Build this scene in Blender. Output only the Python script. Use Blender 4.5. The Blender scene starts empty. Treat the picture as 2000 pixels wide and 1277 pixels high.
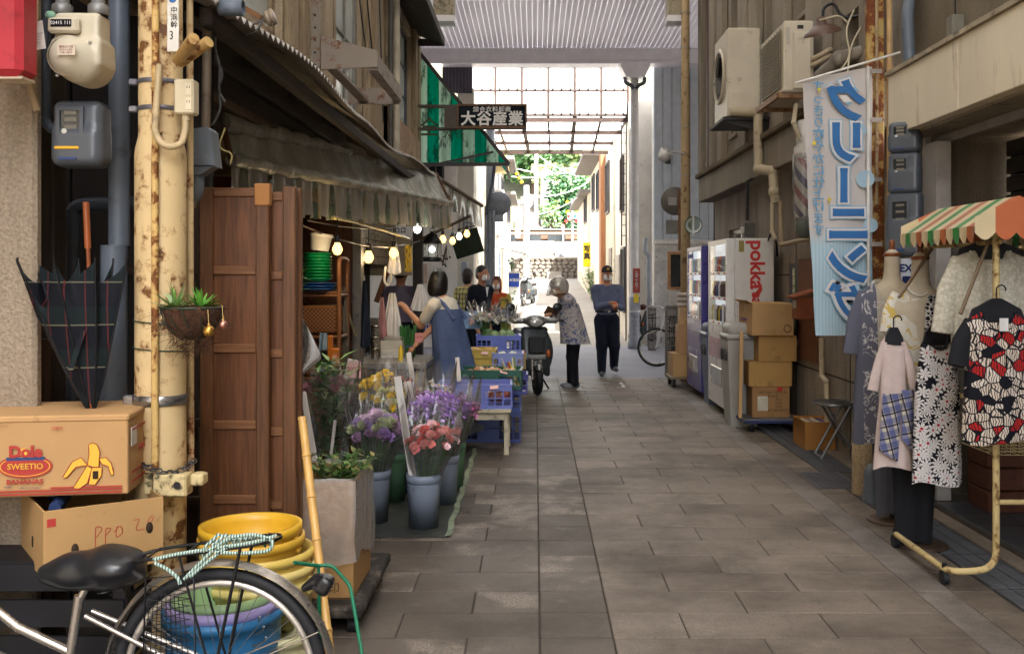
import bpy,math,random
import numpy as np
from mathutils import Vector,Matrix,Euler
from mathutils import noise as mnoise

# ------------------------------------------------------------------ camera, sky, sun, exposure
SC = bpy.context.scene
COL = SC.collection
R = math.radians
PI = math.pi
random.seed(7)
F,VX,VY,EYE = 1944.0,1045.0,538.0,1.5
cam = bpy.data.cameras.new('camera')
cam.lens = 35.0; cam.sensor_width = 36.0
cam.shift_x = -0.0225; cam.shift_y = -0.0502
cam.clip_start = 0.05; cam.clip_end = 2000
cam_o = bpy.data.objects.new('camera',cam); COL.objects.link(cam_o)
cam_o.location = (0,0,EYE); cam_o.rotation_euler = (R(90),0,0)
SC.camera = cam_o

SUN_EL,SUN_AZ = R(60),R(148)          # azimuth clockwise from +Y: behind the viewer, to the right
w = bpy.data.worlds.new('World'); SC.world = w; w.use_nodes = True
nt = w.node_tree; nt.nodes.clear()
sky = nt.nodes.new('ShaderNodeTexSky'); sky.sky_type = 'NISHITA'; sky.sun_disc = False
sky.sun_elevation = SUN_EL; sky.sun_rotation = SUN_AZ; sky.dust_density = 3.0; sky.ozone_density = 0.6
hs = nt.nodes.new('ShaderNodeHueSaturation'); hs.inputs['Saturation'].default_value = 0.45
bg = nt.nodes.new('ShaderNodeBackground'); bg.inputs['Strength'].default_value = 0.15
wo = nt.nodes.new('ShaderNodeOutputWorld')
nt.links.new(sky.outputs[0],hs.inputs['Color']); nt.links.new(hs.outputs[0],bg.inputs['Color'])
nt.links.new(bg.outputs[0],wo.inputs['Surface'])
sun = bpy.data.lights.new('sun','SUN'); sun.energy = 5.0; sun.angle = R(0.53); sun.color = (1.0,0.95,0.87)
sun_o = bpy.data.objects.new('sun',sun); COL.objects.link(sun_o)
sd = Vector((math.sin(SUN_AZ) * math.cos(SUN_EL),math.cos(SUN_AZ) * math.cos(SUN_EL),math.sin(SUN_EL)))
sun_o.rotation_euler = sd.to_track_quat('Z','Y').to_euler(); sun_o.location = sd * 60
vs = SC.view_settings
SC.display_settings.display_device = 'sRGB'
vs.view_transform = 'Standard'; vs.look = 'None'; vs.gamma = 1.0; vs.use_curve_mapping = False
vs.exposure = 3.1
SC.render.engine = 'CYCLES'
SC.cycles.use_denoising = True
SC.cycles.max_bounces = 8; SC.cycles.diffuse_bounces = 5; SC.cycles.transparent_max_bounces = 16
SC.cycles.sample_clamp_indirect = 6.0
SC.cycles.caustics_reflective = False; SC.cycles.caustics_refractive = False

# ------------------------------------------------------------------ helpers
def P(px,py,Y):
    """point at depth Y that the photograph shows at pixel (px, py)"""
    return Vector(((px - VX) * Y / F,Y,EYE - (py - VY) * Y / F))
def PX(px,Y): return (px - VX) * Y / F
def PZ(py,Y): return EYE - (py - VY) * Y / F
V = Vector
def rz(a): return Matrix.Rotation(a,4,'Z')
def rx(a): return Matrix.Rotation(a,4,'X')
def ry(a): return Matrix.Rotation(a,4,'Y')
def T(*p): return Matrix.Translation(V(p) if len(p) == 3 else p[0])
def frame(p,d,up=(0,0,1)):
    """matrix with local Z along d at p"""
    d = V(d).normalized(); u = V(up)
    if abs(d.dot(u)) > 0.98: u = V((0,1,0))
    x = u.cross(d).normalized(); y = d.cross(x)
    M = Matrix((x,y,d)).transposed().to_4x4(); M.translation = V(p); return M

class MB:
    def __init__(s): s.v = []; s.f = []; s.m = []; s.s = []
    def add(s,vs_,fs,mi=0,sm=False,M=None):
        n = len(s.v)
        if M is not None: vs_ = [M @ V(p) for p in vs_]
        s.v.extend([tuple(p) for p in vs_])
        for f in fs:
            s.f.append(tuple(i + n for i in f)); s.m.append(mi); s.s.append(sm)
        return s
    def box(s,x0,x1,y0,y1,z0,z1,b=0,mi=0,M=None):
        if x0 > x1: x0,x1 = x1,x0
        if y0 > y1: y0,y1 = y1,y0
        if z0 > z1: z0,z1 = z1,z0
        if b <= 0:
            vv = [(x,y,z) for x in (x0,x1) for y in (y0,y1) for z in (z0,z1)]
            ff = [(0,1,3,2),(4,6,7,5),(0,4,5,1),(2,3,7,6),(0,2,6,4),(1,5,7,3)]
            return s.add(vv,ff,mi,False,M)
        b = min(b,(x1 - x0) * .45,(y1 - y0) * .45,(z1 - z0) * .45)
        vv = []; idx = {}
        for i,x in enumerate((x0,x1)):
            for j,y in enumerate((y0,y1)):
                for k,z in enumerate((z0,z1)):
                    sx,sy,sz = (1 - 2 * i) * b,(1 - 2 * j) * b,(1 - 2 * k) * b
                    for a,p in enumerate(((x,y + sy,z + sz),(x + sx,y,z + sz),(x + sx,y + sy,z))):
                        idx[i,j,k,a] = len(vv); vv.append(p)
        I = lambda i,j,k,a: idx[i,j,k,a]
        ff = []
        for i in (0,1):
            q = [I(i,0,0,0),I(i,0,1,0),I(i,1,1,0),I(i,1,0,0)]; ff.append(q if i == 0 else q[::-1])
            q = [I(0,i,0,1),I(1,i,0,1),I(1,i,1,1),I(0,i,1,1)]; ff.append(q if i == 0 else q[::-1])
            q = [I(0,0,i,2),I(0,1,i,2),I(1,1,i,2),I(1,0,i,2)]; ff.append(q if i == 0 else q[::-1])
        for i in (0,1):
            for j in (0,1):
                e = (i + j) % 2
                for q in ([I(i,j,0,0),I(i,j,0,1),I(i,j,1,1),I(i,j,1,0)],):
                    ff.append(q[::-1] if e else q)
                q = [I(i,0,j,0),I(i,0,j,2),I(i,1,j,2),I(i,1,j,0)]; ff.append(q if e else q[::-1])
                q = [I(0,i,j,1),I(0,i,j,2),I(1,i,j,2),I(1,i,j,1)]; ff.append(q[::-1] if e else q)
                for k in (0,1):
                    t = (i,j,k); q = [I(*t,0),I(*t,1),I(*t,2)]; ff.append(q if (i + j + k) % 2 else q[::-1])
        return s.add(vv,ff,mi,False,M)
    def bx(s,c,d,b=0,mi=0,M=None):
        return s.box(c[0] - d[0] / 2,c[0] + d[0] / 2,c[1] - d[1] / 2,c[1] + d[1] / 2,c[2] - d[2] / 2,c[2] + d[2] / 2,b,mi,M)
    def bar(s,p0,p1,w_,h,b=0,mi=0,up=(0,0,1)):
        """rectangular bar from p0 to p1, w_ across, h along up"""
        p0,p1 = V(p0),V(p1); M = frame(p0,p1 - p0,up); return s.box(-w_ / 2,w_ / 2,-h / 2,h / 2,0,(p1 - p0).length,b,mi,M)
    def tube(s,pts,r,n=8,closed=False,caps=True,mi=0,sm=True):
        pts = [V(p) for p in pts]; m = len(pts)
        rr = r if isinstance(r,(list,tuple)) else [r] * m
        vv = []; ff = []; X = None
        for i,p in enumerate(pts):
            a = pts[(i - 1) % m] if (closed or i > 0) else p
            c = pts[(i + 1) % m] if (closed or i < m - 1) else p
            t = (c - a)
            if t.length < 1e-9: t = V((0,0,1))
            t.normalize()
            if X is None:
                u = V((0,0,1)) if abs(t.z) < .95 else V((0,1,0)); X = u.cross(t).normalized()
            else:
                X = (X - t * X.dot(t))
                if X.length < 1e-6: X = V((1,0,0))
                X.normalize()
            Y_ = t.cross(X)
            for k in range(n):
                an = 2 * PI * k / n; vv.append(p + (X * math.cos(an) + Y_ * math.sin(an)) * rr[i])
        L = m if closed else m - 1
        for i in range(L):
            j = (i + 1) % m
            for k in range(n):
                l = (k + 1) % n; ff.append((i * n + k,i * n + l,j * n + l,j * n + k))
        s.add(vv,ff,mi,sm)
        if caps and not closed:
            s.add(vv[:n],[tuple(range(n))[::-1]],mi,False); s.add(vv[-n:],[tuple(range(n))],mi,False)
        return s
    def cyl(s,p0,p1,r0,r1=None,n=12,mi=0,caps=True):
        return s.tube([p0,p1],[r0,r0 if r1 is None else r1],n,False,caps,mi)
    def lathe(s,prof,n=16,M=None,mi=0,sm=True,cap=False,wob=None):
        vv = []; ff = []; m = len(prof)
        for i,(r,z) in enumerate(prof):
            for k in range(n):
                a = 2 * PI * k / n; q = r * (wob(a,z) if wob else 1); vv.append((q * math.cos(a),q * math.sin(a),z))
        for i in range(m - 1):
            for k in range(n):
                l = (k + 1) % n; ff.append((i * n + k,i * n + l,(i + 1) * n + l,(i + 1) * n + k))
        if cap: ff.append(tuple(range(n))[::-1]); ff.append(tuple(range((m - 1) * n,m * n)))
        return s.add(vv,ff,mi,sm,M)
    def grid(s,fn,nu,nv,mi=0,sm=True,cu=False):
        vv = [fn(i / nu,j / nv) for j in range(nv + 1) for i in range(nu + 1)]
        ff = [(j * (nu + 1) + i,j * (nu + 1) + i + 1,(j + 1) * (nu + 1) + i + 1,(j + 1) * (nu + 1) + i) for j in range(nv) for i in range(nu)]
        return s.add(vv,ff,mi,sm)
    def prism(s,poly,h,M=None,mi=0,b=0):
        n = len(poly); vv = [(x,y,0) for x,y in poly] + [(x,y,h) for x,y in poly]
        ff = [tuple(range(n))[::-1],tuple(range(n,2 * n))] + [(i,(i + 1) % n,(i + 1) % n + n,i + n) for i in range(n)]
        return s.add(vv,ff,mi,False,M)
    def ball(s,c,r,nu=12,nv=8,mi=0,M=None):
        rx_,ry_,rz_ = r if isinstance(r,(tuple,list)) else (r,r,r)
        vv = [(c[0],c[1],c[2] - rz_)]; ff = []
        for j in range(1,nv):
            a = -PI / 2 + PI * j / nv
            for i in range(nu):
                t = 2 * PI * i / nu; vv.append((c[0] + rx_ * math.cos(a) * math.cos(t),c[1] + ry_ * math.cos(a) * math.sin(t),c[2] + rz_ * math.sin(a)))
        vv.append((c[0],c[1],c[2] + rz_)); L = len(vv) - 1
        for i in range(nu): ff.append((0,1 + (i + 1) % nu,1 + i))
        for j in range(nv - 2):
            for i in range(nu):
                a,b = 1 + j * nu + i,1 + j * nu + (i + 1) % nu; ff.append((a,b,b + nu,a + nu))
        for i in range(nu): ff.append((L,L - nu + i,L - nu + (i + 1) % nu))
        return s.add(vv,ff,mi,True,M)
    def quad(s,a,b,c,d,mi=0): return s.add([a,b,c,d],[(0,1,2,3)],mi)
    def xform(s,M): s.v = [tuple(M @ V(p)) for p in s.v]; return s
    def mesh(s,name,mats,off=None):
        me = bpy.data.meshes.new(name)
        vv = s.v if off is None else [(x - off[0],y - off[1],z - off[2]) for x,y,z in s.v]
        me.from_pydata(vv,[],s.f)
        for m in (mats if isinstance(mats,(list,tuple)) else [mats]): me.materials.append(m)
        me.polygons.foreach_set('material_index',s.m); me.polygons.foreach_set('use_smooth',s.s); me.update()
        return me
    def build(s,name,mats,parent=None,W=False,kind=None):
        """link as ONE mesh object; W: the vertices are world coordinates (parent unrotated)"""
        if parent is not None:
            off = wloc(parent) if W else None
            o = bpy.data.objects.new(name,s.mesh(name,mats,off)); COL.objects.link(o); o.parent = parent
        else:
            a = np.array(s.v); off = ((a[:,0].min() + a[:,0].max()) / 2,(a[:,1].min() + a[:,1].max()) / 2,a[:,2].min())
            o = bpy.data.objects.new(name,s.mesh(name,mats,off)); COL.objects.link(o); o.location = off
        if kind: o['kind'] = kind
        return o
def wloc(o):
    l = V((0,0,0))
    while o is not None: l = l + o.location; o = o.parent
    return l
def tag(o,label,cat,group=None):
    o['label'] = label; o['category'] = cat
    if group: o['group'] = group
    return o
def thing(name,label,cat,loc=(0,0,0),rot=0,group=None):
    o = bpy.data.objects.new(name,None); COL.objects.link(o); o.empty_display_size = 0.1
    o.location = loc; o.rotation_euler = (0,0,rot); return tag(o,label,cat,group)
def struct(o): o['kind'] = 'structure'; return o
def dup(o,parent=None,loc=None,rot=None,label=None,scale=None):
    c = o.copy(); COL.objects.link(c); c.parent = parent
    if loc is not None: c.location = loc
    if rot is not None: c.rotation_euler = (0,0,rot)
    if scale is not None: c.scale = scale if isinstance(scale,tuple) else (scale,) * 3
    if label: c['label'] = label
    for ch in list(o.children): dup(ch,c)
    return c
_bev = None
def text(body,size,M,mat,name,parent,W=True,depth=0.0015,bold=0.0,align='CENTER',sx=1.0,mirror=False,vert=False,sp=1.0,font_lines=1.0):
    """lettering as a mesh; M places local XY (x right, y up) in space"""
    if vert: body = '\n'.join(body)
    c = bpy.data.curves.new('lettering','FONT'); c.body = body; c.size = size; c.align_x = align; c.align_y = 'CENTER'
    c.extrude = depth; c.offset = bold; c.resolution_u = 3; c.space_character = sp; c.space_line = font_lines
    o = bpy.data.objects.new('lettering',c); COL.objects.link(o)
    dg = bpy.context.evaluated_depsgraph_get()
    me = bpy.data.meshes.new_from_object(o.evaluated_get(dg)); bpy.data.objects.remove(o); bpy.data.curves.remove(c)
    S = Matrix.Diagonal((-sx if mirror else sx,1,1,1))
    me.transform(M @ S)
    if W and parent is not None: me.transform(Matrix.Translation(-wloc(parent)))
    me.materials.clear(); me.materials.append(mat)
    me.name = name
    t = bpy.data.objects.new(name,me); COL.objects.link(t); t.parent = parent
    return t
FACE = rx(PI / 2)                                   # lettering that faces the viewer (-Y)
LEFT = Matrix(((0,0,-1,0),(-1,0,0,0),(0,1,0,0),(0,0,0,1)))   # lettering that faces -X
RIGHT = Matrix(((0,0,1,0),(1,0,0,0),(0,1,0,0),(0,0,0,1)))   # lettering that faces +X
def at(p,M=FACE): return T(V(p)) @ M

# ------------------------------------------------------------------ materials
MATS = {}
def srgb(h):
    if isinstance(h,str):
        h = h.lstrip('#'); c = [int(h[i:i + 2],16) / 255 for i in (0,2,4)]
        return tuple((x / 12.92 if x <= .04045 else ((x + .055) / 1.055) ** 2.4) for x in c)
    return tuple(h)
def rgba(c): c = srgb(c); return (c[0],c[1],c[2],1)
class N:
    def __init__(s,name):
        s.m = bpy.data.materials.new(name); s.m.use_nodes = True; s.t = s.m.node_tree; s.b = s.t.nodes['Principled BSDF']; s.o = s.t.nodes['Material Output']
        s.tc = s.t.nodes.new('ShaderNodeTexCoord'); s.obj = s.tc.outputs['Object']
    def n(s,typ,**kw):
        d = s.t.nodes.new('ShaderNode' + typ)
        for k,v in kw.items(): setattr(d,k,v)
        return d
    def l(s,a,b): s.t.links.new(a,b)
    def co(s,sc=(1,1,1),rnd=False):
        mp = s.n('Mapping'); mp.inputs['Scale'].default_value = sc if isinstance(sc,tuple) else (sc,) * 3
        s.l(s.obj,mp.inputs['Vector'])
        if rnd:
            oi = s.n('ObjectInfo'); k = s.n('Math',operation='MULTIPLY'); k.inputs[1].default_value = 37.0
            s.l(oi.outputs['Random'],k.inputs[0]); s.l(k.outputs[0],mp.inputs['Location'])
        return mp.outputs[0]
    def noise(s,sc,det=4,co=None,rough=.55,dist=0):
        d = s.n('TexNoise'); d.inputs['Scale'].default_value = sc; d.inputs['Detail'].default_value = det; d.inputs['Roughness'].default_value = rough
        d.inputs['Distortion'].default_value = dist
        s.l(co if co is not None else s.obj,d.inputs['Vector']); return d.outputs['Fac']
    def ramp(s,fac,stops,interp='LINEAR'):
        d = s.n('ValToRGB'); d.color_ramp.interpolation = interp; e = d.color_ramp.elements
        while len(e) < len(stops): e.new(0.5)
        for el,(p,c) in zip(e,stops): el.position = p; el.color = rgba(c) if not isinstance(c,(int,float)) else (c,c,c,1)
        s.l(fac,d.inputs[0]); return d.outputs['Color']
    def mix(s,fac,a,b,typ='MIX'):
        d = s.n('Mix'); d.data_type = 'RGBA'; d.blend_type = typ
        for i,x in ((0,fac),(6,a),(7,b)):
            if hasattr(x,'links'): s.l(x,d.inputs[i])
            elif i == 0: d.inputs[0].default_value = x
            else: d.inputs[i].default_value = rgba(x)
        return d.outputs[2]
    def math(s,op,a,b=None):
        d = s.n('Math',operation=op)
        for i,x in enumerate((a,b)):
            if x is None: continue
            if hasattr(x,'links'): s.l(x,d.inputs[i])
            else: d.inputs[i].default_value = x
        return d.outputs[0]
    def bump(s,h,st=.3,dist=.01,nrm=None):
        d = s.n('Bump'); d.inputs['Strength'].default_value = st; d.inputs['Distance'].default_value = dist
        s.l(h,d.inputs['Height'])
        if nrm: s.l(nrm,d.inputs['Normal'])
        s.l(d.outputs[0],s.b.inputs['Normal']); return d.outputs[0]
    def col(s,c):
        if hasattr(c,'links'): s.l(c,s.b.inputs['Base Color'])
        else: s.b.inputs['Base Color'].default_value = rgba(c)
    def set(s,rough=.6,metal=0,spec=.4,**kw):
        s.b.inputs['Roughness'].default_value = rough; s.b.inputs['Metallic'].default_value = metal; s.b.inputs['Specular IOR Level'].default_value = spec
        for k,v in kw.items(): s.b.inputs[k].default_value = v
        return s
def mk(c,rough=.6,metal=0,var=.25,vs_=5.0,bump=0,bs=60,dirt=0,dcol='#2a2018',dsc=9,spec=.4,rnd=True,emit=0,st=None,name=None,**kw):
    """painted / plastic / cloth material: base colour with tone variation, optional dirt patches, relief and stretch"""
    key = ('mk',c,rough,metal,var,vs_,bump,bs,dirt,dcol,dsc,spec,emit,st,tuple(sorted(kw.items())))
    if key in MATS: return MATS[key]
    n = N(name or 'paint'); n.set(rough,metal,spec,**kw)
    base = srgb(c); cc = n.co(st or 1.0,rnd)
    if var:
        f = n.noise(vs_,5,cc)
        d,u = [max(0,x * (1 - var)) for x in base],[min(1,x * (1 + var)) for x in base]
        k = n.ramp(f,[(.3,d),(.7,u)])
        if dirt:
            g = n.noise(dsc,6,cc,.65); g = n.ramp(g,[(.62 - dirt * .3,0.0),(.8 - dirt * .3,1.0)])
            k = n.mix(g,k,dcol)
        n.col(k)
        r = n.n('MapRange'); r.inputs['To Min'].default_value = max(.03,rough - .12); r.inputs['To Max'].default_value = min(1,rough + .12)
        n.l(f,r.inputs['Value']); n.l(r.outputs[0],n.b.inputs['Roughness'])
    else: n.col(base)
    if bump: n.bump(n.noise(bs,3,cc),bump,.004)
    if emit:
        n.b.inputs['Emission Color'].default_value = rgba(c); n.b.inputs['Emission Strength'].default_value = emit
    MATS[key] = n.m; return n.m
def rusty(c,amt=.5,rust='#3a1c0c',rust2='#7a4218',sc=14,rough=.55,spec=.3):
    key = ('rusty',c,amt,rust,sc)
    if key in MATS: return MATS[key]
    n = N('rusty_paint'); n.set(rough,0,spec); cc = n.co(1,True)
    f = n.noise(sc,8,cc,.7); b = n.noise(3,3,cc)
    fb = n.math('ADD',n.math('MULTIPLY',f,.75),n.math('MULTIPLY',b,.25))
    t = .66 - amt * .2
    base = n.mix(n.noise(5,4,cc),[x * .72 for x in srgb(c)],[min(1,x * 1.15) for x in srgb(c)])
    rc = n.mix(n.noise(40,4,cc),rust,rust2)
    k = n.ramp(fb,[(t,0.0),(t + .025,1.0)])
    e = n.ramp(fb,[(t - .06,0.0),(t,.55)])
    n.col(n.mix(k,n.mix(e,base,rust2),rc)); n.bump(k,.6,-.003); MATS[key] = n.m; return n.m
def wood(c1,c2,axis='z',sc=9,rough=.55,dirt=.2,spec=.35):
    key = ('wood',c1,c2,axis,sc,rough)
    if key in MATS: return MATS[key]
    n = N('wood_grain'); n.set(rough,0,spec)
    s_ = {'z': (1,1,.06),'x': (.06,1,1),'y': (1,.06,1)}[axis]
    cc = n.co(s_,True); a = n.noise(sc * 4,6,cc,.6,1.2); b = n.noise(sc * 14,3,cc,.6)
    k = n.ramp(a,[(.25,c1),(.75,c2)]); k = n.mix(n.ramp(b,[(.35,.35),(.6,0.0)]),k,[x * .45 for x in srgb(c1)])
    d = n.noise(2.5,4,n.co(1,True)); k = n.mix(n.ramp(d,[(.45,0.0),(.8,dirt)]),k,'#1c130c')
    n.col(k); n.bump(b,.25,.003); MATS[key] = n.m; return n.m
def stucco(c,sc=90,st=.5,stain=.4,scol='#3a342c',speck=0,vst=.35):
    key = ('stucco',c,sc,st,stain,speck)
    if key in MATS: return MATS[key]
    n = N('stucco'); n.set(.9,0,.15)
    a = n.noise(sc,4); s1 = n.noise(1.6,6,n.co((1,1,vst)),.65); base = srgb(c)
    k = n.ramp(a,[(.3,[x * .75 for x in base]),(.7,[min(1,x * 1.2) for x in base])])
    k = n.mix(n.ramp(s1,[(.42,0.0),(.75,stain)]),k,scol)
    dr = n.noise(7,6,n.co((1,1,.07)),.7); k = n.mix(n.ramp(dr,[(.5,0.0),(.78,stain * .8)]),k,scol)
    if speck:
        v = n.n('TexVoronoi'); v.inputs['Scale'].default_value = sc * 1.2; n.l(n.obj,v.inputs['Vector'])
        k = n.mix(n.ramp(v.outputs['Distance'],[(.15,speck),(.4,0.0)]),k,'#1d1a17')
    n.col(k); n.bump(a,st,.01); MATS[key] = n.m; return n.m
def film(tint='#ffffff',op=.25,rough=.12,name='clear_film',ior_gloss=.25,tr=None,wr=18.0):
    """thin plastic film: partly see-through, partly glossy sheet"""
    key = ('film',tint,op,rough,ior_gloss)
    if key in MATS: return MATS[key]
    n = N(name); n.t.nodes.remove(n.b)
    t = n.n('BsdfTransparent'); d = n.n('BsdfDiffuse'); g = n.n('BsdfGlossy'); tl = n.n('BsdfTranslucent')
    t.inputs[0].default_value = (1,1,1,1); d.inputs[0].default_value = rgba(tint); tl.inputs[0].default_value = rgba(tint); g.inputs['Roughness'].default_value = rough
    nz = n.noise(wr,4); bp = n.n('Bump'); bp.inputs['Strength'].default_value = .5; bp.inputs['Distance'].default_value = .02
    n.l(nz,bp.inputs['Height']); n.l(bp.outputs[0],g.inputs['Normal']); n.l(bp.outputs[0],d.inputs['Normal'])
    m0 = n.n('MixShader'); m0.inputs[0].default_value = .5; n.l(d.outputs[0],m0.inputs[1]); n.l(tl.outputs[0],m0.inputs[2])
    m1 = n.n('MixShader'); n.l(t.outputs[0],m1.inputs[1]); n.l(m0.outputs[0],m1.inputs[2])
    r = n.n('MapRange'); r.inputs['From Min'].default_value = .3; r.inputs['From Max'].default_value = .7
    r.inputs['To Min'].default_value = op * .85; r.inputs['To Max'].default_value = min(1,op * 1.15); n.l(nz,r.inputs['Value']); n.l(r.outputs[0],m1.inputs[0])
    m2 = n.n('MixShader'); fr = n.n('Fresnel'); fr.inputs['IOR'].default_value = 1.45
    k = n.math('ADD',n.math('MULTIPLY',fr.outputs[0],.8),ior_gloss * .12)
    n.l(k,m2.inputs[0]); n.l(m1.outputs[0],m2.inputs[1]); n.l(g.outputs[0],m2.inputs[2]); n.l(m2.outputs[0],n.o.inputs[0])
    MATS[key] = n.m; return n.m
def thin(name,cd,ct,k,gloss=0):
    """sheet that scatters light through: diffuse cd, translucent ct, share k"""
    n = N(name); n.t.nodes.remove(n.b); d = n.n('BsdfDiffuse'); t = n.n('BsdfTranslucent'); d.inputs[0].default_value = (*cd,1); t.inputs[0].default_value = (*ct,1)
    m = n.n('MixShader'); m.inputs[0].default_value = k; n.l(d.outputs[0],m.inputs[1]); n.l(t.outputs[0],m.inputs[2]); o = m.outputs[0]
    if gloss:
        g = n.n('BsdfGlossy'); g.inputs['Roughness'].default_value = .25; m = n.n('MixShader'); m.inputs[0].default_value = gloss; n.l(o,m.inputs[1]); n.l(g.outputs[0],m.inputs[2]); o = m.outputs[0]
    n.l(o,n.o.inputs[0]); return n.m
def pane(k=.12):
    n = N('clear_pane'); n.t.nodes.remove(n.b); t = n.n('BsdfTransparent'); g = n.n('BsdfGlossy'); g.inputs['Roughness'].default_value = .03; m = n.n('MixShader'); m.inputs[0].default_value = k
    n.l(t.outputs[0],m.inputs[1]); n.l(g.outputs[0],m.inputs[2]); n.l(m.outputs[0],n.o.inputs[0]); return n.m
def leafmat(c1,c2):
    key = ('leaf',c1,c2)
    if key in MATS: return MATS[key]
    n = N('foliage'); n.set(.5,0,.35); cc = n.co(1,True)
    n.col(n.ramp(n.noise(7,3,cc),[(.3,c1),(.7,c2)])); n.b.inputs['Subsurface Weight'].default_value = 0
    MATS[key] = n.m; return n.m

# ------------------------------------------------------------------ smooth bodies from blended rounded shapes
def sd_cone(p,a,b,ra,rb):
    a = np.array(a,float); b = np.array(b,float); ab = b - a; L = max((ab * ab).sum(),1e-9)
    t = np.clip(((p - a) @ ab) / L,0,1); q = p - a - t[...,None] * ab
    return np.sqrt((q * q).sum(-1)) - (ra + (rb - ra) * t)
def sd_ell(p,c,r,M=None):
    q = p - np.array(c,float)
    if M is not None: q = q @ np.array(M.to_3x3())
    r = np.array(r,float); k0 = np.sqrt(((q / r) ** 2).sum(-1)); k1 = np.sqrt(((q / r ** 2) ** 2).sum(-1))
    return k0 * (k0 - 1) / np.maximum(k1,1e-6)
def sd_box(p,c,h,rd,M=None):
    q = p - np.array(c,float)
    if M is not None: q = q @ np.array(M.to_3x3())
    q = np.abs(q) - (np.array(h,float) - rd)
    return np.sqrt((np.maximum(q,0) ** 2).sum(-1)) + np.minimum(q.max(-1),0) - rd
def blob(prims,vox=.012,k=.03,name='body',mats=None,parent=None,sub=(),relax=1):
    """prims: (type, args..., material index) blended together -> one continuous mesh. types: c cone, e ellipsoid, b rounded box; sub: shapes cut away"""
    def bb(q):
        if q[0] == 'c': a,b = np.array(q[1],float),np.array(q[2],float); r = max(q[3],q[4]); return np.minimum(a,b) - r,np.maximum(a,b) + r
        h = np.array(q[2],float)
        if q[0] == 'e' and q[3] is not None or q[0] == 'b' and q[4] is not None: h = np.ones(3) * np.linalg.norm(h)
        return np.array(q[1],float) - h,np.array(q[1],float) + h
    B = [bb(q) for q in prims]; pad = k + 3 * vox
    lo = np.min([b[0] for b in B],0) - pad; hi = np.max([b[1] for b in B],0) + pad
    n = np.ceil((hi - lo) / vox).astype(int) + 1
    Fd = np.full(n,9.0); Ld = np.zeros(n,int); Md = np.full(n,9.0)
    def sub_(q,b):
        i0 = np.maximum(np.floor((b[0] - pad - lo) / vox).astype(int),0); i1 = np.minimum(np.ceil((b[1] + pad - lo) / vox).astype(int) + 1,n)
        sl = tuple(slice(i0[d],i1[d]) for d in range(3))
        ax = [lo[d] + vox * np.arange(i0[d],i1[d]) for d in range(3)]
        p = np.stack(np.meshgrid(*ax,indexing='ij'),-1)
        if q[0] == 'c': d = sd_cone(p,*q[1:5])
        elif q[0] == 'e': d = sd_ell(p,*q[1:4])
        else: d = sd_box(p,*q[1:5])
        return sl,d
    for q,b in zip(prims,B):
        sl,d = sub_(q,b); f = Fd[sl]
        h = np.maximum(k - np.abs(f - d),0) / k; r = np.minimum(f,d) - h * h * k * .25
        u = d < Md[sl]; Ld[sl] = np.where(u,q[-1],Ld[sl]); Md[sl] = np.minimum(Md[sl],d); Fd[sl] = r
    for q in sub:
        sl,d = sub_(q,bb(q)); Fd[sl] = np.maximum(Fd[sl],-d)
    S = Fd < 0
    c = np.stack([S[i:n[0] - 1 + i,j:n[1] - 1 + j,l:n[2] - 1 + l] for i in (0,1) for j in (0,1) for l in (0,1)],0)
    act = c.any(0) & ~c.all(0); ids = -np.ones(act.shape,int); cells = np.argwhere(act); ids[act] = np.arange(len(cells))
    acc = np.zeros((len(cells),3)); cnt = np.zeros(len(cells))
    cor = [(i,j,l) for i in (0,1) for j in (0,1) for l in (0,1)]
    val = np.stack([Fd[cells[:,0] + i,cells[:,1] + j,cells[:,2] + l] for i,j,l in cor],1)
    for a in range(8):
        for b in range(a + 1,8):
            if sum(abs(cor[a][d] - cor[b][d]) for d in range(3)) != 1: continue
            va,vb = val[:,a],val[:,b]; m = (va < 0) != (vb < 0); t = np.where(m,va / np.where(m,va - vb,1),0)
            pt = np.array(cor[a])[None] + t[:,None] * (np.array(cor[b]) - np.array(cor[a]))[None]
            acc += np.where(m[:,None],pt,0); cnt += m
    vv = lo + vox * (cells + acc / np.maximum(cnt,1)[:,None])
    faces = []
    for d in range(3):
        e1,e2 = [(1,2),(2,0),(0,1)][d]
        sl0 = [slice(None)] * 3; sl1 = [slice(None)] * 3; sl0[d] = slice(0,-1); sl1[d] = slice(1,None)
        A,Bq = S[tuple(sl0)],S[tuple(sl1)]; ch = np.argwhere(A != Bq)
        ch = ch[(ch[:,e1] > 0) & (ch[:,e2] > 0) & (ch[:,e1] < n[e1] - 1) & (ch[:,e2] < n[e2] - 1)]
        flip = A[tuple(ch.T)]
        def g(o1,o2):
            q = ch.copy(); q[:,e1] -= o1; q[:,e2] -= o2; return ids[tuple(q.T)]
        q = np.stack([g(1,1),g(0,1),g(0,0),g(1,0)],1)
        q = np.where(flip[:,None],q,q[:,::-1]); faces.append(q)
    faces = np.concatenate(faces); faces = faces[(faces >= 0).all(1)]
    for _ in range(relax):
        s_ = np.zeros_like(vv); c_ = np.zeros(len(vv))
        for a in range(4):
            b = faces[:,(a + 1) % 4]; np.add.at(s_,faces[:,a],vv[b]); np.add.at(c_,faces[:,a],1); np.add.at(s_,b,vv[faces[:,a]]); np.add.at(c_,b,1)
        vv = vv * .5 + .5 * s_ / np.maximum(c_,1)[:,None]
    cen = vv[faces].mean(1); ci = np.clip(np.round((cen - lo) / vox).astype(int),0,n - 1); lab = Ld[tuple(ci.T)]
    me = bpy.data.meshes.new(name); me.from_pydata(vv.tolist(),[],faces.tolist())
    for m in (mats if isinstance(mats,(list,tuple)) else [mats]): me.materials.append(m)
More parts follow.
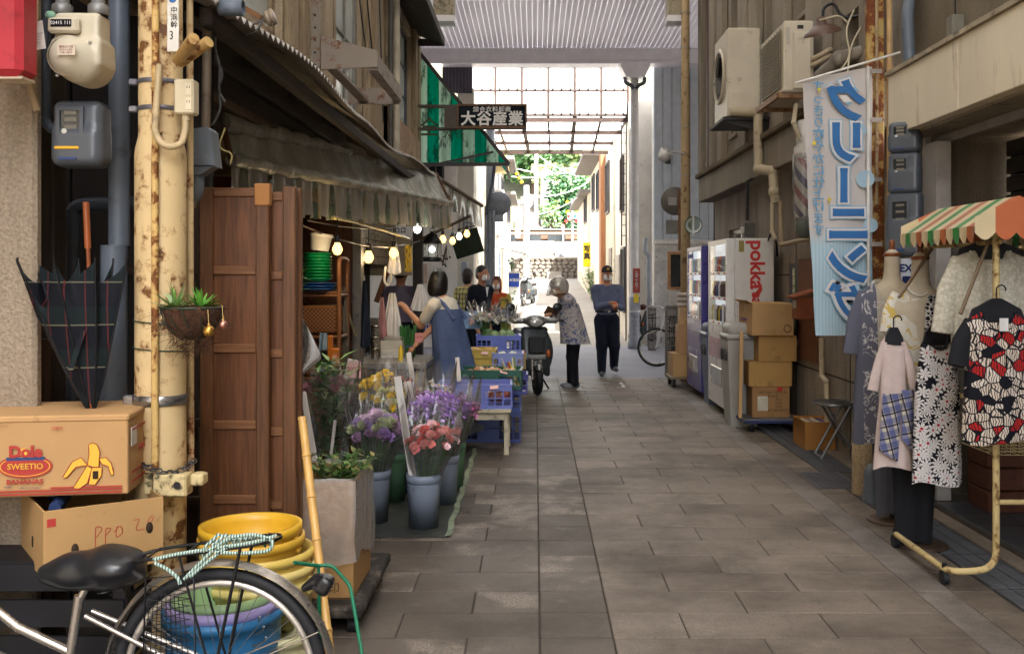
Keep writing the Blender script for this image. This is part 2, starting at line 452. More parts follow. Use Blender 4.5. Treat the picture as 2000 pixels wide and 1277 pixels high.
    me.polygons.foreach_set('material_index',lab.astype(np.int32)); me.polygons.foreach_set('use_smooth',np.ones(len(faces),bool)); me.update()
    o = bpy.data.objects.new(name,me); COL.objects.link(o); o.parent = parent
    return o
def lerp(a,b,t): return a + (b - a) * t
def sag(a,b,d=.05,n=8):
    a,b = V(a),V(b); return [a.lerp(b,i / n) - V((0,0,d * 4 * (i / n) * (1 - i / n))) for i in range(n + 1)]
def arcpts(pts,r=.05,n=4):
    """polyline with rounded corners"""
    pts = [V(p) for p in pts]; out = [pts[0]]
    for i in range(1,len(pts) - 1):
        a,b,c = pts[i - 1],pts[i],pts[i + 1]; d1 = (a - b); d2 = (c - b); q = min(r,d1.length * .49,d2.length * .49)
        p1 = b + d1.normalized() * q; p2 = b + d2.normalized() * q
        for k in range(n + 1):
            t = k / n; out.append(p1 * (1 - t) ** 2 + b * 2 * t * (1 - t) + p2 * t * t)
    out.append(pts[-1]); return out
# ================================================================== SETTING
def graymix(c): return mk(c)
# ---- shared materials
M_mortar = mk('#453f39',.95,var=.3,bump=.3)
def paver_mat(c,worn=.25,name='granite_paver'):
    n = N(name); n.set(.62,0,.35); cc = n.co(1,True); base = srgb(c)
    oi = n.n('ObjectInfo')
    gp = n.n('NewGeometry').outputs['Position']; sp = n.noise(230,3,cc,.6); bl = n.noise(1.1,7,gp,.68); st = n.noise(6,6,gp,.72)
    k = n.ramp(sp,[(.3,[x * .55 for x in base]),(.5,base),(.72,[min(1,x * 1.5) for x in base])])
    k = n.mix(n.ramp(bl,[(.42,0.0),(.62,.75)]),k,'#40382f')
    k = n.mix(n.ramp(st,[(.62,0.0),(.7,.5)]),k,'#2b2520')
    wr = n.noise(110,2,gp,.5); pat = n.noise(3.4,6,gp,.62)
    th = n.math('ADD',pat,n.math('MULTIPLY',oi.outputs['Random'],.22)); th = n.math('MULTIPLY',n.ramp(th,[(.72 - worn * .16,0.0),(.84 - worn * .16,1.0)]),n.ramp(wr,[(.42,.12),(.55,1.0)]))
    k = n.mix(n.math('MULTIPLY',th,.2 + worn),k,'#a89c90')
    hv = n.n('HueSaturation'); r = n.n('MapRange'); r.inputs['To Min'].default_value = .86; r.inputs['To Max'].default_value = 1.1
    n.l(oi.outputs['Random'],r.inputs['Value']); n.l(r.outputs[0],hv.inputs['Value']); n.l(k,hv.inputs['Color'])
    n.col(hv.outputs[0])
    rr = n.n('MapRange'); rr.inputs['To Min'].default_value = .38; rr.inputs['To Max'].default_value = .75; n.l(bl,rr.inputs['Value']); n.l(rr.outputs[0],n.b.inputs['Roughness'])
    n.bump(sp,.35,.003); return n.m
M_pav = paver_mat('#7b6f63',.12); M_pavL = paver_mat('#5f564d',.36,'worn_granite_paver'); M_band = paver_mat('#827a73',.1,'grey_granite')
M_glassd = mk('#20262a',.08,var=0,spec=.8,name='window_glass')
M_frost = mk('#b9c0bd',.25,var=.15,vs_=2,spec=.6,name='frosted_glass')

# ---- ground, street, alley pavement
struct(MB().box(-400,400,-200,400,-.6,-.06).build('ground',mk('#6d665c',.95)))
struct(MB().box(-3.6,3.6,-14,14.66,-.058,-.012).build('alley_bed',M_mortar))
pave = MB().box(-3.6,2.19,1.0,14.66,-.012,-.006).build('alley_pavement',M_mortar); struct(pave)
def pav_mesh(w_,d,mat):
    g = .0035
    return MB().box(-w_ / 2 + g,w_ / 2 - g,-d / 2 + g,d / 2 - g,-.009,0,.0025).mesh('paver',mat)
_pm = {}
def paver(x0,x1,y0,y1,mat):
    key = (round(x1 - x0,3),round(y1 - y0,3),mat.name)
    if key not in _pm: _pm[key] = pav_mesh(x1 - x0,y1 - y0,mat)
    o = bpy.data.objects.new('paver',_pm[key]); COL.objects.link(o); o.parent = pave
    o.location = V(((x0 + x1) / 2,(y0 + y1) / 2,random.uniform(-.0015,.0015))) - pave.location
rows = 36; y = 4.127 - 2 * .304; i = 0
while y < 14.5:
    y1 = min(y + .304,14.65)
    js = [.325,.64,1.26,1.81] if i % 2 == 0 else [.325,.948,1.556,1.81]
    for a,b in zip(js,js[1:]): paver(a,b,y,y1,M_pav)
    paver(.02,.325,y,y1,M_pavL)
    xl = .02; first = .6 if i % 2 == 0 else .3
    lim = -.4 if y > 6.0 else -1.2
    while xl > lim:
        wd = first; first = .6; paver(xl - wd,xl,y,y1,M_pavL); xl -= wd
    paver(1.985,2.185,y,y1,M_pav)
    if i % 2 == 0: paver(1.81,1.985,y,min(y + .608,14.65),M_band)
    y += .304; i += 1
MB().box(-1.9,-.4,5.98,14.65,-.005,-.001).build('concrete_apron',mk('#57504a',.8,var=.3,dirt=.3),pave,True)
for (a,b,c,d) in ((PX(1135,13.6),PX(1195,13.6),13.9,13.93),(PX(1135,13.2),PX(1180,13.2),13.3,13.33),(PX(1195,13.2),PX(1222,13.3),13.32,13.35),(PX(1213,13.6),PX(1219,13.6),13.33,13.93)):
    MB().box(a,b,c,d,.002,.006).build('painted_mark',mk('#d8d6d0',.7,dirt=.4,dcol='#6d665c'),pave,True)
# drain channel with gratings along the right wall
struct(MB().box(2.19,2.47,1.0,14.66,-.058,-.045).build('drain_channel',mk('#15130f',.9)))
M_grate = mk('#5c5c5e',.6,.3,var=.2)
def grating(y0,y1,x0=2.2,x1=2.46):
    b = MB()
    b.box(x0,x0 + .012,y0,y1,-.04,0); b.box(x1 - .012,x1,y0,y1,-.04,0)
    yy = y0 + .006
    while yy < y1 - .006:
        b.box(x0 + .012,x1 - .012,yy,yy + .008,-.03,-.001); yy += .026
    for q in (.33,.66): b.box(x0 + (x1 - x0) * q - .002,x0 + (x1 - x0) * q + .003,y0,y1,-.012,.0005)
    return b
k = 0; yy = 3.6
while yy < 9.9:
    dx = .0
    if 6.95 < yy < 7.6: yy = 7.62
    o = grating(yy,yy + .58,2.2,2.46).build('drain_grating',M_grate); tag(o,['steel drain grating beside the clothes rack wheels','drain grating at the mannequin bases','drain grating next to the grey pipe stub','drain grating beside the concrete stump','drain grating before the folding stool','drain grating beside the newspaper carton','drain grating under the loaded hand cart','drain grating at the vending machine corner','far drain grating by the bins','drain grating behind the bins','last drain grating'][k],'drain grate','drain gratings along the right wall'); k += 1
    yy += .6
o = grating(7.0,7.58,2.0,2.3).build('drain_grating',M_grate); o.location.z += .0042 + .005; tag(o,'short drain grating set forward of the line beside the concrete stump','drain grate','drain gratings along the right wall')
struct(MB().box(2.47,3.6,1.0,14.66,-.03,.002).build('concrete_strip',stucco('#86796a',60,.3,.6)))
# shop floor, dark tiles
sf = MB().box(2.58,5.0,2.0,7.2,.002,.028).build('shop_floor',M_mortar); struct(sf)
tm = MB().box(-.147,.147,-.147,.147,0,.008,.003).mesh('floor_tile',mk('#33363a',.35,var=.3,dirt=.2))
for i in range(8):
    for j in range(14):
        o = bpy.data.objects.new('floor_tile',tm); COL.objects.link(o); o.parent = sf; o.location = V((2.74 + i * .3,2.4 + j * .3 + .15 * 0,.028)) - sf.location
# transverse street and the street beyond, rising
MG = N('granite_street'); MG.set(.7,0,.3)
f1 = MG.noise(90,3); f2 = MG.noise(.9,5); kk = MG.ramp(f1,[(.3,'#5f6068'),(.7,'#a2a2aa')]); MG.col(MG.mix(MG.ramp(f2,[(.4,0.0),(.75,.5)]),kk,'#6d6c70')); MG.bump(f1,.3,.004)
struct(MB().box(-40,40,14.66,21.3,-.058,-.004).build('crossing_street',MG.m))
st2 = MB()
st2.grid(lambda u,v: (lerp(-1.6,2.4,u),21.3 + v * 25,max(0,v * 25 - .3) * .0575 - .003),2,20)
struct(st2.build('rising_street',mk('#8f8a82',.85,var=.12,vs_=1.2)))
MS = mk('#8d867c',.85,var=.15)
jn = MB()
for x in (-.75,-.45,.9,1.2):
    jn.grid(lambda u,v: (x + (u - .5) * .02,21.4 + v * 22,max(0,v * 22 - .2) * .0575 + .002),1,10)
for y in range(22,44,1): jn.grid(lambda u,v: (lerp(-.45,.9,u),y + .02 * v,(y - 21.6) * .0575 + .006),1,1)
o = jn.build('street_joints',mk('#6a655e',.9)); struct(o)

# ---- walls with openings
def wall_cells(b,X0,X1,Y0,Y1,Z0,Z1,holes):
    ys = sorted({Y0,Y1} | {h[0] for h in holes} | {h[1] for h in holes}); zs = sorted({Z0,Z1} | {h[2] for h in holes} | {h[3] for h in holes})
    for a,c in zip(ys,ys[1:]):
        run = None
        for d,e in zip(zs,zs[1:]):
            hole = any(h[0] <= (a + c) / 2 <= h[1] and h[2] <= (d + e) / 2 <= h[3] for h in holes)
            if hole:
                if run: b.box(X0,X1,a,c,run[0],run[1]); run = None
            else: run = (run[0],e) if run else (d,e)
        if run: b.box(X0,X1,a,c,run[0],run[1])
    return b
def window_x(par,X,dr,Y0,Y1,z0,z1,ny,nz,mf,mp,fw=.04,dep=.05,pd=.02):
    """window in a wall of constant X; dr=+1 faces +X"""
    fr = MB(); x0,x1 = X,X + dr * dep
    fr.box(x0,x1,Y0,Y1,z0,z0 + fw).box(x0,x1,Y0,Y1,z1 - fw,z1).box(x0,x1,Y0,Y0 + fw,z0 + fw,z1 - fw).box(x0,x1,Y1 - fw,Y1,z0 + fw,z1 - fw)
    cy = (Y1 - Y0 - 2 * fw) / ny; cz = (z1 - z0 - 2 * fw) / nz; t = fw * .45
    for i in range(1,ny): fr.box(X + dr * .005,X + dr * dep * .8,Y0 + fw + cy * i - t,Y0 + fw + cy * i + t,z0 + fw,z1 - fw)
    for j in range(1,nz): fr.box(X + dr * .008,X + dr * dep * .7,Y0 + fw,Y1 - fw,z0 + fw + cz * j - t * .6,z0 + fw + cz * j + t * .6)
    wn = fr.build('window',mf,par,True)
    for i in range(ny):
        for j in range(nz):
            MB().box(X + dr * .012,X + dr * .018,Y0 + fw + cy * i + .003,Y0 + fw + cy * (i + 1) - .003,z0 + fw + cz * j + .003,z0 + fw + cz * (j + 1) - .003).build('pane',mp,wn,True)
    return wn

# ================================================================== LEFT BUILDING (two storeys over the flower shop)
M_sl = stucco('#b8a68c',120,.6,.5,speck=.5)
M_trim = wood('#7c6a54','#b09c7c','z',7,.7)
M_pinkp = mk('#a98a70',.6,var=.25,dirt=.3)
LB = thing('timber_shop_house','old two-storey stucco house with tall windows above the flower shop','building',(-2.2,9,0))
hl = [(4.6,6.7,3.05,5.6),(8.25,9.75,2.95,5.2),(11.35,13.6,3.45,4.75)]
wall_cells(MB(),-1.86,-1.7,3.9,14.3,2.62,7.6,hl).build('upper_wall',M_sl,LB,True)
MB().box(-1.7,-1.62,7.2,7.98,2.7,7.5,.01).build('stucco_pier',M_sl,LB,True)
for y0,y1 in ((6.72,6.86),(7.02,7.14),(8.1,8.2),(9.8,9.92),(10.2,10.75),(11.1,11.3),(13.65,13.85),(14.1,14.28)):
    MB().box(-1.7,-1.64 + random.uniform(-.01,.02),y0,y1,2.7,7.0,.008).build('timber_post',M_trim,LB,True)
for y0,y1 in ((4.3,7.1),(8.2,14.25)):
    for z in ((2.86,2.94),(5.65,5.75)): MB().box(-1.7,-1.6,y0,y1,*z,.008).build('timber_rail',M_trim,LB,True)
MB().box(-1.7,-1.63,11.1,14.25,2.72,3.4,.01).build('apron_panel',M_pinkp,LB,True)
M_alw = mk('#77736c',.45,.5,var=.2)
window_x(LB,-1.8,1,4.6,6.7,3.05,5.6,3,2,M_trim,M_frost,.07)
window_x(LB,-1.8,1,8.25,9.75,2.95,5.2,3,3,M_alw,M_frost,.04)
window_x(LB,-1.8,1,11.35,13.6,3.45,4.75,3,3,mk('#4e5156',.4,.5),M_frost,.045)
hd = MB()
hd.grid(lambda u,v: (lerp(-1.7,-1.28,u),lerp(10.6,14.0,v),4.98 - .16 * u),1,6); hd.grid(lambda u,v: (lerp(-1.28,-1.7,u),lerp(10.6,14.0,v),4.76 + .16 * u - .03),1,6)
hd.box(-1.3,-1.27,10.6,14.0,4.72,4.83); hd.box(-1.7,-1.28,13.98,14.0,4.72,4.82)
hd.build('window_hood',mk('#3f3832',.7,dirt=.3),LB,True)
MB().box(-1.7,-1.28,10.6,10.62,4.72,5.0).build('hood_cheek',mk('#4b4036',.8),LB,True)
wl = MB()      # outer shell: back of the house, roof edge and the wall behind the recess
wl.box(-6,-5.9,2,14.3,0,7.6); wl.box(-6,-1.86,14.2,14.3,2.62,7.6); wl.box(-6,-1.86,3.9,14.2,5.9,6.0)
wl.build('house_shell',mk('#5c5148',.9),LB,True)
# wall-mounted cables and pipes
cb = MB()
for a,b,d in ((P(690,0,9.3),P(728,128,10.2),.3),(P(705,0,9.6),P(745,110,10.9),.5),(P(730,0,10.3),P(738,240,10.6),.02)): cb.tube(sag(a + V((.06,0,0)),b + V((.06,0,0)),d,10),.008,5)
cb.build('cable',mk('#2b2724',.6),LB,True)
MB().cyl((-1.58,10.9,2.8),(-1.58,10.9,7),.028).build('wall_pipe',mk('#4a4640',.5),LB,True)
MB().cyl((-1.56,11.2,2.7),(-1.56,11.2,7),.04).build('pale_downpipe',mk('#b5ab98',.5),LB,True)
# steel sign bracket
SB = thing('sign_bracket','rusted empty steel bracket frame jutting from the stucco pier','bracket',(-1.5,7.4,3.0))
M_brk = rusty('#8f8274',.35)
MB().box(-1.62,-1.56,7.2,7.26,2.6,5.2).build('wall_plate',M_brk,SB,True)
MB().prism([(-1.62,3.0),(-1.15,3.02),(-1.15,3.14),(-1.62,3.26)],.02,T(0,7.28,0) @ rx(PI / 2)).build('near_arm',M_brk,SB,True)
MB().box(-1.62,-1.17,8.6,8.63,2.98,3.12).build('far_arm',M_brk,SB,True)
MB().box(-1.22,-1.15,7.285,8.6,3.0,3.03).box(-1.17,-1.15,7.285,8.6,3.03,3.12).build('outer_beam',M_brk,SB,True)
MB().box(-1.52,-1.44,7.285,8.6,3.0,3.025).build('inner_beam',M_brk,SB,True)
bo = MB()
for j in range(8): bo.cyl((-1.59,7.2,2.75 + j * .09),(-1.59,7.19,2.75 + j * .09),.008,n=6)
bo.build('bolt',mk('#241a14',.7),SB,True)

# corrugated tin eave over the shop front, dark boarding beneath
EV = thing('tin_eave','weathered corrugated tin eave over the flower shop front','roof',(-1.4,7.5,2.5))
M_tin = rusty('#a9a39a',.34,'#3a302a','#6a5a4a',20)
def eave(u,v):
    y = lerp(3.55,12.3,v); z = lerp(2.82,2.52 + .14 * v,u); x = lerp(-1.72,-1.17 + .05 * math.sin(v * 9),u)
    return (x,y,z + .011 * math.sin(y * 2 * PI / .076) - .02 * math.sin(v * 23 + 1) * u)
def eaveb(u,v): p = eave(1 - u,v); return (p[0],p[1],p[2] - .006)
MB().grid(eave,3,690).grid(eaveb,3,690).build('tin_sheet',M_tin,EV,True)
M_dk = wood('#3a3531','#5c544b','y',6,.85)
for i in range(4):
    z0 = 2.0 + .15 * i
    MB().box(-1.62 + .03 * i,-1.57 + .03 * i,4.2,12.0,z0 + .2,z0 + .345,.006).build('fascia_board',M_dk,EV,True)
MB().box(-1.25,-1.2,3.7,12.1,2.43,2.5,.006).build('eave_beam',wood('#2c2420','#443830','y',6,.8),EV,True)
for j in range(9):
    y = 4.2 + j * .95; MB().bar((-1.7,y,2.7),(-1.22,y,2.46),.04,.045).build('rafter',M_dk,EV,True)

# ---- shop interior shell
SH = thing('shop_interior','dark timber interior of the flower shop behind the counter','shop',(-2.6,9,0))
M_brw = wood('#4a2a18','#6b3f24','z',6,.6)
M_plk = wood('#2d2119','#4a3a2b','z',6,.8)
for j in range(12):
    MB().box(-3.2,-3.16,4.6 + j * .6,5.19 + j * .6,0,2.6,.006).build('back_board',M_plk,SH,True)
MB().box(-3.2,-1.5,4.6,12.0,2.32,2.36).build('shop_ceiling',wood('#4b3d2e','#75624a','y',6,.8),SH,True)
MB().box(-3.2,-1.45,8.05,8.1,0,2.3).build('partition',M_brw,SH,True)
MB().box(-1.47,-1.4,8.0,8.14,0,2.3,.006).build('partition_edge',mk('#6e675c',.6,dirt=.2),SH,True)
MB().bar((-1.62,6.0,2.02),(-1.3,8.2,2.08),.05,.07).build('lintel',wood('#6a4a2c','#8c6a42','y',6,.7),SH,True)
for j in range(8): MB().box(-1.72,-1.70,8.9,12.2,1.62 + j * .085,1.70 + j * .085,.004).build('cladding_board',mk('#8d867b',.8,dirt=.35),SH,True)
MB().box(-1.5,-1.38,12.2,12.34,0,2.45,.008).build('corner_post',mk('#2b2a2c',.5,dirt=.2),SH,True)
MB().box(-2.4,-1.45,11.72,11.76,1.5,1.95).build('grey_panel',mk('#9a968c',.5),SH,True)
MB().box(-1.98,-1.93,11.6,11.66,0,2.3,.006).build('inner_post',mk('#2b2a2c',.5),SH,True)
MB().box(-3.2,-3.1,12.0,14.2,0,2.6).box(-3.2,-1.8,14.1,14.2,0,.9).build('side_wall',mk('#c9c4ba',.8),SH,True)
MB().bar(P(760,520,10.2),P(735,590,10.2),.05,.05).build('prop_stick',M_brw,SH,True)
MB().box(PX(755,13),PX(776,13),12.9,12.92,PZ(470,13),PZ(432,13)).build('shop_sign',mk('#ded9d0',.6),SH,True)
text('衣料品',.16,at((PX(760,13),12.895,PZ(447,13))),mk('#24252a',.6,var=0),'sign_lettering',SH)

# ---- rolled awning with clear valance
AW = thing('shop_awning','grimy striped plastic awning with a clear scalloped valance over the flower stall','awning',(-1.3,8,2.2))
A0,A1 = P(452,312,5.0),P(882,398,11.2)          # front rod
B0,B1 = P(436,246,5.0),P(852,338,11.4)
MA = N('awning_sheet'); MA.set(.35,0,.5)
sp = MA.n('SeparateXYZ'); MA.l(MA.obj,sp.inputs[0]); stp = MA.math('FRACT',MA.math('MULTIPLY',sp.outputs['Y'],2.2))
kc = MA.ramp(stp,[(0,'#b3ad9e'),(.42,'#9a958a'),(.46,'#3c6a55'),(.8,'#3a6553'),(.84,'#b5ab8a')],'CONSTANT')
gr = MA.noise(3.5,6,None,.7); kc = MA.mix(MA.ramp(gr,[(.28,.5),(.58,.98)]),kc,'#837e72'); MA.col(kc)
MA.bump(MA.noise(14,5,MA.co((1,1,.4))),.9,.04); MA.l(MA.ramp(gr,[(.35,.3),(.6,.75)]),MA.b.inputs['Roughness'])
def aw(u,v):
    a = A0.lerp(A1,v); b = B0.lerp(B1,v); p = b.lerp(a,u)
    return p + V((0,0,-.05 * math.sin(PI * u) * (1 + .5 * math.sin(v * 17)) + .012 * math.sin(v * 60 + u * 4) + .01 * math.sin(v * 23 + u * 9)))
MB().grid(aw,10,90).build('awning_sheet',MA.m,AW,True)
rp = [A0.lerp(A1,t / 60) + V((0,0,.004 * math.sin(t * 2.1))) for t in range(61)]
MB().tube(rp,[.034 + .006 * math.sin(i * 1.7) + .004 * math.sin(i * 3.1) for i in range(61)],10).build('front_roll',MA.m,AW,True)
rb = [B0.lerp(B1,t / 75) + V((-.02,0,.02)) for t in range(31)]
MB().tube(rb,[.06 - .03 * i / 30 + .008 * math.sin(i * 1.3) for i in range(31)],12).build('rolled_sheet',MA.m,AW,True)
MV = N('clear_valance'); MV.t.nodes.remove(MV.b)
tr = MV.n('BsdfTransparent'); df = MV.n('BsdfDiffuse'); tl = MV.n('BsdfTranslucent'); gl = MV.n('BsdfGlossy'); gl.inputs['Roughness'].default_value = .12
sp = MV.n('SeparateXYZ'); MV.l(MV.obj,sp.inputs[0]); stp = MV.math('FRACT',MV.math('MULTIPLY',sp.outputs['Y'],2.6))
cv = MV.ramp(stp,[(0,'#c9c2b4'),(.5,'#35684f'),(.74,'#b39a3e'),(.78,'#c2baa8')],'CONSTANT')
g2 = MV.noise(7,5,MV.co((1,1,.5)),.7); cv = MV.mix(MV.ramp(g2,[(.3,.1),(.7,.85)]),cv,'#969082')
MV.l(cv,df.inputs[0]); MV.l(cv,tl.inputs[0])
m0 = MV.n('MixShader'); m0.inputs[0].default_value = .5; MV.l(df.outputs[0],m0.inputs[1]); MV.l(tl.outputs[0],m0.inputs[2])
m1 = MV.n('MixShader'); MV.l(MV.ramp(g2,[(.3,.55),(.7,.95)]),m1.inputs[0]); MV.l(tr.outputs[0],m1.inputs[1]); MV.l(m0.outputs[0],m1.inputs[2])
m2 = MV.n('MixShader'); m2.inputs[0].default_value = .14; MV.l(m1.outputs[0],m2.inputs[1]); MV.l(gl.outputs[0],m2.inputs[2]); MV.l(m2.outputs[0],MV.o.inputs[0])
def val(u,v):
    p = A0.lerp(A1,u); L = (A1 - A0).length; s = u * L; sc = abs(math.sin(s * PI / .3)) ** .5
    h = lerp(.235,.26,u) * v * (.86 + .14 * sc); fold = .022 * math.sin(s * 2 * PI / .17 + .6 * math.sin(s * 5)) * v
    return p + V((fold,0,-.03 - h))
MB().grid(val,330,6).build('valance',MV.m,AW,True)
S0,S1 = A1 + V((.02,.06,.02)),V((-1.65,11.6,2.5))
def val2(u,v):
    a = P(838,335,12.6).lerp(P(940,402,14.0),u); return a + V((.02 * math.sin(u * 40) * v,0,-.3 * v - .02 * abs(math.sin(u * 25)) * v))
MB().grid(val2,60,4).build('side_valance',MV.m,AW,True)
MB().tube([P(833,333,12.5),P(942,402,14.02)],.025,8).build('side_rod',mk('#6a5a4c',.6),AW,True)
MB().grid(lambda u,v: (P(838,335,12.6).lerp(P(940,402,14.0),u)).lerp(V((-1.72,lerp(12.0,14.0,u),2.75)),v),10,4).build('side_sheet',MA.m,AW,True)
for a,b in ((A0,B0),(A1,B1)): MB().tube([a,b],.016,6).build('awning_arm',mk('#5b3a26',.7,dirt=.4),AW,True)

# ================================================================== green corrugated side awning and the hanging sign
GA = thing('green_striped_awning','translucent green striped awning at the alley corner','awning',(-1.1,14.5,3.1))
MGn = N('green_stripe'); MGn.t.nodes.remove(MGn.b)
df = MGn.n('BsdfDiffuse'); tl = MGn.n('BsdfTranslucent'); sp = MGn.n('SeparateXYZ'); MGn.l(MGn.obj,sp.inputs[0])
stp = MGn.math('FRACT',MGn.math('ADD',MGn.math('MULTIPLY',sp.outputs['X'],2.9),.35)); cv = MGn.ramp(stp,[(0,'#00a581'),(.5,'#cdebd6')],'CONSTANT')
g3 = MGn.noise(5,6,MGn.co((1.6,1,.6)),.7); cv = MGn.mix(MGn.ramp(g3,[(.52,0.0),(.6,.75)]),cv,'#182a20')
MGn.l(cv,df.inputs[0]); MGn.l(cv,tl.inputs[0]); m0 = MGn.n('MixShader'); m0.inputs[0].default_value = .8; MGn.l(df.outputs[0],m0.inputs[1]); MGn.l(tl.outputs[0],m0.inputs[2]); MGn.l(m0.outputs[0],MGn.o.inputs[0])
xa,xb,zt,zb = -1.7,PX(988,14.45),PZ(100,14.45),PZ(322,14.45)
def gtri(u,v):
    x = lerp(xa,xb,u); top = lerp(zt,zb + .02,u); return (x,14.45 + .012 * math.sin(x * 2 * PI / .1),lerp(zb,top,v))
MB().grid(gtri,90,6).build('striped_side',MGn.m,GA,True)
MB().grid(lambda u,v: (lerp(xa,xb,u),lerp(14.5,16.6,v),lerp(zt,zb + .02,u) + .03 + .012 * math.sin(v * 130)),3,80).build('striped_top',MGn.m,GA,True)
M_blk = mk('#2b2320',.5,dirt=.3,dcol='#4a3020')
g = MB().bar((xa,14.4,zt),(xb + .05,14.4,zb),.05,.05).bar((xa,14.4,zb),(xb + .05,14.4,zb),.04,.05).bar((xa + .02,14.42,zb - .05),(lerp(xa,xb,.86),14.42,lerp(zb,zt,.11)),.03,.03).bar((xb,14.4,zb),(xb,16.6,zb),.04,.04)
g.build('awning_frame',M_blk,GA,True)
for j in range(3): MB().bar((lerp(xa,xb,.3 + .2 * j),14.48,zb),(lerp(xa,xb,.3 + .2 * j),14.48,lerp(zt,zb,.3 + .2 * j)),.02,.02).build('stay',M_blk,GA,True)
gm = mk('#3c4a2a',.7)
text('仝',.3,at((PX(838,14.4),14.42,PZ(250,14.4))),gm,'crest',GA,bold=.004); text('大 谷',.14,at((PX(885,14.4),14.42,PZ(262,14.4))),gm,'lettering',GA)
HS = thing('hanging_sign','dark projecting shop sign with white lettering over the alley','sign',(-.6,14.0,3.57))
x0,x1,z0,z1 = PX(893,14),PX(1029,14),PZ(251,14),PZ(204,14)
M_sf = rusty('#4a443e',.5,'#3a2416','#6a4a30',20)
s_ = MB()
s_.box(x0,x1,13.97,14.15,z1 - .025,z1).box(x0,x1,13.97,14.15,z0,z0 + .03).box(x0,x0 + .02,13.97,14.15,z0 + .03,z1 - .025).box(x1 - .02,x1,13.97,14.15,z0 + .03,z1 - .025)
s_.build('sign_frame',mk('#6e4f36',.7,dirt=.4),HS,True)
MB().box(x0 + .02,x1 - .02,13.985,14.135,z0 + .03,z1 - .025).build('sign_board',mk('#10161f',.7,var=.15,spec=.15),HS,True)
MB().box(PX(868,14),x0,13.98,14.14,z0 - .01,z1 - .01,.006).build('junction_case',M_sf,HS,True)
xw = -1.69
for z in (z0 + .0,z1 - .02): MB().bar((xw,14.02,z),(x0,14.02,z),.03,.03).bar((xw,14.12,z),(x0,14.12,z),.03,.03).build('bracket_arm',M_sf,HS,True)
MB().bar((xw + .02,14.02,z0),(xw + .02,14.02,z1 - .02),.03,.03).build('bracket_post',M_sf,HS,True)
M_wt = mk('#dcdad6',.6,var=0)
text('大谷産業',.21,at((PX(961,14),13.98,PZ(234,14))),M_wt,'main_lettering',HS,bold=.006,sp=1.12)
text('綜合衣料卸商',.085,at((PX(961,14),13.98,PZ(215,14))),M_wt,'small_lettering',HS,bold=.001,sp=1.12)

# ================================================================== ARCADE over the crossing, unseen alley roof
M_wht = mk('#dcd9dc',.45,var=.08,spec=.5)
arc = MB().box(-16,16,14.9,20.9,6.3,6.34).build('arcade_roof',thin('frosted_arcade_roof',(.6,.6,.6),(.5,.49,.5),.75)); struct(arc)
plm = MB().box(-.048,.048,-2.95,2.95,-.012,0,.004).mesh('ceiling_plank',thin('white_plank',(.82,.8,.82),(.6,.58,.6),.3,.06))
for j in range(110):
    o = bpy.data.objects.new('ceiling_plank',plm); COL.objects.link(o); o.parent = arc; o.location = V((-5 + j * .1,17.75,6.2)) - arc.location
MB().box(-16,-5.06,14.9,20.6,6.18,6.196).box(6.06,16,14.9,20.6,6.18,6.196).build('side_soffit',M_wht,arc,True)
MB().box(-16,16,20.45,20.75,5.9,6.17,.02).build('arcade_beam',M_wht,arc,True)
MB().box(-16,16,20.4,20.8,5.84,5.9).build('beam_flange',M_wht,arc,True)
MB().box(-16,16,14.7,14.9,5.95,6.5).build('front_beam',M_wht,arc,True)
AC = thing('arcade_column','white steel column with a square capital holding up the arcade','column',(PX(1239,20.5),20.5,0))
c0 = AC.location
b = MB(); b.cyl((0,0,1.05),(0,0,5.7),.095,.085,16); b.build('shaft',rusty('#d8d5d2',.12),AC)
MB().lathe([(.14,0),(.14,.12),(.115,.2),(.11,.6),(.115,1.06)],16,cap=True).build('base_sleeve',mk('#85868c',.55,dirt=.2),AC)
MB().prism([(-.19,0),(.19,0),(.3,.22),(.3,.3),(-.3,.3),(-.3,.22)],.5,T(0,.25,5.54) @ rx(PI / 2)).build('capital',M_wht,AC)
for sx in (-1,1): MB().tube(arcpts([(sx * .2,-.1,5.56),(sx * .2,-.1,5.44),(sx * .08,-.1,5.4),(sx * .03,-.1,5.32)],.08),.04,8).build('drain_elbow',mk('#50545c',.5),AC)
MB().box(PX(1236,20.4) - c0.x,PX(1250,20.4) - c0.x,-.115,-.1,PZ(572,20.4),PZ(524,20.4)).build('red_plaque',mk('#9a3d2c',.5),AC)
text('土堂二丁目３',.075,T(0.035,-.117,PZ(547,20.4)) @ FACE,M_wt,'plaque_lettering',AC,W=False,vert=True,font_lines=.82)
MB().box(-.02,.075,-.115,-.1,PZ(591,20.4),PZ(574,20.4)).build('yellow_label',mk('#e3c22c',.5),AC)
MB().lathe([(.098,0),(.1,.015),(.098,.03)],16,T(0,0,PZ(640,20.5))).lathe([(.15,0),(.152,.015),(.15,.03)],16,T(0,0,.75)).build('strap',mk('#c9c6c2',.4,.3),AC)
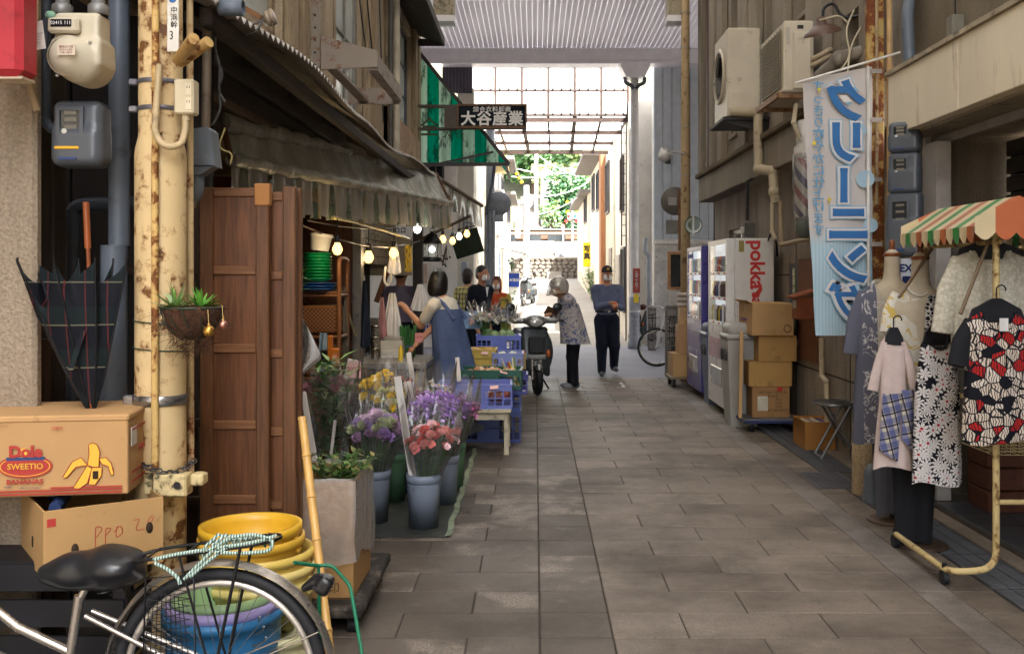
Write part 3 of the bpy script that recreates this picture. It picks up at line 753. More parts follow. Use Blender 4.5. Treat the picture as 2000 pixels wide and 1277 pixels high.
# unseen frosted roof, added high over the near alley to diffuse the sun
MR = N('frosted_roof'); MR.t.nodes.remove(MR.b)
df = MR.n('BsdfDiffuse'); tl = MR.n('BsdfTranslucent'); df.inputs[0].default_value = (.5,.5,.5,1); tl.inputs[0].default_value = (.46,.45,.43,1)
m0 = MR.n('MixShader'); m0.inputs[0].default_value = .75; MR.l(df.outputs[0],m0.inputs[1]); MR.l(tl.outputs[0],m0.inputs[2]); MR.l(m0.outputs[0],MR.o.inputs[0])
rf = MB().box(-3.0,3.4,-1.8,14.85,7.62,7.64).build('unseen_alley_roof',thin('frosted_roof',(.4,.4,.4),(.44,.43,.415),.75)); struct(rf)  # added out of view; rear edge stops short so sunlight behind the viewer fills in
for j in range(6): MB().box(-3.0,3.4,-1 + j * 3.0,-.9 + j * 3.0,7.5,7.61).build('roof_beam',mk('#8d8880',.6),rf,True)
for lab,x0,x1 in (('peeling square beam end hanging at the upper left under the arcade',PX(846,14.2),PX(886,14.2)),('peeling square beam end beside the right bamboo-coloured pole',PX(1305,14.2),PX(1336,14.2))):
    h = thing('beam_end',lab,'beam',((x0 + x1) / 2,14.3,PZ(42,14.2)),group='old gate beam ends')
    MB().box(x0,x1,14.2,14.5,PZ(30,14.2),7.5,.006).build('beam',rusty('#a59a84',.5,'#4e4b40','#7d7560',26),h,True)
    MB().box(x0 - .01,x1 + .01,14.19,14.51,PZ(42,14.2),PZ(30,14.2)).build('cap',M_wht,h,True)

# ================================================================== translucent panels beyond the arcade
MP = N('translucent_panel'); MP.t.nodes.remove(MP.b)
df = MP.n('BsdfDiffuse'); tl = MP.n('BsdfTranslucent'); tt = MP.n('BsdfTransparent'); df.inputs[0].default_value = (.8,.78,.75,1); tl.inputs[0].default_value = (.9,.88,.84,1)
m0 = MP.n('MixShader'); m0.inputs[0].default_value = .7; MP.l(df.outputs[0],m0.inputs[1]); MP.l(tl.outputs[0],m0.inputs[2])
m1 = MP.n('MixShader'); m1.inputs[0].default_value = .75; MP.l(tt.outputs[0],m1.inputs[1]); MP.l(m0.outputs[0],m1.inputs[2]); MP.l(m1.outputs[0],MP.o.inputs[0])
TP = thing('translucent_screen','corrugated translucent screen between the arcade and the lower canopy','screen',(.3,22,4.98))
x0,x1,zb,zt = PX(916,22),PX(1226,22),PZ(230,22),PZ(118,22)
M_rbr = mk('#3a2a24',.7,dirt=.4,dcol='#241610')
for j in range(6):
    a,b_ = lerp(x0,x1,j / 6),lerp(x0,x1,(j + 1) / 6)
    MB().grid(lambda u,v: (lerp(a,b_,u),22.02 + .012 * math.sin(lerp(a,b_,u) * 2 * PI / .075),lerp(zb,zt + .1,v)),36,1).build('corrugated_sheet',MP.m,TP,True)
for j in range(7): MB().box(lerp(x0,x1,j / 6) - .025,lerp(x0,x1,j / 6) + .025,21.95,22.0,zb,zt + .1).build('mullion',M_rbr,TP,True)
for py in (132,178,226): MB().box(x0,x1,21.94,21.985,PZ(py,22) - .02,PZ(py,22) + .02).build('rail',M_rbr,TP,True)
hk = MB()
for py in (132,178,226):
    for j in range(18): hk.ball((lerp(x0,x1,(j + .5) / 18),21.93,PZ(py,22) + .03),.022,6,4)
hk.build('hook_bolt',mk('#2a221e',.7),TP,True)
CN = thing('street_canopy','low flat canopy of clear panels in a rusty frame over the far street','canopy',(.3,24.5,4.9))
xf0,xf1 = PX(948,27.3),PX(1200,27.3)
def cp(u,v): return V((lerp(lerp(x0,x1,u),lerp(xf0,xf1,u),v),lerp(22.0,27.3,v),4.98 - .06 * v))
for i in range(6):
    for j in range(3):
        MB().grid(lambda u,v: cp((i + u) / 6,(j + v) / 3) + V((0,0,.03)),1,1).build('panel',MP.m,CN,True)
for i in range(7): MB().bar(cp(i / 6,0),cp(i / 6,1),.09 if i % 2 == 0 else .05,.07).build('purlin',M_rbr,CN,True)
for j in range(4): MB().bar(cp(0,j / 3) - V((0,0,.05)),cp(1,j / 3) - V((0,0,.05)),.08,.09).build('rafter',M_rbr,CN,True)
for sx in (0,1): MB().bar(cp(sx,.05) - V((0,0,0)),V((cp(sx,0).x,22.3,0 if sx else 0)),.05,.05).build('post',M_rbr,CN,True)
LD = thing('wall_ladder','thin iron ladder fixed beside the arcade column','ladder',(PX(1228,22.6),22.6,1.5))
for px in (1214,1229): MB().cyl((PX(px,22.6),22.6,PZ(480,22.6)),(PX(px,22.6),22.6,PZ(245,22.6)),.014,n=6).build('stile',M_rbr,LD,True)
for j in range(11): MB().cyl((PX(1214,22.6),22.6,PZ(260 + j * 20,22.6)),(PX(1229,22.6),22.6,PZ(260 + j * 20,22.6)),.01,n=6).build('rung',M_rbr,LD,True)
# ================================================================== FAR STREET
M_wall = mk('#d9d3c8',.85,var=.1,vs_=2,dirt=.1,dcol='#9a9284')
M_wal2 = mk('#c9c2b2',.85,var=.12,vs_=2,dirt=.15,dcol='#8a8274')
M_dkw = mk('#4c4a4c',.4)
def gz(Y): return max(0,Y - 21.6) * .0575
def window_y(par,Yf,x0,x1,z0,z1,nx,nz,mf,mp,fw=.04):
    fr = MB(); a,c = Yf - .04,Yf - .003
    fr.box(x0,x1,a,c,z0,z0 + fw).box(x0,x1,a,c,z1 - fw,z1).box(x0,x0 + fw,a,c,z0 + fw,z1 - fw).box(x1 - fw,x1,a,c,z0 + fw,z1 - fw)
    for i in range(1,nx): q = lerp(x0,x1,i / nx); fr.box(q - fw / 3,q + fw / 3,a + .005,c - .002,z0 + fw,z1 - fw)
    for j in range(1,nz): q = lerp(z0,z1,j / nz); fr.box(x0 + fw,x1 - fw,a + .008,c - .004,q - fw / 3,q + fw / 3)
    wn = fr.build('window',mf,par,True)
    MB().box(x0 + fw,x1 - fw,Yf - .02,Yf - .015,z0 + fw,z1 - fw).build('pane',mp,wn,True)
# left corner house across the crossing
H = thing('corner_house','white rendered house on the left corner across the crossing','building',(-3,21,0))
MB().box(-7,PX(893,20.9),20.9,25,0,5.2).build('wall',M_wall,H,True)
b = MB()
for j in range(9): b = MB().box(PX(878,20.8) + .07 * j - .15,PX(878,20.8) + .07 * j - .085,20.78,20.86,PZ(182,20.8),6.15).build('louvre',mk('#453f4d',.6),H,True)
window_y(H,20.9,PX(835,20.9),PX(868,20.9),2.9,3.9,2,2,M_dkw,M_glassd)
MB().box(PX(824,20.88),PX(834,20.88),20.87,20.895,PZ(553,20.88),PZ(515,20.88)).build('notice',mk('#b39a86',.6),H,True)
MB().box(PX(901,20.7),PX(914,20.7),20.6,20.8,PZ(542,20.7),PZ(510,20.7),.03).build('meter_box',mk('#8d9094',.5),H,True)
MB().box(PX(893,20.9),PX(925,20.9),20.95,25,0,5.4).build('side_wall',M_wal2,H,True)
window_y(H,20.95,PX(904,20.95),PX(922,20.95),PZ(480,20.9),PZ(420,20.9),1,4,mk('#777777',.5),M_frost)
def row_house(x,dr,Y0,Y1,h,mat,lab,wins,eave=0,band=None,door=None,roofc='#6b6660'):
    h_ = thing('row_house',lab,'building',(x - dr * 1.5,(Y0 + Y1) / 2,gz(Y0)),group='far street houses')
    MB().box(x,x - dr * 4,Y0,Y1 - .02,0,h).build('wall',mat,h_,True)
    for (a,c,z0,z1) in wins: window_x(h_,x + dr * .002,dr,a,c,z0 + gz(a),z1 + gz(a),2,1,M_dkw,M_glassd,.05)
    if eave:
        e = MB(); e.box(x + dr * eave,x - dr * 4,Y0 - .15,Y1 - .05,h,h + .12); e.build('roof',mk(roofc,.8),h_,True)
    if band: MB().box(x + dr * .12,x,Y0 + .05,Y1 - .1,band[0],band[1]).build('sill_band',mat,h_,True)
    if door: MB().box(x + dr * .03,x + dr * .002,door[0],door[1],0,gz(Y0) + 2.0).build('door',mk(door[2],.6),h_,True)
    return h_
hA = row_house(-1.2,1,25.1,29.4,5.3,M_wal2,'cream house beyond the grey utility pole',[(25.8,26.8,3.2,4.4),(27.4,28.4,3.2,4.4),(26,27,.9,2.0)],.3,None,(27.8,28.7,'#5a4a3c'))
MB().box(-1.2,-.75,25.3,28.9,4.45,4.55).build('yellow_hood',mk('#d9c070',.6),hA,True)
hB = row_house(-1.15,1,29.4,33.5,4.9,M_wall,'narrow white house with stacked air conditioners',[(30,31,3.4,4.4)],0,(2.7,2.85),(31.6,32.6,'#3a4a58'))
hC = row_house(-1.2,1,33.5,38.2,5.4,mk('#b7a999',.85,dirt=.2),'weathered house with grey tiled roof on the left of the street',[(34.2,35.3,3.0,4.2),(36,37.2,3.0,4.2)],.5,None,(35.5,36.5,'#6b4a38'))
hD = row_house(-1.1,1,38.2,44.6,4.6,M_wall,'last low white house before the stone wall',[(39,40.4,2.6,3.6),(41.2,42.8,2.6,3.6)],.35)
gA = row_house(2.05,-1,21.7,25.4,5.3,M_wall,'white house behind the arcade column with a narrow window',[(22.8,23.6,2.9,4.2),(22.5,23.4,.6,2.1)],0,None,(24.0,24.9,'#9a948c'))
gB = row_house(2.0,-1,25.4,29.0,5.0,M_wal2,'pale house with a brown timber corner board',[(26.6,27.8,2.9,4.3)],0,None,(25.8,26.7,'#7b756c'))
MB().box(1.86,2.0,28.2,28.95,0,5.0).build('timber_board',wood('#8a5a3a','#b07c54','z',6,.7),gB,True)
gC = row_house(1.95,-1,29.0,35.0,5.0,M_wall,'white house with a projecting grey eave on the right of the street',[(30,31.2,3.0,4.2),(32.4,33.6,3.0,4.2)],.55,None,None,'#6d6762')
gD = row_house(1.9,-1,35.0,44.6,4.4,M_wal2,'far right house beside the yellow vertical sign',[(36.4,38,2.6,3.8)],.35)
def ac_small(x,dr,Y,z,lab,s=1.0):
    a = thing('air_conditioner',lab,'air conditioner',(x + dr * .17,Y,z),group='air conditioners on the far houses')
    MB().box(-.15,.15,-.38 * s,.38 * s,0,.55 * s,.02).build('casing',mk('#cfcac0',.5),a)
    MB().box(-.12,.12,-.382 * s,-.4 * s,.06,.48 * s).build('side_cover',mk('#b5b0a6',.5),a)
    for j in range(5): MB().box(.15 * dr,.16 * dr,-.3 * s,.3 * s,.08 + j * .08,.12 + j * .08).build('louvre',mk('#8d8880',.5),a)
ac_small(-1.15,1,29.9,gz(30) + 1.75,'lower air conditioner on the narrow white house'); ac_small(-1.2,1,28.6,gz(30) + 2.9,'upper air conditioner on the cream house')
# corner building right, ribbed siding
Hs = thing('ribbed_corner_building','pale corrugated-sided building on the right corner of the crossing','building',(3.5,21,0))
sx0 = PX(1277,20.85)
for j in range(9):
    MB().box(sx0 + j * .19,sx0 + j * .19 + .185,20.85,20.95,PZ(468,20.85),6.15,.012).build('siding_panel',mk('#aeb4ba',.5,var=.1,bump=.2,bs=25),Hs,True)
MB().box(sx0 + .02,6,20.96,21.4,0,6.1).box(sx0 - .02,5,20.8,20.96,PZ(476,20.85),PZ(468,20.85)).build('wall',mk('#d3cfc8',.7),Hs,True)
MB().box(sx0,sx0 + .27,20.8,20.95,0,PZ(478,20.85),.01).build('pier',mk('#bdb9b4',.7,dirt=.15),Hs,True)
window_y(Hs,20.95,sx0 + .3,sx0 + 1.3,1.2,2.0,1,1,mk('#a8794e',.6),M_glassd,.06)
MB().box(sx0 + .3,sx0 + 1.3,20.9,20.95,.3,1.15).build('panel',mk('#b8b2a8',.7),Hs,True)
MB().tube(arcpts([(PX(1262,20.7),20.7,PZ(465,20.7)),(PX(1259,20.7),20.7,PZ(490,20.7)),(PX(1267,20.7),20.7,PZ(500,20.7)),(PX(1268,20.7),20.7,.1)],.05),.05,8).build('downpipe',mk('#8f9298',.5),Hs,True)
MB().box(PX(1300,20.8),PX(1310,20.8),20.8,20.845,PZ(320,20.8),PZ(296,20.8)).build('black_fitting',mk('#1e2024',.4),Hs,True)

# left utility pole with the back of a round mirror
UP = thing('utility_pole','grey steel utility pole with the back of a round mirror beyond the crossing','pole',(PX(958,21.6),21.6,0))
MB().cyl((0,0,0),(0,0,5.4),.11,.095,16).build('shaft',mk('#8b919a',.4,.3,var=.15),UP)
MB().cyl((-.09,-.1,0),(-.09,-.1,3.0),.04).build('conduit',mk('#7d828a',.5),UP); MB().cyl((.06,-.12,0),(.06,-.12,2.9),.045).build('conduit',mk('#7d828a',.5),UP)
MB().lathe([(0,.0),(.24,.01),(.26,.03),(.24,.05),(0,.04)],20,T(.19,-.06,PZ(398,21.6)) @ rx(PI / 2)).build('mirror_back',mk('#7e8288',.5),UP)
MB().box(.06,.28,-.13,-.1,PZ(434,21.6),PZ(420,21.6)).build('sign_back',mk('#888c92',.5),UP)
MB().tube(arcpts([P(966,325,21.5) - UP.location,P(962,360,21.5) - UP.location,P(952,395,21.45) - UP.location,P(950,420,21.45) - UP.location],.3),.035,8).build('cable',mk('#3d4148',.5),UP)
WP = thing('utility_pole','thin grey concrete pole at the foot of the far stairs','pole',(PX(1028,44),44,gz(44)))
MB().cyl((0,0,0),(0,0,PZ(362,44) - gz(44)),.16,.13,10).build('shaft',mk('#85827e',.8),WP)
MB().bar((.05,0,3.1),(.6,-.1,3.7),.05,.05).build('arm',mk('#5c5c60',.6),WP)

# stone wall, stairs, railway crossing, hillside
SW = thing('stone_retaining_wall','rough stone retaining wall closing the far end of the street','wall',(.6,45.4,gz(45)))
zw = PZ(505,45.2)
MB().box(-1.6,2.6,45.3,46.2,0,zw).build('wall_core',mk('#4f4a45',.9),SW,True)
random.seed(3); MSt = stucco('#6f675e',12,.4,.4)
zz = gz(45) - .05; r_ = 0
while zz < zw - .08:
    xx = -1.0 + (r_ % 2) * .12
    while xx < 2.5:
        wd = random.uniform(.2,.34); hh = random.uniform(.15,.19); M = T(xx + wd / 2,45.28,zz + hh / 2) @ ry(random.uniform(.25,.6) * (1 if r_ % 2 else -1))
        MB().bx((0,0,0),(wd * .86,.12,hh * .95),.035,0,M).build('stone',MSt,SW,True); xx += wd
    zz += .17; r_ += 1
MB().box(-1.5,2.5,45.2,46.3,zw,zw + .08).build('coping',mk('#8d867c',.8),SW,True)
MB().box(PX(1068,45.1),PX(1097,45.1),45.1,45.22,gz(45),PZ(530,45.1)).build('plaque',mk('#77726c',.8),SW,True)
RM = thing('concrete_ramp_wall','grey concrete ramp wall with a handrail above the stone wall','wall',(1.6,47,zw))
MB().prism([(PX(1085,46.5),zw),(PX(1150,46.5),zw),(PX(1150,46.5),PZ(478,46.5)),(PX(1085,46.5),PZ(482,46.5))],.4,T(0,46.9,0) @ rx(PI / 2)).build('ramp_wall',mk('#77777a',.85,var=.15),RM,True)
for dz in (0,.35): MB().bar(P(1098,480,46.3) - V((0,0,dz)),P(1150,525,46.3) - V((0,0,dz)),.05,.05).build('handrail',mk('#b9b5b0',.6),RM,True)
def stairs(lab,x0,x1,Y0,Y1,z0,z1,n):
    s = thing('stone_stairs',lab,'stairs',((x0 + x1) / 2,Y0,z0))
    for i in range(n):
        MB().box(x0,x1,lerp(Y0,Y1,i / n),lerp(Y0,Y1,(i + 1) / n) + .1,z0 - .3,lerp(z0,z1,(i + 1) / n),.02).build('step',mk('#6a6259',.85),s,True)
    return s
stairs('short stone stairs climbing to the railway',PX(1028,46.4),PX(1084,46.4),46.35,48.4,zw - .05,PZ(470,48),8)
s2 = stairs('long stone stairs rising up the hillside left of the trees',PX(1012,56),PX(1056,56),56,66,PZ(452,56),PZ(385,66),24)
struct(MB().box(-8,10,48.4,56,1,PZ(470,48) - .02).build('railway_bed',mk('#77706a',.9)))
TR = thing('train_carriage','low brown and cream train carriage standing at the level crossing','train',(1.0,53,PZ(470,48)))
z0 = PZ(470,48); zt = PZ(449,51)
MB().box(-6,2.15,51,53.4,z0 + .15,zt,.05).build('carriage_side',mk('#5b4434',.5),TR,True)
MB().box(-6,2.16,50.97,50.995,zt - .22,zt - .12).build('cream_stripe',mk('#c9b79a',.5),TR,True)
for j in range(6): MB().box(-5.6 + j * 1.25,-4.7 + j * 1.25,50.975,50.995,zt - .55,zt - .27).build('carriage_window',M_glassd,TR,True)
MB().box(-6,2.2,50.9,53.5,zt + .003,zt + .06).build('carriage_roof',mk('#8a8580',.6),TR,True)
CX = thing('crossing_signal','level crossing signal with a yellow and black cross and red lamps','signal',(PX(1118,48.6),48.6,PZ(470,48)))
L_ = CX.location
MB().cyl((0,0,0),(0,0,PZ(392,48.6) - L_.z),.06).build('post',mk('#8a8580',.6),CX)
for a in (45,-45):
    for j in range(5): MB().box(-.42 + j * .17,-.42 + j * .17 + .165,-.1 if a > 0 else -.13,-.07 if a > 0 else -.105,-.06,.06,0,0,T(0,0,PZ(405,48.6) - L_.z) @ ry(R(a))).build('cross_board',mk('#e0b400' if j % 2 == 0 else '#1b1b1c',.5),CX)
MB().box(PX(1108,48.6) - L_.x,PX(1146,48.6) - L_.x,-.2,-.1,PZ(428,48.6) - L_.z,PZ(416,48.6) - L_.z).build('lamp_panel',mk('#d8d5d0',.5),CX)
for px,c in ((1111,'#c02a2a'),(1123,'#2a5aa0'),(1141,'#b02a38'),(1106,'#c02a2a'),(1126,'#902024')):
    py = 422 if px in (1111,1123,1141) else 432
    MB().cyl((PX(px,48.4) - L_.x,-.21,PZ(py,48.4) - L_.z),(PX(px,48.4) - L_.x,-.25,PZ(py,48.4) - L_.z),.08).build('lamp',mk(c,.3),CX)
CS = thing('warning_board','small pink warning board on a post at the railway','sign',(PX(1100,48.5),48.5,z0))
MB().box(-.08,.08,-.02,0,PZ(450,48.5) - z0,PZ(438,48.5) - z0).build('board',mk('#d98a7c',.6),CS); MB().box(-.03,.03,0,.04,0,PZ(440,48.5) - z0).build('post',mk('#c9c5c0',.6),CS)
hl_ = MB(); hl_.grid(lambda u,v: (lerp(-40,45,u),lerp(56,130,v),3.2 + 26 * v + 2 * math.sin(u * 21 + v * 9)),24,14)
struct(hl_.build('hillside',mk('#5c5a44',.95,var=.3)))
MB_ = MB().box(PX(1056,66),PX(1078,66),60,66,2,PZ(350,66)); o = MB_.build('hillside_retaining_wall',mk('#d2cdc2',.85)); tag(o,'bare white retaining wall beside the hillside stairs','wall')
# foliage
def crown(b,c,r,n,s,seed,sq=(1,1,1)):
    rnd = random.Random(seed); lob = [(V((rnd.uniform(-.6,.6),rnd.uniform(-.6,.6),rnd.uniform(-.5,.6))),rnd.uniform(.35,.6)) for _ in range(9)]
    for i in range(n):
        l,lr = rnd.choice(lob); d = V((rnd.gauss(0,1),rnd.gauss(0,1),rnd.gauss(0,1))).normalized() * lr * rnd.uniform(.55,1.05)
        p = V(c) + V(((l.x + d.x) * r * sq[0],(l.y + d.y) * r * sq[1],(l.z + d.z) * r * sq[2]))
        u = V((rnd.gauss(0,1),rnd.gauss(0,1),rnd.gauss(0,1) * .6)).normalized(); w_ = u.cross(V((rnd.gauss(0,1),rnd.gauss(0,1),rnd.gauss(0,1)))).normalized(); q = s * rnd.uniform(.6,1.3)
        b.add([p - u * q,p + w_ * q * .5,p + u * q,p - w_ * q * .5],[(0,1,2,3)],0 if rnd.random() < .6 else 1)
LG = leafmat('#355430','#688a52'); LG2 = leafmat('#84985c','#b0b884'); LG3 = leafmat('#22402c','#3f6642'); LG4 = leafmat('#4c7848','#80a672')
def tree(lab,c,r,n,s,seed,mats,sq=(1,1,1),zb=None,name='broadleaf_tree'):
    zb = zb if zb is not None else c[2] - r * 1.5
    t = thing(name,lab,'tree',(c[0],c[1],zb),group='trees on the hillside'); b = MB(); crown(b,c,r,n,s,seed,sq); b.build('crown',mats,t,True)
    k = MB(); k.tube([(c[0],c[1],zb),(c[0] + .1,c[1],lerp(zb,c[2],.6)),c],[r * .09,r * .06,r * .02],7)
    for j in range(4): a = j * 1.6 + seed; k.tube([(c[0] + .08,c[1],lerp(zb,c[2],.55)),(c[0] + math.cos(a) * r * .5,c[1] + math.sin(a) * r * .4,c[2] + .2 * r)],[r * .04,r * .012],5)
    k.build('trunk',mk('#4a3a2c',.9),t,True); return t
tree('large broadleaf tree rising at the top left of the hillside',P(1040,300,72),3.0,3200,.26,1,[LG,LG4],(1.0,.8,.8),6)
tree('dense broadleaf tree at the top middle of the hillside',P(1092,290,74),3.3,3600,.26,2,[LG4,LG],(1.1,.8,.85),6)
tree('yellow-green tree near the eave at the top right',P(1136,312,70),2.3,2200,.24,3,[LG2,LG4],(1,.8,.8),6)
tree('pale loose tree above the ivy-clad bank',P(1105,348,62),1.5,1500,.17,4,[LG2,LG2],(1.5,.8,.6),3.5)
tree('ivy-covered dark green tree behind the crossing signal',P(1108,400,58),1.55,3000,.16,5,[LG3,LG4],(.95,.7,1.3),3)
tree('light green bush at the foot of the hillside stairs',P(1076,420,57),.75,900,.14,6,[LG4,LG2],(.8,.7,1.3),3.2)
tree('tall dark tree behind the far right roof',P(1180,320,76),3.0,2200,.3,8,[LG,LG3],(1,.8,.8),6)
tree('tall tree behind the far left roofs',P(985,310,76),3.0,2200,.3,9,[LG,LG4],(1,.8,.8),6)
# wires across the far street
for i,(a,b_,d) in enumerate(((P(1000,345,40),P(1165,300,30),.3),(P(1010,330,42),P(1150,330,42),.2),(P(1045,300,45),P(1130,345,38),.1),(P(1020,420,44),P(1150,370,36),.3),(P(1030,380,44),P(1150,355,44),.3))):
    o = MB().tube(sag(a,b_,d),.022,5).build('overhead_wire',mk('#c8c8ca',.5)); tag(o,['thick overhead wire slanting to the right eave','level overhead wire before the hill','steep overhead wire in front of the trees','low overhead wire rising from the thin pole','middle overhead wire from the thin pole'][i],'wire','overhead wires')
LP_ = thing('lamp_pole','white lamp pole standing against the hill trees','pole',(PX(1047,55),55,3.0)); MB().cyl((0,0,0),(0,0,PZ(297,55) - 3),.1).build('shaft',mk('#d5d3d0',.5),LP_); MB().ball((-.1,-.1,PZ(332,55) - 3),.17).build('lamp',mk('#e3c9c4',.4),LP_)
# street furniture in the far street
YS = thing('photo_shop_sign','yellow vertical sign with black characters on the right of the far street','sign',(PX(1146,34),34,PZ(521,34)))
MB().box(PX(1139,34),PX(1153,34),33.95,34.05,PZ(521,34),PZ(474,34),.01).build('board',mk('#f0c808',.5),YS,True)
text('写真',.24,at((PX(1146,34),33.94,PZ(494,34))),mk('#1a1a1c',.6,var=0),'lettering',YS,vert=True,bold=.006)
MB().bar((PX(1153,34),34,PZ(478,34)),(1.9,34,PZ(478,34)),.03,.03).build('bracket',M_dkw,YS,True)
SN = thing('pavement_sign','blue and white standing sign at the left kerb of the far street','sign',(PX(1004,27),27,gz(27)))
MB().box(-.16,.16,-.06,.06,.15,PZ(530,27) - gz(27),.01).build('cabinet',mk('#d8d6d4',.5),SN); MB().box(-.14,.14,-.07,-.062,PZ(560,27) - gz(27),PZ(534,27) - gz(27)).build('blue_panel',mk('#1c3fa0',.4),SN)
text('お惣菜',.085,T(0,-.073,PZ(547,27) - gz(27)) @ FACE,M_wt,'lettering',SN,W=False,bold=.002); MB().box(-.17,.17,-.1,.1,0,.15,.01).build('foot',mk('#8d8a86',.6),SN)
AWs = thing('small_shop_awning','small dark green folding awning on the left of the far street','awning',(PX(1000,27),27,PZ(490,27)))
MB().grid(lambda u,v: (lerp(-1.2,PX(1030,27),u),lerp(26.4,27.6,v),lerp(PZ(480,27),PZ(497,27),u)),3,3).grid(lambda u,v: (PX(1030,27) + .01 * math.sin(v * 30),lerp(26.4,27.6,v),PZ(497,27) - .1 * u),1,12).build('canvas',mk('#274a40',.7),AWs,True)
MB().bar((-1.2,26.45,PZ(530,27)),(PX(1028,27),26.45,PZ(497,27)),.025,.025).build('strut',mk('#c5c5c5',.5),AWs,True)
YP = thing('striped_guard_pipe','yellow and black striped guard pipe on the left wall','pipe',P(1013,345,30))
for j in range(6): MB().cyl(P(1006,333,30).lerp(P(1020,358,30),j / 6) - YP.location,P(1006,333,30).lerp(P(1020,358,30),(j + 1) / 6) - YP.location,.05).build('band',mk('#e0b400' if j % 2 else '#2a2724',.5),YP)
VS = thing('vertical_shop_sign','cream vertical shop sign on the left houses','sign',P(1011,465,31)); MB().box(-.08,.08,-.02,.02,0,.75,.01).build('board',mk('#d9c7a2',.6),VS); text('呉服',.12,T(0,-.024,.4) @ FACE,mk('#b0432c',.6,var=0),'lettering',VS,W=False,vert=True)

# ================================================================== RIGHT BUILDING
RB = thing('concrete_barber_building','stained brown concrete building with moulded upper storey on the right','building',(3,11,0))
M_cr = stucco('#948a7c',100,.5,.42,'#3a342e'); M_cl = stucco('#968b7e',60,.4,.6,'#332c25')
M_dkf = mk('#33241d',.6,dirt=.2)
hl = [(12.3,13.35,.98,2.1)]
wall_cells(MB(),2.6,2.8,7.15,14.5,0,2.56,hl).build('lower_wall',M_cl,RB,True)
window_x(RB,2.7,-1,12.3,13.35,.98,2.1,2,1,mk('#a8a49c',.4,.5),M_glassd,.05)
hu = [(13.7,14.15,3.1,7.0),(12.1,12.5,3.25,3.5),(12.1,12.5,3.85,5.2),(10.05,10.6,3.8,6.0),(7.35,8.0,3.2,3.55),(7.5,8.1,3.9,5.5),(8.9,9.4,3.9,6)]
wall_cells(MB(),2.46,2.65,7.15,14.5,2.97,7.6,hu).build('upper_wall',M_cr,RB,True)
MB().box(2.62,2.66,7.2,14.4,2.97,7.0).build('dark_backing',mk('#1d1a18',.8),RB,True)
MB().box(2.38,2.8,7.15,14.5,2.56,2.9,.01).build('string_course',M_cr,RB,True)
MB().box(2.33,2.8,7.15,14.52,2.9,2.965,.012).build('cornice',stucco('#766852',100,.5,.6),RB,True)
for y0,y1 in ((7.16,7.3),(8.2,8.75),(9.5,9.95),(10.7,11.05),(11.25,11.65),(12.7,13.0),(13.3,13.6),(14.25,14.5)):
    MB().box(2.37,2.46,y0,y1,2.97,7.5,.012).build('pilaster',M_cr,RB,True)
for (a,c,d,e) in hu:
    if e - d > 1: window_x(RB,2.6,-1,a + .02,c - .02,d + .02,e - .02,1,2,M_dkf,M_glassd,.04)
for (a,c,d,e) in hu: MB().box(2.42,2.5,a - .03,c + .03,d - .06,d - .003,.008).build('sill',M_cr,RB,True)
MB().box(2.36,2.42,13.62,13.72,2.97,5.6).build('brown_shutter',mk('#4a2f27',.6),RB,True)
MB().box(2.6,6,14.4,14.5,0,7.6).box(2.8,6,7.15,14.4,7.3,7.5).build('shell',M_cr,RB,True)
b = MB()
for yy in (8.2,9.9): b.box(2.596,2.6,yy,yy + .012,0,2.5)
for zz in (.62,1.5): b.box(2.596,2.6,7.2,10.6,zz,zz + .012)
b.build('joint',mk('#2b251f',.9),RB,True)
# shop with the cream fascia, nearer
CSB = thing('clothes_shop_front','clothes shop front with a cream fascia and dark glass on the right','shop',(3,5,0))
M_cream = mk('#ded2ba',.5,var=.08,vs_=2,dirt=.12,dcol='#a3937a',st=(1,1,.2))
for (a,c) in ((2.2,3.6),(3.605,5.74),(5.745,6.88)): MB().box(2.44,2.52,a,c,2.455,2.87,.004).build('fascia_panel',M_cream,CSB,True)
MB().box(2.42,3.2,2.2,6.9,2.872,2.9).build('fascia_cap',mk('#a3967e',.6,dirt=.3),CSB,True)
MB().box(2.52,3.6,2.2,6.9,2.44,2.46).build('soffit',mk('#8b7f6d',.6,dirt=.2),CSB,True)
MB().box(2.72,2.76,2.2,6.9,2.38,2.435).build('shutter_rail',mk('#8a8580',.5),CSB,True)
wall_cells(MB(),2.7,2.9,2.0,7.15,2.9,7.6,[]).build('upper_wall',stucco('#857a69',130,.8,.4,speck=.7),CSB,True)
MB().box(2.7,5.2,6.75,7.14,0,2.44).build('side_wall',stucco('#6c6255',80,.6,.6),CSB,True)
MB().box(2.66,2.7,6.78,6.84,0,2.44).box(2.62,2.72,6.5,6.72,.03,2.38,.006).build('aluminium_jamb',mk('#a49e98',.4,.4),CSB,True)
MB().box(3.2,3.24,2.2,6.7,.03,2.4).build('shop_glass',mk('#1b2530',.08,var=.3,vs_=1,spec=.7),CSB,True)
for j in range(6): MB().box(3.17,3.2,4.6,6.7,1.7 + j * .12,1.8 + j * .12,.004).build('display_plank',wood('#2e2a28','#4a423c','y',6,.6),CSB,True)
for j in range(4): MB().box(2.8,3.19,6.15,6.45,.03 + j * .14,.165 + j * .14,.008).build('stacked_tray',wood('#3d1f14','#5f3320','y',6,.6),CSB,True)
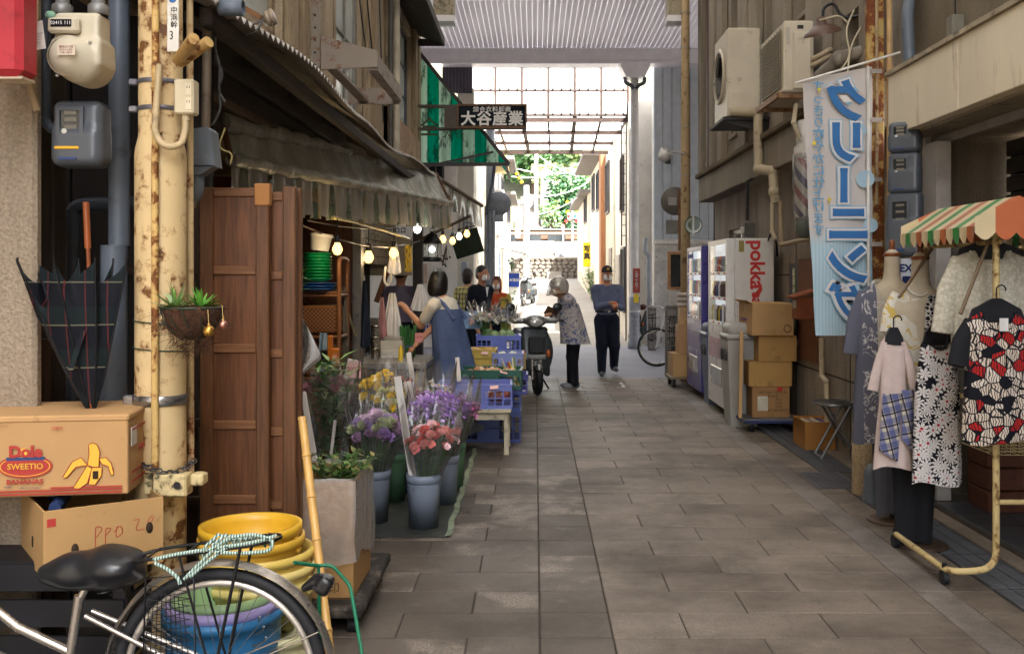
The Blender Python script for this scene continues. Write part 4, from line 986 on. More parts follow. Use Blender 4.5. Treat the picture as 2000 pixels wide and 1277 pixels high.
# walls that close the alley behind and beside the viewer
for x0,x1,y0,y1,lab in ((-3.2,-3.0,-14,3.4,'plain house wall behind the viewer on the left'),(2.9,3.1,-14,2.0,'plain house wall behind the viewer on the right'),(2.9,3.2,2.0,2.2,'wall return beside the clothes shop')):
    o = MB().box(x0,x1,y0,y1,0,7.6).build('house_wall',mk('#9a9184',.85)); tag(o,lab,'wall')
for lab,x in (('row of houses along the crossing street at the left',-16),('row of houses along the crossing street at the right',6.2)):
    o = MB().box(x,x + 9.8,20.95,26,0,6.6).box(x,x + 9.8,12,14.6,0,6.6).build('street_houses',M_wal2); tag(o,lab,'building')
# ================================================================== LEFT FOREGROUND
o = MB().box(-3.2,PX(70,3.4),3.4,3.45,0,7.6,.012).build('stucco_pillar',stucco('#9a8b78',75,1.0,.35)); tag(o,'rough beige stucco pillar at the left edge','wall')
RC = thing('boarded_recess','dark boarded recess behind the pipes and the hanging umbrella','wall',(-1.6,4.2,0))
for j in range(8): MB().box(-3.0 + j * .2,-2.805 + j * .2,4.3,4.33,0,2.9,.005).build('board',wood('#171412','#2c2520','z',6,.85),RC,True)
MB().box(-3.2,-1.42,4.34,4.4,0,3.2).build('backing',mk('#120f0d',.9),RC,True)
MB().box(PX(72,3.75),PX(118,3.75),3.7,3.8,0,2.3,.006).build('timber_post',wood('#2b231d','#4a3d31','z',6,.8),RC,True)
MB().box(PX(88,3.72),PX(112,3.72),3.62,3.68,0,PZ(660,3.7),.005).build('short_batten',wood('#3b2a20','#5a4334','z',6,.8),RC,True)
MB().box(PX(365,4.25),PX(395,4.25),4.2,4.26,0,2.1).build('batten',wood('#2b1d15','#46301f','z',6,.8),RC,True)
for py in (520,815,965): MB().box(PX(240,4.2),PX(400,4.2),4.14,4.18,PZ(py + 14,4.2),PZ(py,4.2)).build('ledge',wood('#2b1d15','#46301f','x',6,.8),RC,True)
RS = thing('red_sign','corner of a faded red hanging sign board at the top left','sign',P(10,150,3.1))
MB().box(PX(-90,3.1),PX(47,3.1),3.08,3.2,PZ(150,3.1),PZ(-60,3.1),.02).build('board',mk('#a32a33',.45,var=.15,dirt=.1,dcol='#6a1a20'),RS,True)
MB().box(PX(-90,3.1),PX(44,3.1),3.1,3.18,PZ(154,3.1),PZ(149,3.1)).build('bottom_edge',mk('#b9a68e',.7),RS,True)
M_pvc = mk('#5a626c',.45,var=.15,dirt=.1,dcol='#39393a'); M_pvcd = mk('#3d444d',.5,var=.15,dirt=.15)
M_hose = mk('#8d7a5c',.55,var=.15,dirt=.1)
# gas meter
q = 3.3 / F
GM = thing('gas_meter','cream gas meter with a paper tag on the left wall','meter',P(147,155,3.3))
g0 = GM.location
def L(px,py,d=0): p = P(px,py,3.3 + d); return p - g0
M_gm = mk('#bdb39c',.4,var=.08,spec=.5)
def rbox(px0,px1,py0,py1,d0,d1,rd): c = (L(px0,py0) + L(px1,py1)) / 2; return ('b',(c.x,(d0 + d1) / 2,c.z),(abs(px1 - px0) * q / 2,(d1 - d0) / 2,abs(py1 - py0) * q / 2),rd,None,0)
blob([rbox(105,193,24,80,.0,.1,.012),rbox(99,198,76,130,-.01,.12,.012),('c',L(140,112) + V((0,.0,0)),L(140,112) + V((0,.09,0)),.068,.068,0),('c',L(152,118) + V((0,.03,0)),L(152,118) + V((0,.1,0)),.075,.075,0)],.006,.012,'meter_body',M_gm,GM)
for dx in (0,16): MB().lathe([(.062,0),(.068,.004),(.068,.012),(.062,.016)],20,T(L(138 + dx,112) + V((0,-.012 + dx * .003,0))) @ rx(PI / 2)).build('cover_flange',M_gm,GM)
MB().box(L(100,0).x,L(160,0).x,-.03,0,L(0,68).z,L(0,37).z,.008).build('display_housing',M_gm,GM)
MB().box(L(108,0).x,L(148,0).x,-.033,-.03,L(0,57).z,L(0,43).z).build('display',mk('#17191d',.2,var=0),GM)
text('02415 111',.016,T(L(128,50) + V((0,-.034,0))) @ FACE,M_wt,'digits',GM,W=False,depth=.0003)
MB().box(L(134,0).x,L(168,0).x,-.0775,-.074,L(0,118).z,L(0,98).z).build('rating_plate',mk('#cdbfa9',.5),GM)
text('都市ガス用\nN 2.5 m3/h\n13A  2019',.009,T(L(151,108) + V((0,-.0785,0))) @ FACE,mk('#7a3a34',.6,var=0),'plate_lettering',GM,W=False,depth=.0003)
for px in (111,182): 
    MB().cyl(L(px,22) + V((0,.04,0)),L(px,-60) + V((0,.04,0)),.022,n=12).build('inlet_pipe',mk('#6f6f6e',.5),GM); MB().lathe([(.03,0),(.034,.005),(.034,.03),(.028,.035)],10,T(L(px,24) + V((0,.04,0)))).build('union_nut',mk('#7d7d7a',.45,.4),GM)
MB().grid(lambda u,v: L(lerp(50,98,u),lerp(58,112,v) + lerp(4,-10,u)) + V((lerp(0,.012,v),-.05 - .012 * math.sin(u * 3),0)),6,6).build('paper_tag',mk('#d5cfc6',.8,var=.05),GM)
text('ご使用量のお知らせ\nーーーーーーー\n検針日　ーーー\nーーーーーーー',.0095,T(L(76,86) + V((.005,-.064,0))) @ FACE @ rz(.12),mk('#4a4a4a',.7,var=0),'tag_lettering',GM,W=False,depth=.0002)
MB().ball(L(104,33) + V((0,-.02,0)),(.018,.012,.014),8,6).build('cloth_scrap',mk('#7fa890',.8),GM)
for px,py in ((180,86),(182,124),(117,150),(160,150)): MB().cyl(L(px,py) + V((0,-.012,0)),L(px,py) + V((0,-.02,0)),.005,n=6).build('screw',mk('#8a8578',.5),GM)
# electricity meter
q2 = 3.45 / F
def elec(name,lab,loc,w_,h_,d,rot=0,tape=None,cat='meter',grp='electricity meters'):
    m = thing(name,lab,cat,loc,rot,grp); mm = mk('#4b5057',.35,var=.15,spec=.5)
    blob([('b',(0,0,h_ * .5),(w_ / 2,d / 2,h_ / 2),.03,None,0),('b',(0,-d * .1,h_ * .3),(w_ * .5,d * .5,h_ * .3),.03,None,0)],.007,.02,'meter_case',mm,m)
    fz = -d * .62 if True else 0
    b = MB(); x0,x1,z0,z1 = -w_ * .36,w_ * .18,h_ * .42,h_ * .88; f = .012; y0,y1 = -d * .5 - .012,-d * .5 + .02
    b.box(x0,x1,y0,y1,z0,z0 + f).box(x0,x1,y0,y1,z1 - f,z1).box(x0,x0 + f,y0,y1,z0 + f,z1 - f).box(x1 - f,x1,y0,y1,z0 + f,z1 - f); b.build('window_frame',mm,m)
    MB().box(x0 + f,x1 - f,y0 + .006,y0 + .01,z0 + f,z1 - f).build('meter_window',mk('#22262a',.1,var=.2,spec=.7),m)
    for t in (.35,.6,.82): MB().box(lerp(x0,x1,.3),lerp(x0,x1,.75),y0 + .003,y0 + .006,lerp(z0,z1,t) - .008,lerp(z0,z1,t) + .006).build('dial',mk('#6a6558',.5),m)
    MB().cyl((lerp(x0,x1,.3),y0 + .006,lerp(z0,z1,.2)),(lerp(x0,x1,.3),y0,lerp(z0,z1,.2)),.009).build('seal_knob',mk('#b9b6ae',.4),m)
    if tape: MB().box(-w_ * .38,w_ * .1,-d * .61 - .004,-d * .61,h_ * .24,h_ * .28).build('yellow_tape',mk('#d8a520',.5),m)
    MB().box(-w_ * .3,w_ * .05,-d * .61 - .004,-d * .61,h_ * .08,h_ * .11).build('blue_label',mk('#243a70',.5),m)
    return m
elec('electricity_meter','grey electricity meter with a strip of yellow tape below the gas meter',P(162,326,3.45),96 * q2,126 * q2,.11,tape=1)
def pipe(name,lab,pts,r,mat,fit=(),n=14,grp=None,rad=.06):
    t = thing(name,lab,'pipe',pts[-1],group=grp); MB().tube(arcpts(pts,rad),r,n).build('pipe_run',mat,t,True)
    for p,h,rr in fit: MB().cyl(V(p) - V((0,0,h / 2)),V(p) + V((0,0,h / 2)),rr,n=n).build('collar',mat,t,True)
    return t
pipe('downpipe','thick grey plastic downpipe between the meters and the cream pole',[P(233,-80,3.75),P(233,480,3.75)],20 * 3.75 / F,M_pvc,[(P(233,300,3.75),.03,21.5 * 3.75 / F)])
pipe('downpipe_sleeve','wider grey pipe sleeve standing below the thick downpipe',[P(223,479,3.74),P(221,1040,3.74)],25 * 3.74 / F,M_pvc)
pipe('elbow_pipe','dark grey pipe with an elbow behind the umbrella',[P(270,398,4.0),P(140,400,4.0),P(140,1000,4.0)],14 * 4 / F,M_pvcd,[(P(140,440,4),.12,16 * 4 / F)])
pipe('gas_hose','tan hose curving down the stucco pillar',[P(69,-60,3.36),P(69,130,3.36),P(58,170,3.36),P(74,218,3.36)],7 * 3.36 / F,M_hose)
pipe('gas_pipe','grey iron gas pipe ending in an elbow beside the tan hose',[P(88,-60,3.5),P(88,245,3.5),P(125,262,3.5)],10.5 * 3.5 / F,M_pvcd,[(P(88,50,3.5),.03,12.5 * 3.5 / F),(P(88,222,3.5),.03,12 * 3.5 / F)])
# umbrella
UM = thing('umbrella','half-folded dark plaid umbrella hanging by its wooden handle','umbrella',P(178,800,3.36))
u0 = UM.location; MU = N('plaid_cloth'); MU.set(.75,0,.2); sp = MU.n('SeparateXYZ'); MU.l(MU.obj,sp.inputs[0])
def lines(ax,s,wd): return MU.math('LESS_THAN',MU.math('FRACT',MU.math('MULTIPLY',sp.outputs[ax],s)),wd)
c = MU.mix(MU.math('LESS_THAN',MU.math('FRACT',MU.math('MULTIPLY',sp.outputs['Z'],7)),.45),'#0b0e16','#0f1a1c'); c = MU.mix(lines('X',17,.5),c,MU.mix(.35,c,'#0a0d16'))
c = MU.mix(MU.math('MULTIPLY',lines('Z',7,.03),.6),c,'#77745f'); c = MU.mix(MU.math('MULTIPLY',lines('X',17,.07),.5),c,'#6a2a2a'); MU.col(c); MU.bump(MU.noise(30,3),.3,.004)
def um(u,v):
    a = u * 2 * PI; k = abs(math.sin(a * 4)) ; r = (.012 + .165 * v ** .85 * (1 - .22 * k * min(1,v * 1.6))) * (1 + .1 * math.sin(a * 3 + 1) * v) * (1 - .25 * max(0,v - .8) * 5 * k)
    z = .5 * v - (.11 + .06 * math.sin(a * 2.0)) * k ** .8 * v ** 2.4
    return (r * math.cos(a) * 1.05 - .08 * v,r * math.sin(a) * .5,z)
MB().grid(um,96,14).build('canopy',MU.m,UM)
for j in range(8):
    a = j * PI / 4; MB().tube([um(j / 8,t / 6) for t in range(7)] + [V(um(j / 8,1)) + V((0,0,.012))],.0035,5).build('rib',mk('#1a1a1e',.4,.5),UM)
MB().tube([P(168,395,3.32) - u0,P(172,485,3.32) - u0],.0105,10).build('handle',wood('#7a3c1c','#a85a2c','z',5,.3),UM)
MB().tube([P(172,484,3.32) - u0,P(176,590,3.32) - u0,(0,0,-.02)],.007,8).build('shaft',wood('#6a3418','#8f4a24','z',5,.4),UM)
MB().grid(lambda u,v: (lerp(-.03,-.012,u) - .03 * v + .02,-.085 + .03 * (1 - v),.27 - .13 * v),2,6).build('tie_strap',MU.m,UM); MB().ball((-.03,-.068,.15),(.008,.004,.008),8,6).build('button',mk('#a08050',.4),UM)
# cream pole and what is fixed on it
CP = thing('cream_pole','peeling cream steel pole with a numbered plate at the left','pole',(PX(314,3.5),3.5,0))
c0 = CP.location; M_cp = rusty('#d3b888',.42,'#33231a','#8a5a2c',16)
MB().lathe([(.088,0),(.086,.9),(.0865,PZ(305,3.5)),(.083,PZ(290,3.5)),(.074,PZ(268,3.5)),(.072,4.5)],32,cap=True).build('shaft',M_cp,CP)
MB().tube([(.018,-.096,4.5),(.018,-.096,PZ(290,3.5)),(.018,-.1,PZ(310,3.5)),(.018,-.1,PZ(915,3.4))],.0125,10).build('conduit',rusty('#c9a868',.62,'#3a1f10','#8f5522',18),CP)
for py in (168,220): MB().lathe([(.077,0),(.079,.003),(.079,.013),(.077,.016)],28,T(0,0,PZ(py,3.5))).build('strap',mk('#77757c',.35,.6),CP); MB().bx((-.082,-.03,PZ(py - 3,3.5)),(.03,.03,.022),.004).build('strap_buckle',mk('#77757c',.35,.6),CP)
MB().lathe([(.09,0),(.094,.004),(.094,.032),(.09,.036)],32,T(0,0,PZ(792,3.45))).build('steel_clamp',mk('#9b9a9a',.25,.9),CP)
MB().box(PX(246,3.5) - c0.x,PX(270,3.5) - c0.x,-.03,.02,PZ(790,3.5),PZ(770,3.5),.004).build('clamp_link',mk('#9b9a9a',.25,.9),CP)
MB().box(PX(329,3.42) - c0.x,PX(352,3.42) - c0.x,-.094,-.088,PZ(103,3.42),PZ(-20,3.42),.002).build('number_plate',mk('#cfcac0',.5,dirt=.1,dcol='#8a7a5c'),CP)
M_ink = mk('#16161a',.6,var=0)
text('中浜幹',.025,T(PX(341,3.41) - c0.x,-.0955,PZ(36,3.41)) @ FACE,M_ink,'plate_lettering',CP,W=False,vert=True,depth=.0005); text('3',.042,T(PX(336,3.41) - c0.x,-.0955,PZ(71,3.41)) @ FACE,M_ink,'plate_number',CP,W=False,depth=.0005,sx=.7)
MB().ball((PX(338,3.41) - c0.x,-.095,PZ(2,3.41)),(.012,.002,.008),8,6).build('plate_emblem',mk('#2a6ab0',.5),CP)
SX = thing('socket_box','cream outlet box with two sockets strapped to the cream pole','outlet',P(361,225,3.45))
MB().box(PX(341,3.43) - SX.location.x,PX(380,3.43) - SX.location.x,-.03,.03,0,.12,.006).build('box',mk('#cdbf9f',.45,var=.06),SX)
for z in (.035,.085): 
    MB().box(.012,.034,-.032,-.03,z - .022,z + .02,.001).build('socket_plate',mk('#d5c8aa',.4,var=0),SX)
    for dx in (.018,.026): MB().box(dx,dx + .002,-.033,-.0318,z + .002,z + .01).build('slot',M_ink,SX)
MB().tube([SX.location * 0 + V((.005,0,0)),V((.005,0,-.02))],.016,12).build('gland',mk('#b5a482',.5),SX)
def ribbed(pts,r,n=8,pitch=.008):
    pts = arcpts(pts,.1,8); L_ = [0]
    for a,b in zip(pts,pts[1:]): L_.append(L_[-1] + (b - a).length)
    out = []; rr = []; s = 0; i = 0
    while s < L_[-1]:
        while i < len(pts) - 2 and L_[i + 1] < s: i += 1
        t = (s - L_[i]) / max(1e-6,L_[i + 1] - L_[i]); out.append(pts[i].lerp(pts[i + 1],t)); rr.append(r * (1.0 if len(out) % 2 else .84)); s += pitch / 2
    return MB().tube(out,rr,n)
def condu(lab,pts,r,mat): o = ribbed(pts,r).build('ribbed_conduit',mat); tag(o,lab,'conduit','ribbed conduits')
condu('cream ribbed conduit looping up into the outlet box',[P(312,126,3.38),P(306,200,3.38),P(302,262,3.38),P(322,288,3.38),P(355,284,3.4),P(363,250,3.44),P(362,232,3.45)],.013,mk('#b5a07a',.5,dirt=.2,dcol='#6a5a40'))
condu('thick brown ribbed conduit running down into the grey hopper',[P(425,5,3.8),P(405,40,3.8),P(404,120,3.8),P(402,256,3.8)],.019,mk('#6d5f4d',.5,dirt=.2))
def stub(lab,a,b): o = MB().tube([a,b],.02,12).tube([b,b + (b - a) * .001],.014,12).build('cut_pipe_stub',rusty('#b5945c',.5)); tag(o,lab,'pipe','cut pipe stubs')
stub('upper rusty pipe stub pointing out of the cream pole',P(348,118,3.4),P(378,76,3.25)); stub('lower rusty pipe stub pointing to the ribbed conduit',P(352,122,3.42),P(408,82,3.35))
pipe('thin_pipe','thin rusty cream pipe standing just right of the cream pole',[P(371,-60,3.6),P(371,120,3.6),P(373,940,3.6)],.0125,rusty('#c9b083',.5,'#3a1f10','#8f5522',18),(),10)
HP = thing('rain_hopper','dented grey rain hopper with an elbow beneath it','hopper',P(398,392,3.8)); h0 = HP.location; s_ = 3.8 / F
MB().prism([(-22 * s_,.13),(26 * s_,.13),(30 * s_,.125),(22 * s_,.26),(14 * s_,.275),(-20 * s_,.265)],.09,T(0,.04,0) @ rx(PI / 2)).build('hopper_box',mk('#5f666d',.5,dirt=.15,dcol='#b9ad8a'),HP)
MB().prism([(-22 * s_,.128),(26 * s_,.128),(0,.095),(-20 * s_,.095)],.07,T(0,.03,0) @ rx(PI / 2)).build('hopper_neck',mk('#5f666d',.5),HP)
MB().tube(arcpts([(-.02,0,.1),(-.02,0,.03),(-.06,.03,-.01)],.05),.022,12).build('elbow',mk('#5f666d',.5,dirt=.25,dcol='#b9ad8a'),HP)
LK = thing('lock_box','peeling steel lock box with a chain wrapped round the cream pole','lock',P(335,965,3.4)); l0 = LK.location; M_lk = rusty('#c9b687',.6,'#2c3a30','#5a4a34',22)
MB().box(PX(303,3.38) - l0.x,PX(368,3.38) - l0.x,-.045,.03,0,.075,.006).build('box',M_lk,LK); MB().box(PX(290,3.42) - l0.x,PX(303,3.42) - l0.x,-.01,0,.005,.075).build('flange',M_lk,LK)
MB().cyl((.035,-.046,.04),(.035,-.03,.04),.013).build('keyhole',M_ink,LK); MB().box(.065,.11,-.01,.05,.03,.07,.006).build('hasp',M_lk,LK)
for j in range(16):
    a = -2.9 + j * .2; p = V((.09 * math.cos(a) - .038,.09 * math.sin(a) + .055,.09 + .012 * math.sin(j * .5))); MB().tube([p + V((.013 * math.cos(t),.004 * math.sin(t) + (.004 if j % 2 else 0),.008 * math.sin(t) * (1 if j % 2 else .4))) for t in [k * PI / 3 for k in range(6)]],.003,5,True).build('chain_link',mk('#4a4a4a',.4,.8),LK)
wr = MB()
for py in (608,660): wr.tube([(c0.x + .09 * math.cos(a),c0.y + .09 * math.sin(a),PZ(py,3.5) - .006 * (a + 1.5)) for a in [PI + k * PI / 8 for k in range(9)]],.0025,5)
wr.build('green_tie_wire',mk('#1d3a2c',.5),CP,True)
# hanging basket
HB = thing('hanging_basket','coir-lined wire basket with two air plants tied to the cream pole','basket',P(375,670,3.3)); s_ = 3.3 / F
MC = mk('#4a3020',.95,var=.5,vs_=40,bump=1.0,bs=120)
MB().lathe([(.005,.01),(.045,.02),(.075,.05),(.094,.1),(.098,.12),(.085,.122),(.03,.115)],24,mi=0,wob=lambda a,z: 1 + .07 * math.sin(a * 5 + z * 60) + .05 * math.sin(a * 11)).build('coir_liner',MC,HB)
fz = MB(); rnd = random.Random(4)
for j in range(600):
    a = rnd.uniform(0,2 * PI); z = rnd.uniform(-.03,.12); r = .1 * math.sqrt(max(0.05,min(1,(z + .03) / .13))); p = V((r * math.cos(a),r * math.sin(a),z)); d = V((rnd.gauss(0,.03),rnd.gauss(0,.03),rnd.gauss(-.01,.02)))
    fz.tube([p,p + d * .6 + V((0,0,.006)),p + d],.0006,3,caps=False)
fz.build('coir_fibre',MC,HB,kind='stuff')
MB().tube([(.102 * math.cos(a),.102 * math.sin(a),.118) for a in [k * PI / 16 for k in range(32)]],.0028,6,True).build('rim_wire',mk('#1d3a2c',.4),HB)
for j in range(12):
    a = j * PI / 6; MB().tube([(.102 * math.cos(a),.102 * math.sin(a),.118),(.09 * math.cos(a + .15),.09 * math.sin(a + .15),.07),(.06 * math.cos(a + .3),.06 * math.sin(a + .3),.035),(.03 * math.cos(a + .3),.03 * math.sin(a + .3),.01)],.0018,5).build('basket_wire',mk('#1d3a2c',.4),HB)
def airplant(par,c,h,n,mats,seed,rnd_up=.9,wd=.007):
    rnd = random.Random(seed)
    for i in range(n):
        a = i * 2.4 + rnd.uniform(-.2,.2); t = rnd.uniform(.15,1.25); d = V((math.cos(a) * math.sin(t),math.sin(a) * math.sin(t),math.cos(t) * rnd_up)); s = V((-math.sin(a),math.cos(a),0)); l = h * rnd.uniform(.7,1.1)
        b = MB(); pts = [V(c) + d * l * k - V((0,0,.2 * l * k * k * math.sin(t))) for k in (0,.4,.75,1)]; ws = [wd,wd * .9,wd * .5,.0004]
        vv = []
        for p,w_ in zip(pts,ws): vv += [p - s * w_,p + V((0,0,-w_ * .5)),p + s * w_]
        b.add(vv,[(k * 3 + j,k * 3 + j + 1,k * 3 + j + 4,k * 3 + j + 3) for k in range(3) for j in range(2)],0,True); b.build('leaf',mats[i % len(mats)],par)
airplant(HB,(-.045,-.03,.115),.105,34,[leafmat('#4f7a34','#7fa64c'),leafmat('#6f8f58','#a2b888')],1); airplant(HB,(.03,.0,.115),.095,30,[leafmat('#3a7a2a','#6aa23c')],2)
OR = [('gold_bauble','gold bauble hanging from the wire basket',P(408,646,3.22),'#c79a4c',.0185),('pink_bauble','small pink bauble on the right of the wire basket',P(436,634,3.25),'#c08a78',.014)]
for nm,lb,p,c,r in OR:
    t = thing(nm,lb,'bauble',p - V((0,0,r))); MB().ball((0,0,r),r,16,10).build('ball',mk(c,.28,.85,var=.1),t); MB().cyl((0,0,2 * r - .002),(0,0,2 * r + .006),.005,n=8).build('cap',mk('#c9a868',.3,.9),t); MB().tube([(0,0,2 * r + .005),(-.005,.005,2 * r + .05)],.0012,4).build('string',mk('#c9a868',.4),t)
# wooden shutter panels
def shutter(lab,x0,x1,Y,zt,zb,rails,mwf,mwp,ext=False,tape=False):
    t = thing('wooden_shutter',lab,'shutter',((x0 + x1) / 2,Y,zb),group='wooden shutters leaning by the shop'); sw = .052
    MB().box(x0,x0 + sw,Y - .018,Y + .018,zb,zt,.004).build('stile',mwf,t,True); MB().box(x1 - sw,x1,Y - .018,Y + .018,zb,zt + .01,.004).build('stile',mwf,t,True)
    for z in rails: MB().box(x0 + sw,x1 - sw,Y - .014,Y + .014,z - .018,z + .018,.004).build('rail',mwr,t,True)
    MB().box(x0 + sw,x1 - sw,Y - .004,Y + .004,zb + .02,zt - .01).build('panel',mwp,t,True)
    if tape: MB().box(x1 - sw - .004,x1 + .004,Y - .024,Y + .024,zt - .075,zt + .014,.004).build('cardboard_wrap',mk('#a5713f',.8,var=.1),t,True)
    return t
mwf = wood('#4c2f1a','#7c5232','z',8,.5); mwp = wood('#4a2b16','#7a4c2c','z',7,.45,.3); mwr = wood('#5e3b20','#8c5f3c','x',8,.5)
shutter('near brown wooden shutter panel with a cardboard-wrapped corner',PX(393,4.0),PX(527,4.0),4.0,PZ(366,4.0),.02,[PZ(y,4.0) for y in (376,528,680,829,974,1120)],mwf,mwp,tape=True)
shutter('second brown wooden shutter panel standing behind the first',PX(488,4.06),PX(579,4.06),4.06,PZ(370,4.06),.02,[PZ(y,4.06) for y in (384,538,690,842,985,1130)],mwf,mwp)
shutter('third brown wooden shutter seen edge on',PX(500,4.14),PX(590,4.14),4.14,PZ(372,4.14),.02,[PZ(y,4.14) for y in (384,700,985)],mwf,mwp)
# cartons
def card(c='#b08a5c'): return mk(c,.85,var=.08,vs_=4,dirt=.06,dcol='#7a5a38',st=(1,1,1),bump=.08,bs=120)
DB = thing('banana_carton','battered banana carton with red print and a drawn banana','carton',(PX(250,3.22),3.22,PZ(964,3.22)),R(8)); w_,d_,h_ = .56,.37,.258
M_ca = card(); M_cad = mk('#2a1c10',.9)
MB().box(-w_,0,0,d_,0,h_ - .004,.004).build('carton_body',M_ca,DB); MB().box(-w_ - .004,.004,-.004,d_ + .004,h_ - .022,h_,.005).build('lid',card('#b58e60'),DB)
M_red = mk('#a3332c',.7,var=.1); M_yel = mk('#d8a83a',.7,var=.1); M_blu = mk('#2c3f6a',.7,var=0)
def fl(px,py): s = 3.22 / F; return (px - 250) * s,(964 - py) * s
def front(poly,mat,name,d=.0015): MB().prism([fl(*p) for p in poly],d,T(0,-.0045,0) @ rx(PI / 2)).build(name,mat,DB)
def ell(cx,cy,a,b,n=28): return [(cx + a * math.cos(k * 2 * PI / n),cy + b * math.sin(k * 2 * PI / n)) for k in range(n)]
front(ell(62,905,50,22)[::-1],M_red,'oval_badge'); front(ell(62,905,46,19)[::-1],M_yel,'badge_ring',.002); front(ell(62,905,44,17.5)[::-1],M_red,'badge_field',.0025)
front([(28,887),(28,893),(98,893),(98,887)][::-1],M_blu,'blue_bar',.003)
def tx(b,px,py,sz,mat,nm,bold=0,sx=1,al='CENTER'): x,z = fl(px,py); text(b,sz,T(x,-.009,z) @ FACE,mat,nm,DB,W=False,depth=.0004,bold=bold,sx=sx,align=al)
tx('Dole',63,877,.05,M_red,'brand_lettering',.0022); tx('SWEETIO',63,905,.026,M_yel,'badge_lettering',.0003); tx('BANANAS',62,934,.021,M_red,'product_lettering',.0006,1.15)
tx('ITEM:',121,833,.015,M_red,'item_lettering'); tx('PQ-078',32,944,.007,M_blu,'code_lettering'); tx('UNIT:15-18, 94306C7',72,946,.007,M_blu,'net_lettering')
front(ell(60,877,9,7)[::-1],M_yel,'sun_mark',.004)
def ban(pts,nm):
    pts = [(x,y) for x,y in pts]; cx = sum(p[0] for p in pts) / len(pts); cy = sum(p[1] for p in pts) / len(pts)
    A = sum(x0 * y1 - x1 * y0 for (x0,y0),(x1,y1) in zip(pts,pts[1:] + pts[:1])); pts = pts if A < 0 else pts[::-1]
    front(pts,M_yel,nm,.002); MB().tube([(*[fl(*p)[0]],-.0068,fl(*p)[1]) for p in pts],.0012,4,True).build('banana_outline',M_red,DB)
ban([(178,866),(185,862),(194,866),(199,880),(197,908),(190,910),(176,905),(179,885)],'banana_tip'); ban([(176,905),(164,890),(148,898),(130,928),(138,928),(155,908),(170,906)],'banana_peel')
ban([(197,893),(210,891),(220,903),(225,924),(219,925),(214,908),(203,904)],'banana_peel'); ban([(176,906),(172,912),(150,948),(160,951),(176,940),(184,912)],'banana_peel'); ban([(184,910),(178,942),(190,944),(202,926),(203,910)],'banana_peel')
for y0,y1,x0 in ((946,949,108),(951,954,0),(957,960,0)): front([(x0,y0),(x0,y1),(240,y1),(240,y0)][::-1],M_red,'print_stripe')
front([(186,917),(186,932),(196,932),(196,917)][::-1],M_cad,'hand_hole',.004)
for dz in (.03,.06,.2): MB().box(.0045,.006,.03,.3,dz,dz + .006).build('side_stripe',M_red,DB)
text('BANANAS',.03,T(.0055,.18,.13) @ RIGHT,M_red,'side_lettering',DB,W=False,depth=.0004); MB().box(.0045,.0058,.02,.09,.15,.21).build('white_label',mk('#cfc9bf',.7),DB)
OB = thing('open_carton','open brown carton with red marker scrawl under the banana carton','carton',(PX(85,3.07),3.07,PZ(1135,3.07)),R(36)); s_ = .52
t_ = .006; h_ = .215; OC = card('#a98556')
for nm,bb in (('right_wall',(0,.36,0,t_)),('left_wall',(0,t_,t_ + .001,s_)),('back_wall',(.36 - t_,.36,t_ + .001,s_)),('far_wall',(t_ + .001,.36 - t_ - .001,s_ - t_,s_))):
    MB().box(bb[0],bb[1],bb[2],bb[3],0,h_,.001).build(nm,OC,OB)
MB().box(t_,.36 - t_,t_,s_ - t_,0,.006).build('floor',OC,OB)
for x,z in ((.09,.085),(.315,.12)): MB().lathe([(.011,0),(.011,.002)],12,T(x,-.0005,z) @ rx(PI / 2) @ Matrix.Diagonal((1,1.7,1,1)),cap=True).build('hand_hole',M_cad,OB)
MB().lathe([(.011,0),(.011,.002)],12,T(-.0005,.18,.085) @ ry(-PI / 2) @ Matrix.Diagonal((1.7,1,1,1)),cap=True).build('hand_hole',M_cad,OB)
sc = MB(); 
for pts in ([(.15,.06),(.15,.15),(.175,.14),(.15,.11)],[(.18,.085),(.18,.14),(.2,.135),(.18,.115)],[(.205,.12),(.225,.145),(.235,.115),(.21,.1),(.215,.14)],[(.265,.15),(.285,.155),(.27,.115),(.3,.118)],[(.325,.16),(.305,.14),(.33,.115),(.308,.11),(.33,.155)]): sc.tube(arcpts([(x,-.001,z) for x,z in pts],.02),.0012,4)
sc.build('marker_scrawl',M_red,OB); MB().box(.01,.035,-.0015,0,.165,.19).build('print_block',M_red,OB)
MB().tube([(.05,.1,.2),(.1,.2,.215),(.08,.3,.205)],.02,8).build('blue_bundle',mk('#22345c',.6),OB)
CRb = thing('black_crate','dark crate holding up the cartons behind the saddle','crate',(-1.66,3.45,0)); M_bk = mk('#15151a',.5)
for j in range(5):
    MB().box(-.34,.34,-.26,-.245,.03 + j * .115,.115 + j * .115).build('slat',M_bk,CRb); MB().box(.33,.345,-.245,.26,.03 + j * .115,.115 + j * .115).build('side_slat',M_bk,CRb)
MB().box(-.34,.34,-.25,.26,.56,.582).build('top',M_bk,CRb)
for x in (-.32,.32): MB().box(x - .02,x + .02,-.243,-.2,0,.56).build('corner_post',M_bk,CRb)
